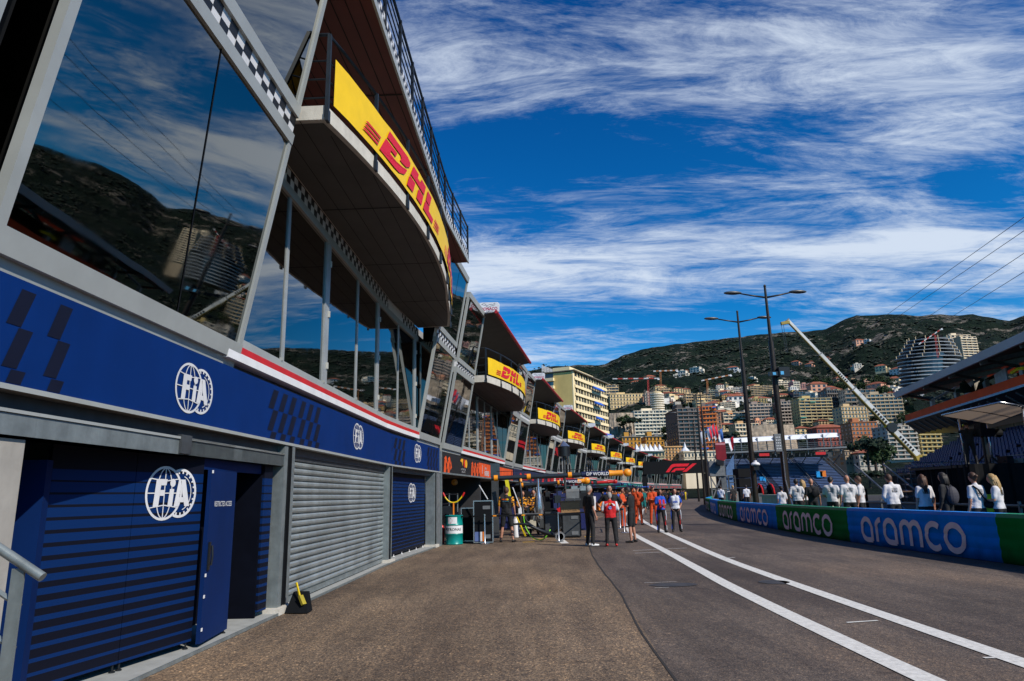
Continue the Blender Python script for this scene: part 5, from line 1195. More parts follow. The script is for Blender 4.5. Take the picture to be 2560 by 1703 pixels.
    md = ob.modifiers.new('r', 'REMESH'); md.mode = 'VOXEL'; md.voxel_size = .021 if detail else .034; md.use_smooth_shade = True
    sm_ = ob.modifiers.new('s', 'SMOOTH'); sm_.iterations = 2; sm_.factor = .5
    dg = bpy.context.evaluated_depsgraph_get(); me2 = bpy.data.meshes.new_from_object(ob.evaluated_get(dg)); bpy.data.objects.remove(ob)
    mats = [skin, shirt, trous, shoes, sleeve or shirt]; ri = {'k': 0, 'c': 1, 't': 2, 's': 3, 'v': 4}
    for m_ in mats: me2.materials.append(m_)
    SS = [(a - O, b - O, (b - a), (b - a).length_squared, ra, rb, ri[g_]) for a, b, ra, rb, g_ in S]
    # cloth folds and region colours
    waist = .97 * k
    idx = []
    for p in me2.polygons:
        c = p.center; best = 9; bi = 0
        if (c - (hc - O)).length < .15 * k: bi = 0; 
        else:
            for a, b, d, L2, ra, rb, g_ in SS:
                t = max(0, min(1, (c - a).dot(d) / L2)); e = (c - a - d * t).length - (ra + (rb - ra) * t)
                if e < best: best = e; bi = g_
            if bi in (1, 2) and abs(c.z - waist) < .12 * k: bi = 1 if c.z > waist - .045 * k else 2
        idx.append(bi)
    me2.polygons.foreach_set('material_index', idx)
    if detail:
        for v in me2.vertices:
            c = v.co
            if c.z < 1.45 * k and (c.x ** 2 + c.y ** 2) < .16:
                q = noise.noise(Vector((c.x * 9 + x, c.y * 9, c.z * 5))) * .006 + noise.noise(Vector((c.x * 3, c.y * 3, c.z * 16 + y))) * .004; v.co += v.normal * q * k
    me2.polygons.foreach_set('use_smooth', [True] * len(me2.polygons))
    # fingers
    if detail:
        fb = MB()
        for sd in (-1, 1):
            sh, el, wr, palm, d = J[sd]; side = d.cross(r * sd if abs(d.dot(r)) < .8 else f).normalized(); sp = d.cross(side).normalized()
            fwd = f if abs(d.dot(f)) < .8 else up
            sp = (fwd - d * fwd.dot(d)).normalized(); cu = d.cross(sp).normalized() * (-sd)
            if cu.dot(r) * sd > 0: cu = -cu
            for q in range(4):
                b0 = palm + sp * (q - 1.5) * .017 * k + d * .015 * k; ln = (.068, .078, .073, .058)[q] * k
                fb.tube([b0, b0 + d * ln * .5 + cu * .006, b0 + d * ln * .85 + cu * .022, b0 + d * ln + cu * .036], [.0085 * k, .008 * k, .0072 * k, .005 * k], 6)
            b0 = wr + d * .03 * k + sp * .03 * k; fb.tube([b0, b0 + sp * .022 * k + d * .025 * k, b0 + sp * .026 * k + d * .052 * k + cu * .01], [.011 * k, .0095 * k, .007 * k], 6)
        base = len(me2.vertices); bm = bmesh.new(); bm.from_mesh(me2); vs = [bm.verts.new(v - O) for v in fb.v]
        for fc in fb.f:
            try: nf = bm.faces.new([vs[i] for i in fc]); nf.material_index = 0; nf.smooth = True
            except ValueError: pass
        bm.to_mesh(me2); bm.free()
    me2.name = 'body'; body = link(bpy.data.objects.new('body', me2)); body.parent = root; WL[body] = O.copy()
    # face marks
    if detail:
        fm = MB()
        for sd in (-1, 1): fm.ball(hc + Mh @ Vector((sd * .03, .092, .012)) * k, .011 * k, .006 * k, .007 * k, 8, 5, Mh)
        fm.build('eyes', NEAR_BLACK, root)
        fm = MB(); fm.ball(hc + Mh @ Vector((0, .089, -.058)) * k, .022 * k, .007 * k, .006 * k, 8, 5, Mh); fm.build('mouth', mat('lips', (.28, .08, .07), .6), root)
    hb = MB(); H = lambda a, b, c: hc + Mh @ Vector((a, b, c)) * k
    if hairstyle in ('short', 'cap', 'bun', 'long', 'mid'):
        n, m_ = 16, 8; rings = []
        top = hb.pt(H(0, -.01, .131))
        for j in range(1, m_):
            row = []
            for q in range(n):
                a = 2 * math.pi * q / n; back = .5 - .5 * math.sin(a)      # sin(a)=1 is the front
                lim = .22 + (.50 if hairstyle != 'cap' else .3) * back; t = math.pi * lim * j / (m_ - 1) * 1.05
                row.append(hb.pt(H(.088 * math.sin(t) * math.cos(a), -.006 + .108 * math.sin(t) * math.sin(a), .004 + .127 * math.cos(t))))
            rings.append(row)
        for q in range(n): hb.fi([top, rings[0][q], rings[0][(q + 1) % n]])
        for i in range(len(rings) - 1):
            for q in range(n): hb.fi([rings[i][q], rings[i + 1][q], rings[i + 1][(q + 1) % n], rings[i][(q + 1) % n]])
        if hairstyle == 'bun': hb.ball(H(0, -.12, .03), .04 * k, .045 * k, .04 * k, 10, 8)
        if hairstyle in ('long', 'mid'):
            L = .40 if hairstyle == 'long' else .24; rng = random.Random(int(x * 31))
            for q in range(22):
                a = math.pi * (1.0 + q / 21.0); cx_, cy_ = .082 * math.cos(a), .1 * math.sin(a); j = rng.uniform(-.015, .015)
                hb.tube([H(cx_, cy_, .06), H(cx_ * 1.12, cy_ * 1.12 - .01, -.04), H(cx_ * 1.1 + j, cy_ * 1.05 - .03, -.16), H(cx_ * .95 + j * 2, cy_ * .8 - .05, -L * (.9 + j * 6))], [.026 * k, .03 * k, .027 * k, .008 * k], 6)
        hb.build('cap' if hairstyle == 'cap' else 'hair', hair, root, smooth=True)
        if hairstyle == 'cap':
            cb = MB(); cb.obox(H(0, .13, .05), Mh @ Vector((.06, 0, 0)) * k, Mh @ Vector((0, .05, -.01)) * k, Mh @ Vector((0, .001, .006)) * k); cb.build('cap_brim', hair, root)
    elif hairstyle == 'bald': pass
    return root, P, r, f, k
def back_print(root, P, r, f, kk, rings=True, y0=1.33, txt='Revolut', m=BLACKM):
    """four linked rings and a word across the upper back"""
    mb = MB(); O = P(0, 0, 0)
    def fn(u, v, o):
        bow = .022 * (u / .14) ** 2; return P(u, -(.118 + o) + bow, y0 + v)
    if rings:
        for q in range(4): stroke(mb, arc(-.066 + q * .044, 0, .030, .028, 0, 360, 14)[:-1], .007, fn, .001 * (q % 2), True)
    put_text(mb, txt, fn, 0, -.062, .055, .0, bold=.002); mb.build('back_print', m, root)

# the group in the lane
p = person('silver haired man in black polo and long trousers seen from his back left, chatting', 2.32, 22.32, 1.85, 62, hair=HAIRG, shoes=SHOEW, arms='down')
p = person('tall man in black polo with dark glasses facing us, hands on hips', 3.3, 24.6, 1.88, 188, arms='hips', hair=HAIRB, build=1.12)
mb = MB(); P = p[1]
for sd in (-1, 1): stroke(mb, arc(sd * .032, 1.655, .024, .018, 0, 360, 10)[:-1], .006, lambda u, v, o: P(u, .138 + o, v), 0, True)
mb.build('glasses', NEAR_BLACK, p[0])
p = person('short grey haired man in red and white team shirt seen from behind', 2.95, 22.1, 1.63, 4, REDC, BLK, SHOER, SKIN2, HAIRG, 'short', 'front', build=1.1, sleeve=WHC)
mb = MB(); P = p[1]; f_ = lambda u, v, o: P(u, -(.122 + o) + .03 * (u / .16) ** 2, v)
poly(mb, arc(0, 1.25, .052, .052, 0, 360, 18)[:-1], f_, .004); mb.build('round_logo', WHC, p[0]); mb = MB(); put_text(mb, 'hp', f_, 0, 1.26, .09, .007, shear=.3, bold=.003); mb.build('lettering', BLC, p[0])
mb = MB(); stroke(mb, arc(0, 1.25, .052, .052, 0, 360, 18)[:-1], .01, f_, .0055, True); mb.build('logo_ring', BLC, p[0])
mb = MB()
for sd in (-1, 1): poly(mb, [(sd * .05, 1.41), (sd * .17, 1.36), (sd * .17, 1.3), (sd * .11, 1.32)], f_, .004)
mb.build('shoulder_stripe', WHC, p[0]); mb = MB(); poly(mb, [(-.018, 1.4), (.018, 1.4), (.018, 1.365), (0, 1.35), (-.018, 1.365)], f_, .004); mb.build('shield_badge', YELP, p[0])
person('young man in black t-shirt and black shorts looking down at his arms', 3.84, 23.5, 1.81, -62, shorts=True, legs=.05, arms='crossed', head_down=.12, hair=HAIRB)
p = person('man in black team shirt with orange camouflage sleeves and shorts seen from behind', -.34, 25.2, 1.9, 12, sleeve=CAMO, shorts=True, hair=HAIRBR, arms='down', legs=.05, build=1.08)
P = p[1]; f_ = lambda u, v, o: P(u, -(.125 + o) + .03 * (u / .16) ** 2, v)
mb = MB(); poly(mb, arc(.03, 1.36, .032, .03, 0, 360, 12)[:-1], f_, .004); poly(mb, [(-.14, 1.37), (-.05, 1.39), (-.03, 1.35), (-.07, 1.34)], f_, .004); mb.build('orange_logo', mat('logo_orange2', (.8, .12, .01), .5), p[0])
mb = MB(); poly(mb, arc(.07, 1.36, .032, .03, 0, 360, 12)[:-1], f_, .006); mb.build('yellow_logo', YELP, p[0]); mb = MB(); put_text(mb, 'MASTERCARD', f_, -.0, 1.3, .035, .004); mb.build('lettering', mat('print_cyan', (.1, .4, .6), .5), p[0])
person('mechanic in orange and black camouflage shirt reading his phone', .75, 30.0, 1.85, 178, CAMO, BLK, arms='hold', head_down=.1, hair=HAIRB)
person('second mechanic in orange camouflage half hidden behind the first', .3, 31.2, 1.8, 170, CAMO, BLK, arms='front', hair=HAIRBR, detail=0)
person('marshal in bright orange overalls and dark cap facing us with folded arms', 6.95, 35.6, 1.93, 182, ORC, ORC, SHOE, SKIN, NVY, 'cap', 'crossed', longsl=True)
person('marshal in orange overalls standing behind the man in shorts', 6.25, 36, 1.93, 20, ORC, ORC, SHOE, SKIN, NVY, 'cap', 'front', longsl=True)
person('marshal in orange overalls and dark cap left of the other marshals', 5.1, 33.6, 1.85, 120, ORC, ORC, SHOE, SKIN, NVY, 'cap', 'crossed', longsl=True)
person('orange haired person in orange overalls between two marshals', 7.0, 41.5, 1.85, 165, ORC, ORC, SHOE, SKIN, mat('hair_orange', (.6, .12, .02), .6), 'mid', 'down', longsl=True, detail=0)
person('person in teal green top and shorts walking behind the marshals', 9.6, 53, 1.9, 185, TLC, TLC, SHOE, SKIN, HAIRBL, 'long', 'down', shorts=True, detail=0)
p1_ = person('long haired woman holding a red and blue folder, white trimmed trousers', 5.9, 28.7, 1.72, 175, BLC, BLK, SHOE, SKIN2, HAIRBR, 'long', 'hold', female=True)
P = p1_[1]
for (u0, u1, m_) in ((-.12, -.03, REDC), (-.03, .03, BLC), (.03, .12, REDC)):
    mb = MB(); mb.hexa([P(u0, .24, .98), P(u1, .24, .98), P(u1, .255, .98), P(u0, .255, .98), P(u0, .2, 1.33), P(u1, .2, 1.33), P(u1, .215, 1.33), P(u0, .215, 1.33)]); 
    if m_ is BLC and u0 == -.03: mb.build('folder_stripe', m_, fo)
    else: fo = mb.build('team_folder' if u0 < -.05 else 'folder_half', m_, None, label='red half of the folder held by the long haired woman' if u0 < 0 else 'second red half of the folder held by the long haired woman', cat='folder')
p2_ = person('dark haired woman in white and blue t-shirt, hands in the pockets of red lettered trousers', 6.57, 29.0, 1.75, 188, WHC, BLK, SHOE, SKIN, HAIRB, 'long', 'pocket', female=True, sleeve=BLC, head_down=.05)
P = p2_[1]; f_ = lambda u, v, o: P(-u, .118 + o - .03 * (u / .13) ** 2, v)
mb = MB(); put_text(mb, 'VISA', f_, 0, 1.2, .1, .004, bold=.005, shear=.2); mb.build('lettering', BLC, p2_[0])
for pp in (p1_, p2_):
    P = pp[1]
    for sd in (-1, 1):
        mb = MB(); mb.tube([P(sd * .185, .03, .88), P(sd * .2, .04, .7), P(sd * .195, .03, .5)], [.02, .018, .012], 6); mb.tube([P(sd * .19, .02, .3), P(sd * .2, .02, .12)], .016, 6); mb.build('trouser_stripe', BLC if sd > 0 else WHC, pp[0])
    mb = MB(); V_, F_ = text2d('HUGO', .1, .006); f2 = lambda u, v, o: P(-.135 - v, .075 + o, .47 - u); base = 0
    put_text(mb, 'HUGO', lambda u, v, o: P(-.14 - v * .5, .08 + o, .48 - u), 0, 0, .12, .0, bold=.006); mb.build('lettering', REDC, pp[0])
# white shirts on the track side behind the barrier
TZ = .15
def trackside(px_, topy, back, **kk):
    """stand a person 'back' metres behind the barrier where the photo shows the head"""
    lo = None
    for i in range(400):
        s = 6 + i * .15; q = Vector(bar3(s, -back, 0)); 
        d = Vector((q.x, q.y)); v = Vector((q.x, q.y, 1.6 - CH + 0)); w_ = v.dot(FW)
        X_ = 1280 + F * v.dot(RT) / w_
        if lo is None or abs(X_ - px_) < lo[0]: lo = (abs(X_ - px_), q)
    q = lo[1]; v = at(px_, topy, q.y); hh = max(1.58, min(1.86, v.z - TZ))
    return q.x, q.y, hh
TP = [(1954, 1219, .85, dict(label='short woman in pale t-shirt, dark hair pinned up, leftmost of the walking team', face=10, hair=HAIRB, hairstyle='bun', female=True)),
      (1990, 1193, 1.0, dict(label='man in pale team t-shirt with curly dark hair beside a blonde woman', face=18, arms='pocket', hair=HAIRB)),
      (2009, 1200, 1.7, dict(label='woman with long blond hair mostly hidden behind the curly haired man', face=-20, hair=HAIRBL, hairstyle='long', female=True)),
      (2030, 1197, 1.1, dict(label='bald man in black t-shirt with a black bag across his back', face=12, hairstyle='bald', shirt=BLK)),
      (2077, 1191, 1.0, dict(label='dark haired man in pale team t-shirt just right of the man in black', face=32, arms='front', head_down=.06, hair=HAIRB)),
      (2121, 1187, .9, dict(label='bald broad man in pale team t-shirt in the middle of the walking team', face=2, legs=.05, hairstyle='bald', build=1.08)),
      (2152, 1191, 1.35, dict(label='brown haired man in pale t-shirt overlapped by the bald man', face=-48, build=.96, hair=HAIRBR)),
      (2227, 1185, .9, dict(label='man in long sleeved pale grey pullover looking down', face=-10, hair=HAIRBR, longsl=True, arms='front', build=1.1, head_down=.1)),
      (2305, 1187, .9, dict(label='woman with very long dark hair in pale t-shirt', face=5, hair=HAIRBR, hairstyle='long', female=True)),
      (2364, 1182, 1.2, dict(label='dark haired woman in black with a dark grey bag over her back', face=-30, hair=HAIRB, hairstyle='mid', shirt=BLK, longsl=True)),
      (2441, 1182, .8, dict(label='woman with hair in a bun and a black strap bag across her back', face=-10, hair=HAIRBR, hairstyle='bun', female=True)),
      (2492, 1184, 1.2, dict(label='woman with long blond hair in pale t-shirt, rightmost of the team', face=-35, hair=HAIRBL, hairstyle='long', female=True, head_down=.1, arms='hold'))]
for (px_, ty, bk_, kk) in TP:
    x_, y_, h_ = trackside(px_, ty, bk_); kk.setdefault('shirt', SHG)
    q = person(x=x_, y=y_, h=h_, z0=TZ, **kk)
    if kk['shirt'] is SHG: back_print(*q)
    P = q[1]
    if 'black bag across' in kk['label']:
        mb = MB(); mb.ball(P(.05, -.17, 1.2), .13, .07, .16, 12, 8); mb.build('shoulder_bag', NEAR_BLACK, label='black bag on the back of the bald man in black', cat='bag')
    if 'strap bag' in kk['label']:
        mb = MB(); mb.tube([P(-.13, -.07, 1.45), P(-.06, -.135, 1.36), P(.03, -.145, 1.2), P(.14, -.14, 1.06)], .022, 6); mb.ball(P(.2, -.14, 1.0), .15, .06, .09, 12, 8); mb.build('strap_bag', NEAR_BLACK, label='small black strap bag worn by the woman with the bun', cat='bag')
    if 'dark grey bag' in kk['label']:
        mb = MB(); mb.ball(P(.0, -.16, 1.17), .16, .1, .24, 14, 10); mb.tube([P(-.1, -.1, 1.42), P(-.1, -.14, 1.3)], .02, 6); mb.tube([P(.1, -.1, 1.42), P(.1, -.14, 1.3)], .02, 6); mb.build('backpack', mat('bag_grey', (.035, .033, .045), .7), label='large dark grey bag on the back of the woman in black', cat='bag')
for px_, ty, bk_, kk in ((1802, 1212, 2, dict(label='man in white shirt and black trousers, left of the far pair behind the barrier', shirt=WHC, face=30)), (1833, 1218, 2, dict(label='person in black t-shirt between the two men in white shirts', shirt=BLK, face=-20, hair=HAIRBL)), (1866, 1214, 2.2, dict(label='man in white shirt and black trousers, right of the far pair behind the barrier', shirt=WHC, face=0))):
    x_, y_, h_ = at(px_, 1230, 52).x, 52, 1.8
    person(x=x_, y=y_, h=1.82, z0=TZ, detail=0, **kk)
# crowd far down the lane
protos = []
for c_, t_, hc_ in ((REDC, BLK, HAIRB), (BLK, BLK, HAIRBR), (NVY, NVY, HAIRB), (WHC, NVY, HAIRB), (ORC, ORC, NVY), (TLC, BLK, HAIRB), (YLC, YLC, HAIRB), (BLC, BLK, HAIRBR), (GRC, BLK, HAIRBL)):
    protos.append(person('x', 0, 0, 1.78, 0, c_, t_, SHOE, SKIN, hc_, 'short', random.choice(('down', 'hips', 'front')), detail=0)[0])
cname = ['red top', 'black clothes', 'navy clothes', 'white shirt', 'orange overalls', 'teal top', 'yellow overalls', 'blue top', 'green top']
rr = random.Random(11)
for k in range(165):
    q = rr.choice((0, 1, 1, 1, 2, 2, 2, 3, 3, 4, 5, 6, 7, 7, 8, 1, 0)); Y = 34 + 115 * rr.random() ** .8; s = BS[4] + (Y - 24.3) * 1.03; d = rr.uniform(.4, 8.5) if Y > 60 else rr.uniform(.3, 2.6)
    if Y < 44: d = rr.uniform(.2, 3.4)
    c_ = W3(s, d, 0); o = copy_tree(protos[q]) if k >= 0 else None
    o.location = (c_[0], c_[1], 0); o.rotation_euler.z = rr.uniform(0, 6.28); o.scale = [rr.uniform(.95, 1.05)] * 3
    tag(o, 'distant crew member in %s among the people in front of the far garages' % cname[q], 'person', 'distant crew in ' + cname[q])
for p_ in protos:
    for ch in list(p_.children): bpy.data.objects.remove(ch)
    bpy.data.objects.remove(p_)
# ------------------------------------------------------------------ lettered gantry across the lane
gt = empty('start_gantry', (20.3, 110, 0), 'black gantry board with a big red race logo spanning the lane far ahead', 'gantry')
gA, gB = Vector((20.35, 110, 4.38)), Vector((30.5, 110, 4.42))
mb = MB(); mb.hexa([(20.3, 110, 4.38), (30.6, 110, 4.42), (30.6, 110.8, 4.42), (20.3, 110.8, 4.38), (20.4, 110, 6.32), (30.5, 110, 6.55), (30.5, 110.8, 6.55), (20.4, 110.8, 6.32)]); bd = mb.build('board', NEAR_BLACK, gt)
for x in (20.5, 30.3): mb = MB(); mb.box(x - .35, x + .35, 110.2, 110.7, 0, 4.38); mb.build('leg', NEAR_BLACK, gt)
Lr = mat('logo_red_bright', (.75, .01, .02), .4)
fg = lambda u, v, o: (23.9 + u * 1.0, 109.98 - o, 4.66 + v * .98)
mb = MB()
poly(mb, [(-.05, 0), (.45, 0), (.85, .55), (1.2, .75), (3.6, .75), (4.15, 1.02), (1.7, 1.02), (1.1, 1.0), (.6, .75)] if False else [(-.1, 0), (.45, 0), (.95, .62), (1.15, .78), (1.45, .85), (3.4, .85), (3.75, 1.3), (1.3, 1.3), (.85, 1.15)], fg, .003)
poly(mb, [(.75, 0), (1.3, 0), (1.5, .25), (2.75, .25), (3.1, .62), (1.6, .62), (1.3, .5)], fg, .004)
poly(mb, [(2.55, 0), (3.2, 0), (4.9, 1.3), (4.25, 1.3)], fg, .005)
mb.build('logo', Lr, bd)
# ------------------------------------------------------------------ centre grandstand
SEATB = mat('seat_blue', (.06, .1, .22), .5, 0, .15, 1); SEATD = mat('seat_dark', (.005, .015, .06), .6, 0, .15, 1); SCAF = mat('scaffold', (.12, .135, .15), .5, .4, .2, 2); AWN = mat('awning_white', (.72, .73, .77), .6, 0, .05, .5)
gs = empty('grandstand', (46, 150, 0), 'far blue grandstand under a white segmented awning behind the street lamps', 'grandstand')
x0, x1, n_ = 46.0, 72.2, 22
for r_ in range(n_):
    t = r_ / n_; z = 1.1 + t * 7.6; y = 150 + t * 13; xa, xb = x0 + t * 1.2, x1 - t * .6 + (1 - t) * 1.0
    segs = [(xa, x0 + 9.2 - t * .8), (x0 + 11.3 - t * .8, x0 + 18.6 - t * .4), (x0 + 19.9 - t * .4, xb)]
    mb = MB()
    for (a, b) in segs:
        mb.box(a, b, y + .1, y + .38, z + .2, z + .27); mb.box(a, b, y + .33, y + .4, z + .27, z + .4)
    mb.build('seat_row', SEATB, gs)
mb = MB()
for r_ in range(n_):
    t = r_ / n_; z = 1.1 + t * 7.6; y = 150 + t * 13; mb.box(x0 + t * 1.2 - .1, x1 + .4 - t * .4, y, y + .5, z - .15, z + .06)
mb.build('steps', SEATD, gs)
mb = MB(); mb.hexa([(x0 - .4, 149.8, -.1), (x1 + 1.3, 149.8, -.1), (x1, 163.4, -.1), (x0 + 1, 163.4, -.1), (x0 - .4, 149.8, 1.0), (x1 + 1.3, 149.8, 1.0), (x1, 163.4, 8.4), (x0 + 1, 163.4, 8.4)]); mb.build('substructure', NEAR_BLACK, gs)
for xx, sl in ((x0 - .3, 1.2), (x0 + 9.2, -.7), (x0 + 18.8, -.4), (x1 + 1.2, -.9)):
    mb = MB(); mb.bar((xx, 150, 2.1), (xx + sl, 163, 9.9), .12); mb.bar((xx, 150, 1.1), (xx + sl, 163, 8.8), .1); mb.build('stair_rail', SCAF, gs)
for (xx, zz_, m_) in ((x0 + 8.0, 3.1, mat('screen_blue', (.02, .3, .7), .3)), (x0 + 21.4, 4.1, ORANGE), (x0 + 20.6, 4.0, mat('screen_blue', (.02, .3, .7), .3))):
    mb = MB(); mb.box(xx, xx + 1.3, 154, 154.3, zz_, zz_ + 1.3); mb.build('vomitory_panel', m_, gs)
# hospitality deck and awning above
zt = lambda x: 9.6 + (x - x0) * .018
for i in range(7):
    a, b = 46.2 + i * 3.62, 46.2 + (i + 1) * 3.62 - .12; za, zb = 11.75 + (a - 46.2) * .032, 11.75 + (b - 46.2) * .032
    mb = MB(); mb.hexa([(a, 151.5, za), (b, 151.5, zb), (b, 156, zb + .2), (a, 156, za + .2), (a, 152.2, za + .95), (b, 152.2, zb + .95), (b, 156, zb + 1.3), (a, 156, za + 1.3)]); mb.build('awning', AWN, gs)
for i in range(8):
    a = 46.2 + i * 3.62; mb = MB(); mb.bar((a, 151.6, 8.9), (a, 151.6, 12.6 + (a - 46) * .03), .2); mb.bar((a, 156, 8.9), (a, 156, 13), .2); mb.bar((a, 151.7, 9.0), (a, 156, 7.0), .14); mb.build('column', SCAF, gs)
mb = MB(); mb.hexa([(45.6, 151, 9.5), (72.6, 151, 10.1), (72.6, 157, 10.1), (45.6, 157, 9.5), (45.6, 151, 9.85), (72.6, 151, 10.45), (72.6, 157, 10.45), (45.6, 157, 9.85)]); mb.build('deck', MGREY, gs)
for zz_ in (10.2, 10.6, 11.0): mb = MB(); mb.bar((45.6, 151, zz_), (72.4, 151, zz_ + .6), .07); mb.build('deck_rail', SCAF, gs)
for i in range(22): a = 45.8 + i * 1.26; mb = MB(); mb.bar((a, 151.2, 8.3 + .2), (a + .5, 152, 9.7), .09); mb.build('brace', SCAF, gs)
for xx in (x0 + 7.3, x0 + 19.6): mb = MB(); mb.box(xx, xx + 2.2, 150.9, 151, 8.75, 9.35); mb.build('red_plate', RED, gs)
mb = MB(); mb.box(45.8, 72.4, 158, 158.3, 8.6, 9.6); mb.build('back_rail', DGREY, gs)

# ------------------------------------------------------------------ right-hand terrace and blue stand
ha = rad(13.5); T_ = Vector((math.sin(ha), math.cos(ha), 0)); N_ = Vector((math.cos(ha), -math.sin(ha), 0)); O_ = Vector((37.7, 70, 0))
def RS(s, b, z): return O_ - T_ * s + N_ * b + Vector((0, 0, z))      # s towards the camera, b away from the track
sd_ = empty('blue_stand', RS(0, 0, 0), 'stand with rows of dark blue seats at the right below the terrace roof', 'grandstand')
stp = mat('seat_single', (.004, .022, .11), .5, 0, .2, 4, spec=.2)  # seats and steps coloured dark to stand for the terrace roof's shade
for r_ in range(9):
    b = r_ * .72; z = 2.7 + r_ * .36
    mb = MB(); mb.hexa([RS(-.3, b, 1.0), RS(58, b, 1.0), RS(58, b + .72, 1.0), RS(-.3, b + .72, 1.0), RS(-.3, b, z - .1), RS(58, b, z - .1), RS(58, b + .72, z - .1), RS(-.3, b + .72, z - .1)]); mb.build('terrace_step', BLACKM, sd_)
    mb = MB()
    for q in range(94):
        s_ = .2 + q * .6
        if q % 18 == 17: continue
        mb.hexa([RS(s_, b + .2, z + .18), RS(s_ + .44, b + .2, z + .18), RS(s_ + .44, b + .6, z + .2), RS(s_, b + .6, z + .2), RS(s_, b + .2, z + .24), RS(s_ + .44, b + .2, z + .24), RS(s_ + .44, b + .62, z + .26), RS(s_, b + .62, z + .26)])
        mb.hexa([RS(s_, b + .56, z + .26), RS(s_ + .44, b + .56, z + .26), RS(s_ + .44, b + .62, z + .26), RS(s_, b + .62, z + .26), RS(s_, b + .62, z + .6), RS(s_ + .44, b + .62, z + .6), RS(s_ + .44, b + .68, z + .6), RS(s_, b + .68, z + .6)])
    so_ = mb.build('seat_row', stp, sd_)
mb = MB(); mb.hexa([RS(-.3, -.4, 0), RS(58, -.4, 0), RS(58, 0, 0), RS(-.3, 0, 0), RS(-.3, -.4, 2.6), RS(58, -.4, 2.6), RS(58, 0, 2.6), RS(-.3, 0, 2.6)]); mb.build('front_wall', NEAR_BLACK, sd_)
for k in range(30):
    mb = MB(); mb.bar(RS(k * 2, -.5, .3), RS(k * 2, -.5, 3.3), .07); mb.build('fence_post', SCAF, sd_)
for z_ in (2.7, 3.0, 3.3): mb = MB(); mb.bar(RS(0, -.5, z_), RS(58, -.5, z_), .045); mb.build('fence_rail', SCAF, sd_)
for k in range(20):
    mb = MB(); c0 = RS(k * 3, 7.2, 5.6); mb.hexa([RS(k * 3 + .1, 6.6, 5.2), RS(k * 3 + 2.9, 6.6, 5.2), RS(k * 3 + 2.9, 6.7, 5.2), RS(k * 3 + .1, 6.7, 5.2), RS(k * 3 + .1, 6.6, 6.5), RS(k * 3 + 2.9, 6.6, 6.5), RS(k * 3 + 2.9, 6.7, 6.5), RS(k * 3 + .1, 6.7, 6.5)]); mb.build('rear_screen', mat('screen_tan', (.2, .165, .11), .5, 0, .4, .4), sd_)
mb = MB(); q = RS(24, 6.9, 6.3); mb.obox(q, T_ * .9, N_ * .03, (0, 0, .5)); mb.build('red_sign', RED, sd_)
# terrace building: deck with orange-red fascia, white ribbed roof
tr = empty('terrace_building', RS(0, 6, 0), 'dark terrace building with red fascia stripe and a white swept roof above the blue stand', 'terrace building')
tb0 = 4.2
def TS(s, b, z): return RS(s - 6.5, b + 2.6, z)
mb = MB(); mb.hexa([TS(4.8, 0, 8.15), TS(66, 0, 8.15), TS(66, 12, 8.15), TS(4.8, 12, 8.15), TS(4.8, 0, 8.8), TS(66, 0, 8.8), TS(66, 12, 8.8), TS(4.8, 12, 8.8)]); mb.build('red_fascia', mat('fascia_orange_red', (.8, .07, .008), .6, 0, .1, .5, spec=.1), tr)
mb = MB(); mb.hexa([TS(4.7, -.12, 7.97), TS(66, -.12, 7.97), TS(66, 0, 7.97), TS(4.7, 0, 7.97), TS(4.7, -.12, 8.14), TS(66, -.12, 8.14), TS(66, 0, 8.14), TS(4.7, 0, 8.14)]); mb.build('blue_edge', mat('edge_blue', (.1, .35, .5), .4), tr)
mb = MB(); mb.hexa([TS(3.6, 1.4, 6.9), TS(66, 1.4, 6.9), TS(66, 12, 6.9), TS(3.6, 12, 6.9), TS(4.7, 0, 7.96), TS(66, 0, 7.96), TS(66, 12, 7.96), TS(4.7, 12, 7.96)]); mb.build('deck', BLACKM, tr)
for k in range(38): mb = MB(); mb.bar(TS(5 + k * 1.6, .15, 7.8), TS(5 + k * 1.6, 1.5, 6.85), .12); mb.build('joist', MGREY, tr)
mb = MB(); mb.hexa([TS(16, 6, 5), TS(66, 6, 5), TS(66, 11, 5), TS(16, 11, 5), TS(16, 6, 11), TS(66, 6, 11), TS(66, 11, 11), TS(16, 11, 11)]); mb.build('wall', mat('terrace_dark', (.02, .014, .012), .8), tr)
# swept roof: curved section, rising from the tip
mb = MB(); rows = []
for i in range(24):
    s = 8.5 + i * 2.6; row = []
    for j in range(7):
        t = j / 6; b = -1.6 + 12 * t; z = 10.6 + 1.9 * math.sin(t * 1.4) + (.25 * math.sin(i * .9) if False else 0) - (.9 if i == 0 else 0) * 0
        row.append(mb.pt(TS(s, b, z)))
    rows.append(row)
for i in range(23):
    for j in range(6): mb.fi([rows[i][j], rows[i + 1][j], rows[i + 1][j + 1], rows[i][j + 1]])
rf = mb.build('roof', mat('roof_white', (.5, .5, .52), .5, 0, .08, .4), tr, smooth=True)
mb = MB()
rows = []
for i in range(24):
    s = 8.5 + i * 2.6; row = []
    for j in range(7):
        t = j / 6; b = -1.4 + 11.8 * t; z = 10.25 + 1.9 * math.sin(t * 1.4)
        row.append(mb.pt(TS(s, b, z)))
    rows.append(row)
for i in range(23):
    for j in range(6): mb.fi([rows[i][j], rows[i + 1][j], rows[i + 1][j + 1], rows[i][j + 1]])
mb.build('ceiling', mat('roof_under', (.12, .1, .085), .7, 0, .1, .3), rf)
mb = MB()
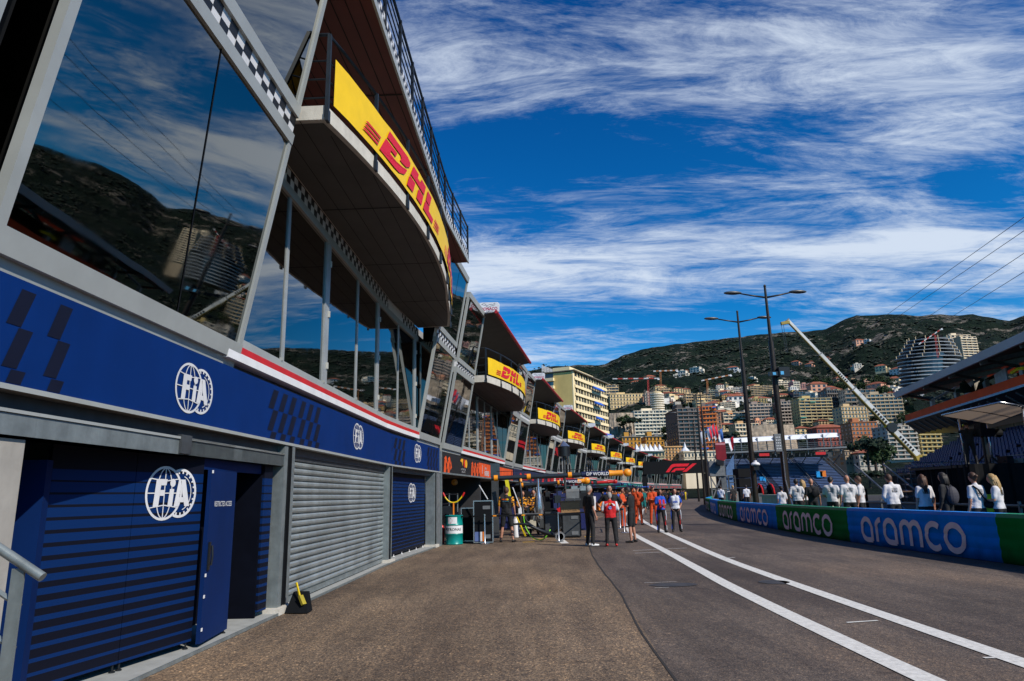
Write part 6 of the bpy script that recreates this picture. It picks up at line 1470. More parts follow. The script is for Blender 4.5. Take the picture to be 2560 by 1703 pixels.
for i in range(23):
    a, b = 8.5 + i * 2.6, 8.5 + (i + 1) * 2.6; mb.hexa([TS(a, -1.7, 10.2), TS(b, -1.7, 10.2), TS(b, -1.5, 10.2), TS(a, -1.5, 10.2), TS(a, -1.9, 10.72), TS(b, -1.9, 10.72), TS(b, -1.6, 10.72), TS(a, -1.6, 10.72)])
mb.build('roof_edge', mat('roof_white', (.5, .5, .52)), rf)
for k in range(10):
    s = 9.5 + k * 6.2
    mb = MB(); mb.bar(TS(s, 1.2, 8.7), TS(s, 1.2, 9.8), .34); c_ = mb.build('column', mat('col_pale', (.35, .35, .36), .5), tr)
    mb = MB(); mb.bar(TS(s, 1.2, 9.7), TS(s, -.9, 10.3), .2); mb.bar(TS(s, 1.2, 9.7), TS(s - 1.2, 4.2, 11.1), .2); mb.build('brace', DGREY, c_)
    mb = MB(); mb.bar(TS(s, -1.4, 10.2), TS(s, 5, 11.4), .18, .4); mb.build('beam', MGREY, c_)
for k in (1, 2): mb = MB(); s = 13 + k * 6; mb.hexa([TS(s, .6, 8.8), TS(s + 2, .6, 8.8), TS(s + 2, .7, 8.8), TS(s, .7, 8.8), TS(s, .6, 9.7), TS(s + 2, .6, 9.9), TS(s + 2, .7, 9.9), TS(s, .7, 9.7)]); mb.build('pale_screen', mat('screen_pale', (.28, .29, .31), .5), tr)
mb = MB(); mb.tube([TS(29, .1, 9.2), TS(30, .1, 9.3), TS(31, .1, 9.2)], .12, 6); mb.build('yellow_lamp', YELP, tr)
mb = MB(); q = TS(21.5, .5, 8.9); rr_ = random.Random(2)
for k in range(60):
    a = rr_.uniform(0, 6.28); d_ = Vector((math.cos(a), math.sin(a), rr_.uniform(.2, 1.2))).normalized() * rr_.uniform(.6, 1.3); mb.face([q, q + d_ + Vector((0, 0, .06)), q + d_ * 1.1 - Vector((0, 0, .25))])
mb.build('potted_palm', BUSH, label='dark potted palm on the terrace under the white roof', cat='plant')
# metal benches nearer to the barrier
bn = empty('bleachers', (20, 36, 0), 'silver metal bench rows behind the walking team, below the blue seats', 'bleachers')
for r_ in range(9):
    y = 36 + r_ * .9; z = .35 + r_ * .33; xa = y * .52 + 1.2 + r_ * .12; 
    mb = MB(); mb.box(xa, xa + 13, y, y + .28, z, z + .05); mb.build('bench_plank', CHROME, bn)
    mb = MB(); mb.box(xa, xa + 13, y + .3, y + .9, z - .3, z - .25); mb.build('foot_plank', mat('plank_dull', (.1, .1, .11), .5, .5), bn)
for k in range(8):
    mb = MB(); xx = 20.3 + k * 1.8; mb.bar((xx, 36, .0), (xx + 1.2, 44, 3.0), .08); mb.bar((xx, 35.6, 0), (xx, 35.6, 1.4), .06); mb.build('support', SCAF, bn)
for z_ in (.8, 1.35): mb = MB(); mb.bar((19.5, 35.6, z_), (34, 35.6, z_), .06); mb.build('guard_rail', mat('rust_rail', (.12, .07, .05), .6), bn)
# camera platform with canopy and operator
pf = empty('camera_platform', (20, 29, 0), 'tall platform draped in black cloth behind the two women at the right', 'platform')
mb = MB()
for (a, b) in (((18.4, 28.2), (24.5, 27.6)), ((18.4, 28.2), (18.6, 32.5))):
    a, b = Vector(a), Vector(b); n__ = 34; L_ = (b - a).length
    for i in range(n__):
        p = a + (b - a) * i / n__; q = a + (b - a) * (i + 1) / n__; nn_ = Vector((b.y - a.y, a.x - b.x)).normalized()
        oa, ob_ = .07 * math.sin(i * 1.9), .07 * math.sin((i + 1) * 1.9); p += nn_ * oa; q += nn_ * ob_
        mb.face([(p.x, p.y, 0), (q.x, q.y, 0), (q.x, q.y, 2.42), (p.x, p.y, 2.42)])
mb.build('drape', NEAR_BLACK, pf, smooth=True)
mb = MB(); mb.box(18.4, 24.5, 28.3, 32.5, 2.3, 2.4); mb.build('deck', BLACKM, pf)
cn = empty('canopy', (19.5, 29, 4.2), 'square fabric canopy on a silver tube frame over the camera platform', 'canopy')
cA, cB, cC, cD = at(2355, 1040, 28.8), at(2500, 1008, 24.3), at(2585, 1022, 26.6), at(2483, 1061, 32.5)
mb = MB(); mb.face([cA, cB, cC, cD]); fm_ = mat('canopy_fabric', (.5, .42, .35), .9, 0, .06, 1, spec=0)
_n = fm_.node_tree; _t = _n.nodes.new('ShaderNodeBsdfTranslucent'); _t.inputs[0].default_value = (.4, .3, .22, 1); _m = _n.nodes.new('ShaderNodeMixShader'); _m.inputs[0].default_value = .3
_o = [q for q in _n.nodes if q.type == 'OUTPUT_MATERIAL'][0]; sock(_n, _n.nodes['Principled BSDF'].outputs[0], _m.inputs[1]); sock(_n, _t.outputs[0], _m.inputs[2]); sock(_n, _m.outputs[0], _o.inputs[0])
mb.build('fabric', fm_, cn)
for i, (p, q) in enumerate(((cA, cB), (cB, cC), (cC, cD), (cD, cA), ((cA + cB) / 2, (cC + cD) / 2))):
    mb = MB(); mb.tube([p + Vector((0, 0, .03)), q + Vector((0, 0, .03))], .035, 8); mb.build('frame_tube', CHROME, cn, smooth=True)
for (px_, py_, qx, qy, Y) in ((2555, 1019, 2548, 1140, 26), (2466, 1058, 2472, 1150, 31.9), (2396, 1048, 2387, 1155, 29.5)):
    mb = MB(); p = at(px_, py_, Y); q = at(qx, qy, Y); mb.tube([p, (p.x, p.y, 2.4)], .04, 8); mb.build('pole', CHROME, cn, smooth=True)
op = person('camera operator in black with cap and bright ear defenders on the draped platform', 19.15, 29.1, 1.78, 25, BLK, BLK, hairstyle='cap', hair=NEAR_BLACK, z0=2.4, arms='camera', build=1.1)
P = op[1]; mb = MB(); mb.ball(P(-.1, .03, 1.64), .035, .045, .05, 10, 8); mb.build('ear_defender', mat('ear_yellow', (.6, .75, .02), .4), op[0])
tc_ = empty('television_camera', (19.9, 29.2, 2.4), 'bulky black television camera with lens on its pedestal beside the operator', 'camera')
mb = MB(); mb.obox((19.95, 29.3, 3.75), (.45, .2, 0), (-.1, .18, 0), (0, 0, .17)); mb.build('body', BLACKM, tc_)
mb = MB(); mb.obox((19.8, 29.2, 4.02), (.16, .05, 0), (-.05, .14, 0), (0, 0, .12)); mb.build('viewfinder', BLACKM, tc_)
mb = MB(); mb.tube([(20.3, 29.45, 3.75), (20.9, 29.7, 3.75)], [.14, .19], 12); mb.build('lens', NEAR_BLACK, tc_)
mb = MB(); mb.tube([(19.95, 29.3, 2.4), (19.95, 29.3, 3.6)], .12, 10); 
for a in range(3): mb.bar((19.95, 29.3, 2.9), (19.95 + .5 * math.cos(a * 2.1), 29.3 + .5 * math.sin(a * 2.1), 2.42), .06)
mb.build('pedestal', BLACKM, tc_)
rr = random.Random(9)
for k in range(6):
    mb = MB(); x = 20.2 + k * .55; mb.rbox((x, 28.6, 2.4), .4, .4, rr.uniform(.15, .5), rr.random()); mb.rbox((x, 28.6, 2.4 + .1), .46, .3, .05, .2); mb.build('platform_box', rr.choice((BLACKM, MGREY, DGREY)), label='small equipment box on the deck of the draped platform', cat='box', group='equipment boxes on the draped platform')
# ------------------------------------------------------------------ mobile crane boom
mc = empty('mobile_crane', (52.3, 90, 0), 'long white and yellow telescopic crane boom reaching up left over the stands', 'crane')
bA, bB = at(2292, 1139, 90), at(1968, 800, 90)
def PB_(t): return bA + (bB - bA) * t
ax = (bB - bA).normalized(); pn_ = Vector((ax.z, 0, -ax.x))
for (t0, t1, w_) in ((0, .22, .92), (.2, .48, .76), (.46, .74, .62), (.72, 1.0, .48)):
    mb = MB(); mb.bar(PB_(t0), PB_(t1), .7 * w_, .78 * w_); s_ = mb.build('boom_section', mat('boom_white', (.62, .62, .6), .35, 0, .1, .6), mc)
    mb = MB(); mb.bar(PB_(t0) - pn_ * .36 * w_, PB_(t1) - pn_ * .36 * w_, .74 * w_, .16 * w_); mb.build('shaded_yellow_side', mat('boom_shaded_yellow', (.2, .15, .02), .4), s_)  # thin yellow strip darkened to olive for the boom's shaded underside
    mb = MB(); q = PB_(t1); mb.bar(q - ax * .1, q + ax * .06, .8 * w_, 1.0 * w_); mb.build('collar', YELP if t1 < .3 else MGREY, s_)
fb_ = lambda u, v, o: PB_(.3 + u / 40) + pn_ * v * -1 + Vector((0, -.34 - o, 0))
for t, w_ in ((.13, .5), (.33, .5), (.6, .36)):
    mb2 = MB()
    for q in range(6): mb2.obox(PB_(t) - ax * (q * .62 * w_ * 1.4) + Vector((0, -.42 * (.92 if t < .2 else .76 if t < .4 else .62), 0)), ax * .2 * w_ * 1.3, (0, .02, 0), pn_ * (.2 if q % 3 else .14) * w_ * 1.4)
    mb2.build('dark_mark', NEAR_BLACK, mc)
mb = MB(); mb.lathe(PB_(.13) + Vector((0, -.5, 0)) + ax * 1.6, [(.65, -.1), (.65, .3), (.2, .4)], 18, 'y'); mb.build('winch', BLACKM, mc)
mb = MB(); q = PB_(1.0); mb.bar(q - ax * .4, q + Vector((-.9, 0, -.5)), .4); mb.build('boom_head', mat('boom_ochre', (.35, .25, .03), .5), mc)
mb = MB(); 
for dx in (-.9, -.6): mb.bar(q + Vector((dx, 0, -.4)), q + Vector((dx * .7, 0, -4.6)), .04)
mb.build('hoist_cable', BLACKM, mc)
mb = MB(); mb.box(50.5, 55, 88, 92, .6, 3.2); mb.box(49, 57, 88.4, 91.6, .4, 1.2); mb.build('chassis', YELP, mc)
mb = MB(); mb.bar((53, 90, 3), bA, .8); mb.build('boom_foot', mat('boom_ochre', (.35, .25, .03), .5), mc)
# ------------------------------------------------------------------ overhead wires
for i, ((xa, ya), (xb, yb)) in enumerate((((2216, 788), (2600, 515)), ((2252, 787), (2600, 550)), ((2328, 787), (2600, 607)), ((2388, 787), (2600, 655)))):
    A_, B_ = at(xa - 120, ya + 86, 330), at(xb + 900, yb - 640, 60)
    mb = MB(); n__ = 16; P1, P2 = at(xa, ya, 260), at(xb, yb, 85); 
    e0 = P1 + (P1 - P2) * .5; e1 = P2 + (P2 - P1) * .6
    mb.tube([e0 + (e1 - e0) * (q / n__) + Vector((0, 0, -.0)) for q in range(n__ + 1)], [.085 - .055 * q / n__ for q in range(n__ + 1)], 5)
    mb.build('overhead_wire', BLACKM, label=('topmost', 'second from top', 'third from top', 'lowest')[i] + ' of the four thin wires crossing the sky at right', cat='wire')
# ------------------------------------------------------------------ objects left of the grandstand
sh = empty('shield_sign', (25.6, 88, 5.1), 'dark red shield shaped sign hanging on the grey mast left of the grandstand', 'sign')
mb = MB(); pr_ = [(25.58, 7.6), (26.88, 7.7), (26.92, 5.6), (26.3, 5.1), (26.05, 5.1), (25.62, 5.6)]
mb.face([(x, 88, z) for x, z in pr_]); mb.face([(x, 88.12, z) for x, z in pr_][::-1])
for i in range(6): a, b = pr_[i], pr_[(i + 1) % 6]; mb.face([(a[0], 88, a[1]), (b[0], 88, b[1]), (b[0], 88.12, b[1]), (a[0], 88.12, a[1])])
sb_ = mb.build('shield', mat('shield_red', (.2, .006, .012), .4, 0, .2, 1), sh)
mb = MB(); mb.box(25.62, 26.85, 87.97, 87.99, 7.3, 7.55); mb.build('pale_band', mat('band_pink', (.5, .2, .22), .5), sb_)
ms = empty('steel_mast', (25.4, 87, 0), 'grey steel mast and lattice tower carrying loudspeakers left of the grandstand', 'mast')
mb = MB(); mb.box(24.3, 26.2, 86.8, 87.6, 3.4, 5.25); mb.build('head_box', MGREY, ms)
mb = MB(); mb.box(25.7, 26.3, 87, 87.5, 0, 4.6); mb.build('column', mat('mast_grey', (.1, .11, .12), .5), ms)
for p, q in (((24.4, 87, 0), (24.4, 87, 5)), ((24.4, 87, .6), (25.7, 87, 3.4)), ((25.7, 87, .6), (24.4, 87, 3.2)), ((24.4, 87, 3.4), (27.5, 87, 3.4)), ((24.4, 87, 1.8), (27.2, 87, 1.9))): mb = MB(); mb.bar(p, q, .13); mb.build('brace', MGREY, ms)
mb = MB(); mb.obox((25.5, 86.3, 5.0), (.4, 0, -.1), (0, .3, 0), (.05, 0, .3)); mb.build('loudspeaker', BLACKM, ms)
mb = MB(); mb.face([(26.4, 87.3, .2), (27.4, 87.3, .2), (27.6, 87.3, 6.0), (26.5, 87.3, 4.4)]); mb.build('blue_panel', mat('panel_pale_blue', (.08, .16, .32), .5), ms)
SP = [('flag', x, z0, c_, l) for x, z0, c_, l in ((25.0, 7.2, 0, 'white flag, leftmost of the flags'), (25.9, 7.6, 1, 'red and white flag second from the left'), (26.3, 7.9, 1, 'red and white flag third from the left'), (26.7, 7.7, 1, 'red and white flag fourth from the left'), (27.3, 7.3, 2, 'blue and white flag, right of the red ones'), (28.6, 6.2, 1, 'red and white flag drooping by the awning'))]
fw, fr_, fb2 = mat('flag_white', (.65, .66, .72), .8), mat('flag_red', (.65, .01, .03), .8), mat('flag_blue', (.05, .15, .45), .8)
for (_, x, z0, c_, l) in SP:
    f_ = empty('flag', (x, 90, z0), l + ' above the red shield sign', 'flag', 'flags above the shield sign')
    mb = MB(); mb.tube([(x, 90, 2), (x, 90, z0 + 2.4)], .03, 6); mb.build('pole', CHROME, f_)
    def cloth(u0, u1, mm_):
        mb = MB(); n__ = 7; g_ = []
        for i in range(n__ + 1):
            t = i / n__; g_.append([mb.pt((x - (u * .75) * (1 - .4 * t), 90 + .12 * math.sin(u * 6 + t * 3 + x), z0 + 2.3 - t * 1.5 - u * .5)) for u in (u0, (u0 + u1) / 2, u1)])
        for i in range(n__):
            for j in range(2): mb.fi([g_[i][j], g_[i + 1][j], g_[i + 1][j + 1], g_[i][j + 1]])
        return mb.build('cloth', mm_, f_, smooth=True)
    if c_ == 0: cloth(0, 1, fw)
    elif c_ == 1: cloth(0, .5, fr_); cloth(.5, 1, fw)
    else: cloth(0, .5, fb2); cloth(.5, 1, fw)
sk = empty('speaker_stack', (19.9, 64, 0), 'black stage speaker tower beside the white sofa wall', 'speaker stack')
for i in range(4): mb = MB(); mb.rbox((20.8, 64, .15 + i * .85), 1.2, 1.0, .82, .15); mb.rbox((20.8, 63.5, .2 + i * .85), 1.0, .1, .7, .15); mb.build('speaker', NEAR_BLACK, sk)
mb = MB()
for x in (19.4, 20.0): mb.bar((x, 63.5, 0), (x, 63.5, 2.9), .1)
for z_ in (.5, 1.1, 1.7, 2.3, 2.9): mb.bar((19.4, 63.5, z_), (20.0, 63.5, z_), .08)
mb.build('ladder_frame', DGREY, sk)
rl = empty('hose_reel', (22.1, 62, 0), 'black cable reel with red rims near the second lamp', 'reel')
mb = MB(); mb.lathe((21.7, 62, 1.3), [(.75, 0), (.75, .12), (.35, .12), (.35, .75), (.75, .75), (.75, .9)], 20, 'x'); mb.build('drum', NEAR_BLACK, rl)
for x in (21.6, 22.6): mb = MB(); mb.tube([(x, 62 + .8 * math.cos(a * .524), 1.3 + .8 * math.sin(a * .524)) for a in range(13)], .07, 6); mb.build('red_rim', RED, rl)
wl_ = empty('stone_wall', (15, 38, 0), 'low pale concrete wall behind the barrier beneath the street lamps', 'wall')
mb = MB(); mb.hexa([(15.6, 44.5, .1), (17.3, 38.6, .1), (17.9, 38.8, .1), (16.2, 44.7, .1), (15.6, 44.5, 1.18), (17.3, 38.6, 1.18), (17.9, 38.8, 1.18), (16.2, 44.7, 1.18)]); mb.build('wall', CONC, wl_)
mb = MB(); mb.hexa([(15.5, 44.6, 1.182), (17.25, 38.4, 1.182), (18.0, 38.65, 1.182), (16.25, 44.85, 1.182), (15.5, 44.6, 1.3), (17.25, 38.4, 1.3), (18.0, 38.65, 1.3), (16.25, 44.85, 1.3)]); mb.build('coping', mat('coping_pale', (.55, .5, .42), .7), wl_)
for (x, y, w_, h_, m_, l) in ((16.0, 51, .5, .45, YELP, 'yellow bucket behind the blue panels'), (18.7, 28, .7, 1.0, mat('hivis', (.6, .65, .02), .6), 'yellow bin between the team members'), (20.5, 56, .9, .9, GREENN, 'green crate by the grey mast'), (21.5, 57, .9, .7, RED, 'red crate by the grey mast')):
    mb = MB(); mb.lathe((x, y, .15), [(w_ * .35, 0), (w_ * .5, h_), (w_ * .54, h_), (w_ * .54, h_ + .06), (w_ * .46, h_ + .06)], 14); mb.build('bin', m_, label=l, cat='bin')
for k in range(14):
    x, y = rr.uniform(17, 24), rr.uniform(48, 60); h_ = rr.uniform(.5, 1.6); mb = MB(); mb.rbox((x, y, .15), rr.uniform(.4, 1.1), .5, h_, rr.random()); mb.rbox((x, y, .15 + h_), .3, .3, .12, 0)
    mb.build('track_equipment', rr.choice((DGREY, MGREY, NEAR_BLACK, SCAF, WHITED)), label='piece of track equipment parked behind the barrier by the grey mast', cat='equipment', group='equipment behind the barrier')
for k in range(26):
    Y = 18 + k * 2.2; mb = MB(); q = at(2200 - k * 12, 1245, Y)
# guard fence between barrier and stands
gf = empty('guard_rail', (17, 30, .15), 'long steel guard rail between the race track and the benches', 'guard rail')
for z_ in (.5, .85): mb = MB(); mb.tube([(17.2, 22, z_), (17.6, 30, z_), (18.5, 40, z_), (19.6, 46, z_)], .06, 6); mb.build('rail', mat('rail_rust', (.13, .1, .08), .5, .3), gf)
for k in range(12): t = k / 11; mb = MB(); x, y = 17.2 + 2.4 * t ** 1.4, 22 + 24 * t; mb.bar((x, y, 0), (x, y, 1.0), .08); mb.build('post', MGREY, gf)
# ------------------------------------------------------------------ the town on the slope
HORY = lambda x: 1239 - .024 * (x - 1280)
def gr(e):
    """distance whose terrain shows at fraction e of the ridge height"""
    for i in range(len(GK) - 1):
        if GK[i][1] <= e <= GK[i + 1][1]:
            t = (e - GK[i][1]) / (GK[i + 1][1] - GK[i][1]); return GK[i][0] + (GK[i + 1][0] - GK[i][0]) * t
    return 1500
def dist_for(x, yb):
    a, el = ang_el(x, yb); return max(215, gr(max(0, math.tan(el) / math.tan(ridge_el(a)))) * .985)
WIN = mat('town_window', (.02, .03, .045), .2, 0, .5, .6, spec=.8); WINB = mat('town_window_blue', (.03, .1, .16), .15, 0, .5, .6, spec=.8)
ROOFT = mat('roof_tile', (.3, .085, .04), .8, 0, .25, .8); ROOFG = mat('roof_grey', (.2, .2, .2), .8, 0, .2, .5)
def plaster(rgb): return mat('plaster_%d_%d_%d' % tuple(int(c * 100) for c in rgb), rgb, .8, 0, .1, .15, dirt=.18)
def boxmesh(key, w, d, h):
    me = bpy.data.meshes.get(key)
    if me: return me
    me = bpy.data.meshes.new(key); v = [(-w / 2, -d, 0), (w / 2, -d, 0), (w / 2, 0, 0), (-w / 2, 0, 0), (-w / 2, -d, h), (w / 2, -d, h), (w / 2, 0, h), (-w / 2, 0, h)]
    me.from_pydata(v, [], [(3, 2, 1, 0), (4, 5, 6, 7), (0, 1, 5, 4), (1, 2, 6, 5), (2, 3, 7, 6), (3, 0, 4, 7)]); me.update(); return me
uid = [0]
def inst(name, me, parent, loc, rot=0):
    o = link(bpy.data.objects.new(name, me)); o.parent = parent; o.location = loc; o.rotation_euler.z = rot; return o
def block(x0, x1, yt, yb, label, wall, style='strip', floors=6, bays=6, yaw=0, depth=14, Y=None, trim=None, awn=None, roof=None, sink=14, win=None, cat='apartment building', side=1, ph=True):
    """a building whose front spans photo pixels x0..x1, yt..yb at its own distance"""
    uid[0] += 1; U = uid[0]; rr = random.Random(U); wall = tuple(min(.85, c * f_) for c, f_ in zip(wall, (1.08, 1.0, .88)))
    xm = (x0 + x1) / 2
    if Y is None:
        r_ = dist_for(xm, yb); a_, _ = ang_el(xm, yb); Y = r_ * math.cos(a_)
    A_, B_ = at(x0, yb, Y), at(x1, yb, Y); W = (B_ - A_).length; top = at(xm, yt, Y).z; bot = A_.z; H = top - bot
    root = empty('apartment_building' if cat == 'apartment building' else cat.replace(' ', '_'), ((A_.x + B_.x) / 2, Y, bot), label, cat)
    ya = rad(yaw); root.rotation_euler.z = ya
    W /= max(.6, math.cos(ya)) if side == 0 else 1
    trim = tuple(min(.85, c * f_) for c, f_ in zip(trim, (1.15, 1.04, .88))) if trim else None
    wm = plaster(wall); tm = plaster(trim) if trim else wm; wn = win or WIN
    def loc(name, mb, m, par=None):
        me = bpy.data.meshes.new(name); me.from_pydata([tuple(v) for v in mb.v], [], mb.f); me.materials.append(m); bm = bmesh.new(); bm.from_mesh(me); bmesh.ops.recalc_face_normals(bm, faces=bm.faces); bm.to_mesh(me); bm.free()
        o = link(bpy.data.objects.new(name, me)); o.parent = par or root; return o
    mb = MB(); mb.box(-W / 2, W / 2, 0, depth, -sink, H)
    body = loc('wall', mb, wm)
    fh = H / floors; bw = W / bays
    if style == 'strip':
        for k in range(floors):
            z = k * fh
            mb = MB(); mb.box(-W / 2 + .2, W / 2 - .2, -.06, -.02, z + fh * .34, z + fh * .9); wo = loc('window', mb, wn)
            mb = MB()
            for q in range(bays + 1):
                xx = -W / 2 + .25 + (W - .5) * q / bays; mb.box(xx - .14, xx + .14, -.9, -.065, z + fh * .3, z + fh * .96)
            for q in range(bays): 
                if rr.random() < .4: xx = -W / 2 + .2 + bw * (q + .2); mb.box(xx, xx + bw * .3, -.1, -.062, z + fh * .36, z + fh * .88)
            loc('divider', mb, tm, wo)
            mb = MB(); mb.box(-W / 2 - .1, W / 2 + .1, -1.15, -.07, z + fh * .02, z + fh * .08); mb.box(-W / 2 - .1, W / 2 + .1, -1.15, -1.05, z + fh * .08, z + fh * .34); loc('balcony', mb, tm)
        if awn:
            for q in range(max(2, floors // 2)):
                k, b = rr.randrange(floors), rr.randrange(bays); z = k * fh + fh * .62; xx = -W / 2 + bw * b; ww = bw * rr.choice((1, 1, 2, 3)); ww = min(ww, W / 2 - xx)
                mb = MB(); mb.hexa([(xx, -2.0, z), (xx + ww, -2.0, z), (xx + ww, -1.2, z), (xx, -1.2, z), (xx, -2.0, z + .08), (xx + ww, -2.0, z + .08), (xx + ww, -1.16, z + fh * .3), (xx, -1.16, z + fh * .3)]); loc('awning', mb, mat('awn_%s' % awn, {'blue': (.01, .1, .5), 'orange': (.6, .2, .05), 'green': (.05, .25, .2), 'white': (.6, .6, .6)}[awn], .7), None)
    elif style == 'grid':
        w_, h_ = bw * .42, fh * .52; me = boxmesh('win_%d' % U, w_, .06, h_); me.materials.append(wn) if not me.materials else None
        ms_ = boxmesh('sill_%d' % U, w_ * 1.9, .5 if bw > 2.2 else .15, fh * .1); ms_.materials.append(tm) if not ms_.materials else None
        for k in range(floors):
            for q in range(bays):
                if bays * floors > 100 and (k * 7 + q * 3) % 9 == 0: continue
                xx = -W / 2 + bw * (q + .5); wo = inst('window', me, root, (xx, -.02, k * fh + fh * .24))
                if bays * floors < 60: inst('balcony' if bw > 2.2 else 'sill', ms_, wo, (0, -.065, -fh * .12))
        mb = MB(); mb.box(-W / 2 - .2, W / 2 + .2, -.4, depth, H * .5 - .15, H * .5 + .1) if floors > 4 else None
        if mb.v: loc('cornice', mb, tm)
    # side windows
    nb = max(2, int(depth / 3.5)); sw_ = boxmesh('swin_%d' % U, .06, 1.4, fh * .5); 
    if not sw_.materials: sw_.materials.append(wn)
    for k in range(min(floors, 10)):
        for q in range(nb):
            for sx_ in (-1, 1):
                if (sx_ < 0 and yaw > -3 and xm > 1200) and False: continue
                inst('window', sw_, root, (sx_ * (W / 2 + .03), depth * (q + .7) / nb, k * fh + fh * .25))
    mb = MB(); mb.box(-W / 2 - .3, W / 2 + .3, -.35, depth + .3, H, H + .35)
    if roof == 'tile' or roof == 'hip':
        e = .6; rh = min(W, depth) * .22; i_ = min(W, depth) * .45
        mb.hexa([(-W / 2 - e, -e, H + .35), (W / 2 + e, -e, H + .35), (W / 2 + e, depth + e, H + .35), (-W / 2 - e, depth + e, H + .35), (-W / 2 + i_, depth * .45, H + rh), (W / 2 - i_, depth * .45, H + rh), (W / 2 - i_, depth * .55, H + rh), (-W / 2 + i_, depth * .55, H + rh)])
        loc('roof', mb, ROOFT)
    else:
        ro = loc('roof', mb, ROOFG if roof == 'grey' else tm)
        if ph and W > 6:
            mb = MB()
            mb.box(-W * .3, -W * .05, depth * .3, depth * .7, H + .35, H + .35 + 2.2); loc('penthouse', mb, wm, ro)
            mb = MB(); mb.box(W * .1, W * .1 + 1.6, depth * .3, depth * .5, H + .35, H + 1.6); mb.bar((W * .3, depth * .4, H), (W * .3, depth * .4, H + 3.5), .12); loc('roof_equipment', mb, ROOFG, ro)
    return root, W, H, fh
CR = (.72, .57, .33); CW = (.74, .67, .55); GY = (.38, .34, .3); PK = (.62, .33, .22); BE = (.58, .45, .28); WH = (.78, .74, .68); OL = (.45, .37, .17); TC = (.5, .2, .08)
Bk = block
# the yellow hotel
hc = Vector((at(1436, 1090, 255).x, 255, 0)); hz = at(1436, 926, 255).z; 
ht = empty('hotel', (hc.x, hc.y, 0), 'large cream yellow hotel block with blue awnings on its balconies left of the hill', 'hotel')
h1 = rad(26); t1 = Vector((math.sin(h1), math.cos(h1), 0)); t2 = Vector((-math.cos(h1), math.sin(h1), 0))
HP = lambda a, b, z: hc + t1 * a + t2 * b + Vector((0, 0, z))
def hbox(mb, a0, a1, b0, b1, z0, z1): mb.hexa([HP(a0, b0, z0), HP(a1, b0, z0), HP(a1, b1, z0), HP(a0, b1, z0), HP(a0, b0, z1), HP(a1, b0, z1), HP(a1, b1, z1), HP(a0, b1, z1)])
HY = mat('hotel_yellow', (.78, .56, .2), .8, 0, .08, .2, dirt=.12); HYL = mat('hotel_cream', (.85, .7, .42), .8, 0, .06, .2)
mb = MB(); hbox(mb, 0, 40, 0, 12.6, -2, hz - .4); hbox(mb, 39.5, 40.0, -.1, 0, 0, hz); mb.build('wall', HY, ht)
mb = MB(); hbox(mb, -.4, 41, -1.4, 13.5, hz - .1, hz + .25); mb.build('roof', mat('hotel_roof', (.2, .18, .14), .7), ht)
mb = MB(); hbox(mb, 3, 30, 2, 9, hz + .25, hz + 2.2); mb.build('penthouse', HYL, ht)
mb = MB()
for k in range(12): hbox(mb, 1.0, 26, 12.8 - .1, 12.8, hz + 1.2 + k * .2, hz + 1.28 + k * .2)
for k in range(9): hbox(mb, 1 + k * 3, 1.15 + k * 3, 12.6, 12.75, hz, hz + 3.6)
mb.build('roof_lattice', WHITED, ht)
nf, fh = 13, 3.0
for k in range(nf):
    z = hz - 3.2 - k * fh
    if z < 4: break
    mb = MB(); hbox(mb, 1.6, 39, -.12, -.02, z + .9, z + 2.75) ; wo = mb.build('window', WIN, ht)
    mb = MB()
    for q in range(13): hbox(mb, 1.5 + q * 3.1, 1.72 + q * 3.1, -.45, -.02, z + .02, z + 2.9)
    for q in range(12):
        if (q * 5 + k * 3) % 4: hbox(mb, 2.2 + q * 3.1, 2.9 + q * 3.1, -.2, -.121, z + .9, z + 2.6)
    mb.build('divider', HYL, wo)
    mb = MB(); hbox(mb, 1.4, 39.2, -.8, -.02, z - .12, z + .0); hbox(mb, 1.4, 39.2, -.8, -.7, z, z + .95); mb.build('balcony', HYL, ht)
    if k % 2 == 1:
        a = 12 + (k * 7) % 13; l = 6 + (k * 5) % 12; mb = MB(); mb.hexa([HP(a, -2.9, z + 1.35), HP(a + l, -2.9, z + 1.35), HP(a + l, -1.5, z + 1.6), HP(a, -1.5, z + 1.6), HP(a, -2.9, z + 1.42), HP(a + l, -2.9, z + 1.42), HP(a + l, -1.5, z + 2.7), HP(a, -1.5, z + 2.7)]); mb.build('awning', mat('awn_blue', (.01, .1, .5), .7), ht)
    mb = MB(); hbox(mb, -.1, -.02, 7.6, 11.4, z + 1.0, z + 2.7); mb.build('side_window', WINB if k % 3 else WIN, ht)
    mb = MB(); hbox(mb, -1.2, -.02, 7.2, 11.8, z - .2, z + .95); mb.build('side_balcony', HYL, ht)
for i_ in range(1): 
    mb = MB(); hbox(mb, 0, 1.4, -.4, -.02, 0, hz - .3); hbox(mb, 0, 40, -.3, -.02, hz - 2.7, hz - 1.9); mb.build('corner_frame', HYL, ht)
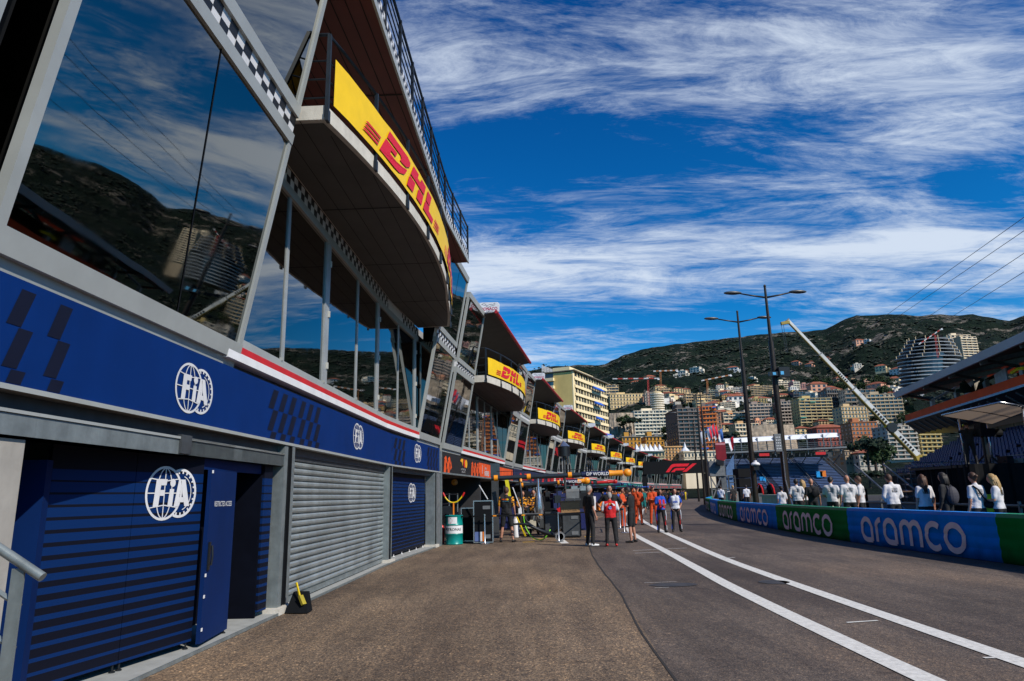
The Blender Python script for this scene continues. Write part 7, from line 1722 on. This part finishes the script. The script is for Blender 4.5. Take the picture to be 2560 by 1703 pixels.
# left to right, lower and upper rows
Bk(1513, 1548, 963, 1000, 'pale terraced block directly behind the hotel right end', BE, 'strip', 5, 4)
ch = Bk(1527, 1614, 985, 1031, 'curved cream residence with small balconies above the stone wall', CR, 'grid', 5, 11, 0, 12)
Bk(1615, 1640, 982, 1026, 'narrow grey cream tower beside the round balconies', GY, 'grid', 6, 3, 0, 10)
rt = empty('round_tower', tuple(at(1648, 1026, 560)), 'cream apartment tower with stacked rounded white balconies', 'apartment building')
c0 = at(1648, 1026, 560); sc_ = 560 / 1706
mb = MB(); mb.lathe((c0.x, c0.y + 5, c0.z - 14), [(4.2, 0), (4.2, 14 + 47 * sc_), (3, 14 + 49 * sc_)], 20); mb.build('wall', plaster(CR), rt)
for k in range(8): mb = MB(); mb.lathe((c0.x, c0.y + 5, c0.z + k * 5.7 * sc_), [(5.6, 0), (5.7, .2), (5.7, .95), (5.5, .95)], 20); mb.build('balcony', plaster(CW), rt)
Bk(1663, 1698, 990, 1012, 'pink low block with grey windows right of the round tower', PK, 'grid', 3, 6, roof='tile')
Bk(1694, 1712, 985, 1006, 'small orange house with a white window beside the pink block', (.55, .2, .09), 'grid', 3, 2, roof='tile', cat='house')
Bk(1670, 1684, 1005, 1018, 'small peach house above the orange banded tower', PK, 'grid', 2, 2, roof='tile', cat='house')
Bk(1689, 1703, 1004, 1020, 'small white house with red shutters near the orange banded tower', WH, 'grid', 2, 3, roof='tile', cat='house')
Bk(1716, 1742, 985, 1014, 'beige block on the slope left of the thin lamps', BE, 'strip', 4, 4)
Bk(1588, 1697, 1027, 1088, 'wide white block with stacked balconies and two blue glass strips', CW, 'strip', 7, 12, 0, 14, trim=WH)
for i_, (xa, xb) in enumerate(((1620, 1636), (1676, 1692))):
    pass
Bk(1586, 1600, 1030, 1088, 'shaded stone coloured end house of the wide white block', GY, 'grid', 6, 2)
Bk(1700, 1757, 1022, 1148, 'grey side wing in painted shade with orange balcony stripes of the tall tower', (.06, .055, .06), 'strip', 13, 4, 0, 20, trim=(.15, .14, .15), Y=262)  # wall and trim darkened to paint this wing's shaded side
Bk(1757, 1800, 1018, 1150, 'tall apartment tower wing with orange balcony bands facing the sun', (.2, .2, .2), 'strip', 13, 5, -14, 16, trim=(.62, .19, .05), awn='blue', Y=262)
Bk(1796, 1812, 1030, 1150, 'salmon end wall of the orange banded tower', (.5, .28, .19), 'grid', 12, 2, -14, 12, Y=266)
Bk(1557, 1604, 1093, 1124, 'ochre yellow low house with blue awning below the rock face', (.55, .3, .05), 'grid', 3, 5, awn='blue', roof='grey', cat='house', Y=300)
Bk(1616, 1662, 1092, 1124, 'second ochre yellow low house with a white bay', (.55, .3, .05), 'grid', 3, 5, roof='grey', cat='house', Y=302)
Bk(1664, 1706, 1118, 1152, 'orange beige house with rounded balconies near the logo gantry', (.58, .36, .17), 'grid', 4, 5, cat='house', Y=240)
Bk(1592, 1664, 1128, 1162, 'long cream flat building above the last pit pavilions', (.56, .47, .3), 'grid', 2, 9, -8, 10, cat='house', Y=225)
Bk(1712, 1800, 1130, 1162, 'long white low building left of the grandstand', CW, 'grid', 2, 10, 0, 10, Y=232, ph=False)
tn = empty('tent_roof', tuple(at(1625, 1127, 222)), 'white marquee roof on the cream flat building', 'marquee')
q = at(1590, 1128, 224); q2 = at(1660, 1128, 224)
mb = MB(); n_ = 6
for i in range(n_):
    a, b = q + (q2 - q) * i / n_, q + (q2 - q) * (i + 1) / n_; mm = (a + b) / 2
    for (s0_, s1_) in ((a, b),): mb.face([a, b, mm + Vector((0, 3, 2.6))]); mb.face([b, b + Vector((0, 6, 0)), mm + Vector((0, 3, 2.6))]); mb.face([b + Vector((0, 6, 0)), a + Vector((0, 6, 0)), mm + Vector((0, 3, 2.6))]); mb.face([a + Vector((0, 6, 0)), a, mm + Vector((0, 3, 2.6))])
mb.build('canvas', AWN, tn)
pt_ = at(1713, 1128, 228); mb = MB(); mb.lathe((pt_.x, pt_.y, pt_.z), [(1.6, 0), (.5, 1.2), (.06, 2.9)], 8); mb.build('peaked_tent', AWN, label='small white pointed tent left of the dark thin lamps', cat='tent')
L = [ # x0, x1, yt, yb, label, wall, style, floors, bays, extra
 (1742, 1780, 986, 1016, 'dark topped beige block behind the thin lamps', BE, 'strip', 5, 4, {}),
 (1769, 1794, 975, 996, 'greenish glass block below the forest edge', (.25, .27, .22), 'strip', 4, 4, {}),
 (1794, 1812, 962, 990, 'slim white tower with tiled roof at the forest edge', WH, 'grid', 6, 3, dict(roof='tile')),
 (1815, 1833, 959, 972, 'small cream cube building at the forest edge', CR, 'grid', 2, 3, {}),
 (1818, 1860, 969, 988, 'stepped white building left of the first lamp', WH, 'strip', 4, 6, {}),
 (1806, 1841, 988, 1004, 'ochre house row with tiled roof', (.55, .36, .14), 'grid', 3, 6, dict(roof='tile')),
 (1840, 1862, 984, 1012, 'peach townhouse with white shutters', PK, 'grid', 5, 3, dict(roof='tile')),
 (1804, 1839, 1006, 1027, 'grey white block with deep balconies', CW, 'strip', 4, 4, {}),
 (1782, 1806, 1005, 1022, 'small yellow house with tiled roof above the salmon wall', (.55, .4, .16), 'grid', 3, 3, dict(roof='tile')),
 (1811, 1868, 1032, 1066, 'restaurant block with white scalloped awnings and peach balconies', (.5, .33, .2), 'strip', 4, 5, dict(trim=CW, awn='orange')),
 (1839, 1900, 1060, 1092, 'low white villa with long glazed terraces', (.52, .34, .18), 'strip', 3, 7, dict(trim=CW)),
 (1862, 1880, 968, 992, 'narrow white block right behind the first lamp', WH, 'strip', 5, 2, {}),
 (1879, 1934, 965, 992, 'long beige block with horizontal balconies between the two lamps', BE, 'strip', 6, 7, {}),
 (1876, 1933, 996, 1012, 'white and red terrace houses between the lamps', WH, 'grid', 2, 8, dict(roof='tile')),
 (1876, 1934, 1010, 1066, 'grey pink block with arched top between the lamps', (.3, .25, .24), 'strip', 7, 6, dict(trim=(.42, .38, .36))),
 (1945, 1984, 953, 974, 'pale terraced block high up right of the second lamp', CW, 'strip', 4, 5, {}),
 (1984, 2001, 954, 976, 'pink narrow block with white shutters high up', (.55, .25, .25), 'strip', 5, 2, dict(trim=WH)),
 (2002, 2036, 960, 970, 'low pink and white row at the forest edge', (.5, .3, .28), 'grid', 2, 6, {}),
 (1944, 1986, 988, 1002, 'peach stepped houses right of the second lamp', (.55, .38, .24), 'grid', 3, 6, dict(roof='tile')),
 (1949, 2003, 1004, 1062, 'grey block with brown loggias right of the second lamp', (.2, .17, .17), 'strip', 7, 7, dict(trim=(.4, .37, .36))),
 (1984, 2027, 980, 1000, 'dark glass office with slanting corner', (.06, .07, .09), 'strip', 3, 6, dict(win=WINB)),
 (2017, 2069, 981, 997, 'beige flat topped block with open roof frame', BE, 'strip', 2, 6, {}),
 (2001, 2088, 996, 1066, 'large olive cream block with full width balconies', OL, 'strip', 9, 6, dict(trim=(.45, .39, .24), awn='green')),
 (2069, 2116, 976, 1028, 'dark glazed block in a pale beige frame', (.1, .1, .11), 'strip', 5, 7, dict(trim=(.12, .12, .13))),
 (2116, 2194, 975, 1018, 'white stone complex with black balcony stacks', (.55, .47, .38), 'strip', 4, 6, dict(trim=(.2, .19, .18))),
 (2109, 2176, 1017, 1074, 'yellowish classic block with blue windows', BE, 'grid', 6, 8, dict(win=WINB)),
 (2174, 2262, 986, 1058, 'wide grey beige block cut by the crane boom', (.38, .33, .25), 'strip', 8, 8, dict(trim=(.42, .37, .29), win=WINB)),
 (2137, 2203, 1056, 1130, 'terracotta apartment house with rows of shuttered windows', (.42, .17, .08), 'grid', 7, 7, dict(win=WINB)),
 (2046, 2124, 1070, 1118, 'dark red palace with arched windows right of the white awning', (.26, .06, .045), 'grid', 3, 8, dict(roof='tile', cat='palace')),
 (1991, 2028, 1072, 1090, 'small cream villa with orange tiled roof above the awning', CR, 'grid', 2, 3, dict(roof='tile', cat='villa')),
 (2226, 2300, 1066, 1150, 'white block with wide balconies behind the crane foot', (.4, .39, .38), 'strip', 8, 4, dict(trim=(.45, .44, .44))),
 (2302, 2360, 1068, 1140, 'shaded beige block between crane and camera platform', OL, 'strip', 7, 4, {}),
 (2152, 2212, 1134, 1168, 'white villa with tiled roof and battlement behind the blue grandstand', (.5, .48, .44), 'grid', 2, 5, dict(roof='tile', cat='villa', Y=250)),
 (2114, 2150, 1128, 1164, 'old beige stone house at the right end of the blue grandstand', (.36, .28, .2), 'grid', 3, 4, dict(Y=256)),
 (2128, 2162, 950, 966, 'pinkish terraced block left half on the dark slope', (.5, .34, .24), 'strip', 4, 5, {}),
 (2162, 2194, 951, 968, 'pinkish terraced block right half on the dark slope', (.5, .32, .25), 'strip', 4, 4, {}),
 (2221, 2243, 951, 964, 'small white villa in the wood near the round tower', WH, 'grid', 2, 4, dict(roof='tile', cat='villa')),
 (2236, 2260, 968, 984, 'yellow stone house with battlements near the terrace roof', (.55, .42, .2), 'grid', 2, 5, dict(cat='house')),
 (2197, 2226, 1060, 1078, 'grey low house under the crane boom', GY, 'grid', 3, 4, {}),
 (1905, 1945, 1062, 1080, 'low grey house on the wall between the lamps', GY, 'grid', 2, 5, {}),
 (1740, 1800, 1000, 1022, 'cream block above the orange banded tower', CR, 'strip', 3, 6, {}),
]
for i_, (x0, x1, yt, yb, lab, wall, sty, fl_, by_, ex_) in enumerate(L):
    ex_ = dict(ex_); ex_.setdefault('yaw', [0, 7, -9, 12, -5][i_ % 5] if (x1 - x0) < 60 else [0, 4, -4][i_ % 3]); ex_.setdefault('depth', 12); ex_.setdefault('sink', 22)
    Bk(x0, x1, yt, yb, lab, wall, sty, fl_, by_, **ex_)
rr = random.Random(77)
FC = [(CR, 'cream'), (CW, 'white'), (BE, 'sand coloured'), (PK, 'salmon'), (WH, 'bright white'), (OL, 'ochre')]
for k in range(46):
    x0 = rr.uniform(1745, 2240) if k > 12 else rr.uniform(1515, 1730); y1 = rr.uniform(985, 1075) if k > 12 else rr.uniform(985, 1015); w_ = rr.uniform(16, 42); h_ = rr.uniform(11, 26); c_, nm_ = rr.choice(FC); st_ = rr.choice(('strip', 'grid')); t_ = rr.random() < .5
    r_ = Bk(x0, x0 + w_, y1 - h_, y1, 'small %s town block with %s in the dense rows on the slope' % (nm_, 'tiled roof' if t_ else 'flat roof'), c_, st_, max(2, int(h_ / 4.2)), max(2, int(w_ / 6)), rr.uniform(-14, 14), 10, roof='tile' if t_ else None, sink=18)
    r_[0]['group'] = 'small %s blocks with %s' % (nm_, 'tiled roof' if t_ else 'flat roof')
# stone retaining walls
STONE = mat('stone_wall', (.42, .33, .24), .9, 0, .3, .5, .4, 3, dirt=.3)
for (xa, xb, ya_, yb_, lab, Yd) in ((1524, 1586, 1032, 1056, 'curved stone retaining wall below the cream residence', 480), (1520, 1592, 1066, 1108, 'rough pale rock face below the retaining wall', 330), (1660, 1700, 1088, 1100, 'low stone terrace wall under the white block', 330), (1875, 1990, 1062, 1076, 'stone terrace wall between the two lamps', 400)):
    A_, B_ = at(xa, yb_, Yd), at(xb, yb_, Yd); zt_ = at((xa + xb) / 2, ya_, Yd).z; mb = MB(); n_ = 22; m_ = 8; g_ = []
    for i in range(n_ + 1):
        t = i / n_; g_.append([mb.pt((A_.x + (B_.x - A_.x) * t, Yd + noise.noise(Vector((i * .6, j * .7, xa))) * (2.4 if 'rock' in lab else .5) - 2 * math.sin(t * 3.14) + j * .3, A_.z - 12 + (zt_ - A_.z + 12) * j / m_)) for j in range(m_ + 1)])
    for i in range(n_):
        for j in range(m_): mb.fi([g_[i][j], g_[i + 1][j], g_[i + 1][j + 1], g_[i][j + 1]])
    mb.build('stone_wall', STONE, label=lab, cat='wall', loc=tuple(A_))
# tower under construction with rounded floors
tq = at(2350, 968, 470); k_ = 470 / 1706
ot = empty('round_tower', tuple(tq), 'unfinished round tower with stacked curved floors and a red crane on top', 'apartment building')
FL = [(2352, 963 - i * 9.3, 78 if i < 8 else 84 - (i - 8) * 5, i) for i in range(14)]
DK = mat('tower_floor', (.3, .33, .36), .5, .1, .15, .4)
for (cx_, cy_, hw_, i) in FL:
    c_ = at(cx_ + (3 if i > 8 else 0), cy_, 470); mb = MB(); hw2 = hw_ * k_; pts_ = []
    n__ = 36
    for q in range(n__):
        a = 2 * math.pi * q / n__; rx_ = hw2 * (1 + .05 * math.cos(3 * a + i * .4)); pts_.append((c_.x + rx_ * math.cos(a), c_.y + 14 + .55 * rx_ * math.sin(a)))
    th_ = .7 if i < 8 else .45; b0_ = [mb.pt((x, y, c_.z)) for x, y in pts_]; b1_ = [mb.pt((x, y, c_.z + th_)) for x, y in pts_]
    for q in range(n__): mb.fi([b0_[q], b0_[(q + 1) % n__], b1_[(q + 1) % n__], b1_[q]])
    mb.fi(b0_[::-1]); mb.fi(b1_); mb.build('floor_slab', DK, ot)
    mb = MB(); mb.lathe((c_.x, c_.y + 14, c_.z + th_), [(hw2 * (.5 if i > 8 else .53), 0), (hw2 * (.5 if i > 8 else .53), 9.3 * k_ - th_)], 20); mb.build('core', NEAR_BLACK if i > 8 else WIN, ot)
    if i > 7:
        mb = MB()
        for q in range(0, n__, 3): mb.bar((pts_[q][0] * .96 + c_.x * .04, pts_[q][1], c_.z + th_), (pts_[q][0] * .96 + c_.x * .04, pts_[q][1], c_.z + 9.3 * k_), .4)
        mb.build('column', plaster(BE), ot)
Bk(2412, 2458, 842, 935, 'beige tower with white balcony stack behind the unfinished round tower', (.34, .29, .22), 'strip', 15, 3, 10, 10, Y=560, trim=CW)
Bk(2376, 2428, 838, 856, 'flat white top floor joined to the beige tower', CW, 'strip', 2, 5, 0, 10, Y=570)
# tower cranes
CRED = mat('crane_red', (.5, .03, .02), .5); CORG = mat('crane_orange', (.45, .16, .04), .5)
def tcrane(xm, yb_, yt_, xa, xb, ya_, yb2, Y, lab, mm_=CRED):
    r_ = empty('tower_crane', tuple(at(xm, yb_, Y)), lab, 'tower crane'); b_, t_ = at(xm, yb_, Y), at(xm, yt_, Y); kk = Y / 1706
    mb = MB(); w_ = 1.6 * kk
    for sx_ in (-1, 1): mb.bar(b_ + Vector((sx_ * w_, 0, -12)), t_ + Vector((sx_ * w_, 0, 0)), .7 * kk)
    n__ = 10
    for q in range(n__): z0_ = b_.lerp(t_, q / n__); z1_ = b_.lerp(t_, (q + 1) / n__); s_ = 1 if q % 2 else -1; mb.bar(z0_ + Vector((s_ * w_, 0, 0)), z1_ + Vector((-s_ * w_, 0, 0)), .5 * kk)
    mb.build('mast', mm_, r_)
    A_, B_ = at(xa, ya_, Y), at(xb, yb2, Y)
    for q in range(9):
        p, q2_ = A_.lerp(B_, q / 9), A_.lerp(B_, (q + 1) / 9); mb = MB(); hh = 2.0 * kk
        mb.bar(p, q2_, .6 * kk); mb.bar(p + Vector((0, 0, hh)), q2_ + Vector((0, 0, hh)), .6 * kk); mb.bar(p, q2_ + Vector((0, 0, hh)), .5 * kk); mb.bar(p + Vector((0, 0, hh)), q2_, .5 * kk); mb.build('jib_section', mm_ if q % 2 else WHITE, r_)
    mb = MB(); mb.rbox(B_ - Vector((2 * kk, 0, 3 * kk)), 5 * kk, 2 * kk, 3 * kk); mb.build('counterweight', WHITE, r_)
tcrane(1620, 982, 950, 1531, 1648, 948, 947, 640, 'red and white tower crane with a long level jib above the cream residence')
tcrane(1651, 955, 929, 1633, 1695, 929, 927, 900, 'orange masted tower crane higher up the slope', CORG)
tcrane(1768, 978, 952, 1753, 1829, 953, 938, 850, 'tower crane with a rising jib left of the first lamp', CORG)
tcrane(2338, 852, 838, 2297, 2356, 862, 822, 465, 'short red and white crane on the unfinished round tower')
# houses scattered over the slope
rr = random.Random(21)
hp_ = []
for q, (c_, rf_) in enumerate(((WH, 1), (CW, 0), (CR, 1), (PK, 1), (WH, 0))):
    r_ = empty('hillside_house', (0, 0, 0)); mb = MB(); mb.box(-5, 5, 0, 8, -6, 6); mb.box(3, 8, 1, 7, -6, 3.4); mb.build('wall', plaster(c_), r_)
    mb = MB()
    if rf_: mb.hexa([(-5.6, -.6, 6), (5.6, -.6, 6), (5.6, 8.6, 6), (-5.6, 8.6, 6), (-2, 3.6, 8.2), (2, 3.6, 8.2), (2, 4.4, 8.2), (-2, 4.4, 8.2)])
    else: mb.box(-5.3, 5.3, -.3, 8.3, 6, 6.4); mb.box(-2, 1, 2, 5, 6.4, 8)
    mb.build('roof', ROOFT if rf_ else plaster(CW), r_)
    for fx in (-3.2, 0, 3.2):
        for fz in (.6, 3.4): mb = MB(); mb.box(fx - .8, fx + .8, -.08, -.01, fz, fz + 1.7); mb.build('window', WIN, r_)
    hp_.append(r_)
names_ = ['white house with tiled roof', 'white flat roofed house', 'cream house with tiled roof', 'pink house with tiled roof', 'plain white house']
cnt = 0
while cnt < 90:
    px_ = rr.uniform(1500, 2260); r = rr.uniform(720, 1350) if rr.random() < .8 else rr.uniform(560, 760); a, _ = ang_el(px_, 900)
    if noise.noise(Vector((px_ * .012, r * .006, 3))) < -.02: continue
    z = terr(a, r); q = rr.randrange(5); o = copy_tree(hp_[q]); o.location = (math.sin(a) * r, math.cos(a) * r, z + 1); o.rotation_euler.z = rr.uniform(-.7, .7) - a; s_ = rr.uniform(.7, 1.5); o.scale = (s_ * rr.uniform(.8, 1.5), s_, s_)
    tag(o, 'small %s scattered among the trees on the mountain slope' % names_[q], 'house', 'small houses on the mountain slope: ' + names_[q]); cnt += 1
for r_ in hp_:
    for c_ in list(r_.children): bpy.data.objects.remove(c_)
    bpy.data.objects.remove(r_)
# trees between the buildings
def tree_proto(kind, seed):
    rg = random.Random(seed); r_ = empty('tree', (0, 0, 0)); mb = MB(); mb.tube([(0, 0, -2), (.1, 0, 2), (.3, .1, 4)], [.3, .24, .12], 7)
    for q in range(4): a = q * 1.6; mb.tube([(.1, 0, 2.6 + q * .4), (math.cos(a) * 1.6, math.sin(a) * 1.6, 4.6 + q * .3)], [.13, .05], 5)
    mb.build('trunk', mat('bark', (.06, .04, .03), .9), r_)
    mb = MB(); cl_ = [(rg.uniform(-2.3, 2.3), rg.uniform(-2, 2), rg.uniform(1.6, 5.6) if kind == 0 else rg.uniform(4.4, 5.4), rg.uniform(.9, 1.6)) for _ in range(13)]
    for (x, y, z, s_) in cl_:
        for q in range(48):
            d_ = Vector((rg.gauss(0, 1), rg.gauss(0, 1), rg.gauss(0, .7))).normalized() * s_ * rg.uniform(.6, 1.1); c_ = Vector((x, y, z)) + d_; u_ = Vector((rg.uniform(-1, 1), rg.uniform(-1, 1), rg.uniform(-1, 1))).normalized() * .34; v_ = u_.cross(d_).normalized() * .3
            mb.face([c_ - u_, c_ + v_, c_ + u_, c_ - v_])
    mb.build('crown', mat('leaf_%d' % kind, ((.03, .06, .015), (.014, .034, .016), (.05, .075, .018))[kind % 3], .9, 0, .5, .8), r_); return r_
tp = [tree_proto(0, 1), tree_proto(1, 2), tree_proto(0, 3)]
tk = ['broad green tree', 'dark flat crowned pine', 'rounded green tree']
TR = [(2150, 1172, 70, 2.0), (2172, 1168, 200, 1.6), (2190, 1170, 205, 1.8), (2210, 1172, 215, 1.5), (1560, 1072, 325, 1.3), (1575, 1074, 322, 1.1), (1585, 1075, 326, 1.2), (1690, 1112, 290, 1.8), (1700, 1114, 285, 1.6), (1680, 1110, 292, 1.4)]
def tree_at(px_, py_, Y, s_, grp=None, lab=None, kind=None):
    k = rr.randrange(3) if kind is None else kind; p = at(px_, py_, Y); o = copy_tree(tp[k]); o.location = p; o.scale = (s_ * 1.15, s_ * 1.15, s_); o.rotation_euler.z = rr.uniform(0, 6)
    tag(o, lab or '%s growing between the buildings on the slope' % tk[k], 'tree', grp or 'trees between the town buildings: ' + tk[k]); return o
o_ = tree_at(2175, 1215, 180, 1.0, 'pine behind the blue grandstand', 'wide dark umbrella pine at the right end of the blue grandstand', 1); o_.scale.z = .62
for (px_, py_, Y, s_) in TR[1:]: tree_at(px_, py_, Y, s_ * .8)
for k in range(150):
    px_ = rr.uniform(1640, 2280); py_ = rr.uniform(1000, 1112)
    a, _ = ang_el(px_, py_); r = dist_for(px_, py_); tree_at(px_, py_ + 3, r * math.cos(a) * .985, rr.uniform(.7, 1.3))
for k in range(70):
    px_ = rr.uniform(1520, 2260); py_ = rr.uniform(955, 1000); a, _ = ang_el(px_, py_); r = dist_for(px_, py_); tree_at(px_, py_ + 3, r * math.cos(a) * .99, rr.uniform(1.0, 1.9))
for k in range(0): tree_at(1900 + k * 13 + rr.uniform(-5, 5), 1082 + rr.uniform(-6, 6), 330, rr.uniform(.9, 1.4))
for r_ in tp:
    for c_ in list(r_.children): bpy.data.objects.remove(c_)
    bpy.data.objects.remove(r_)
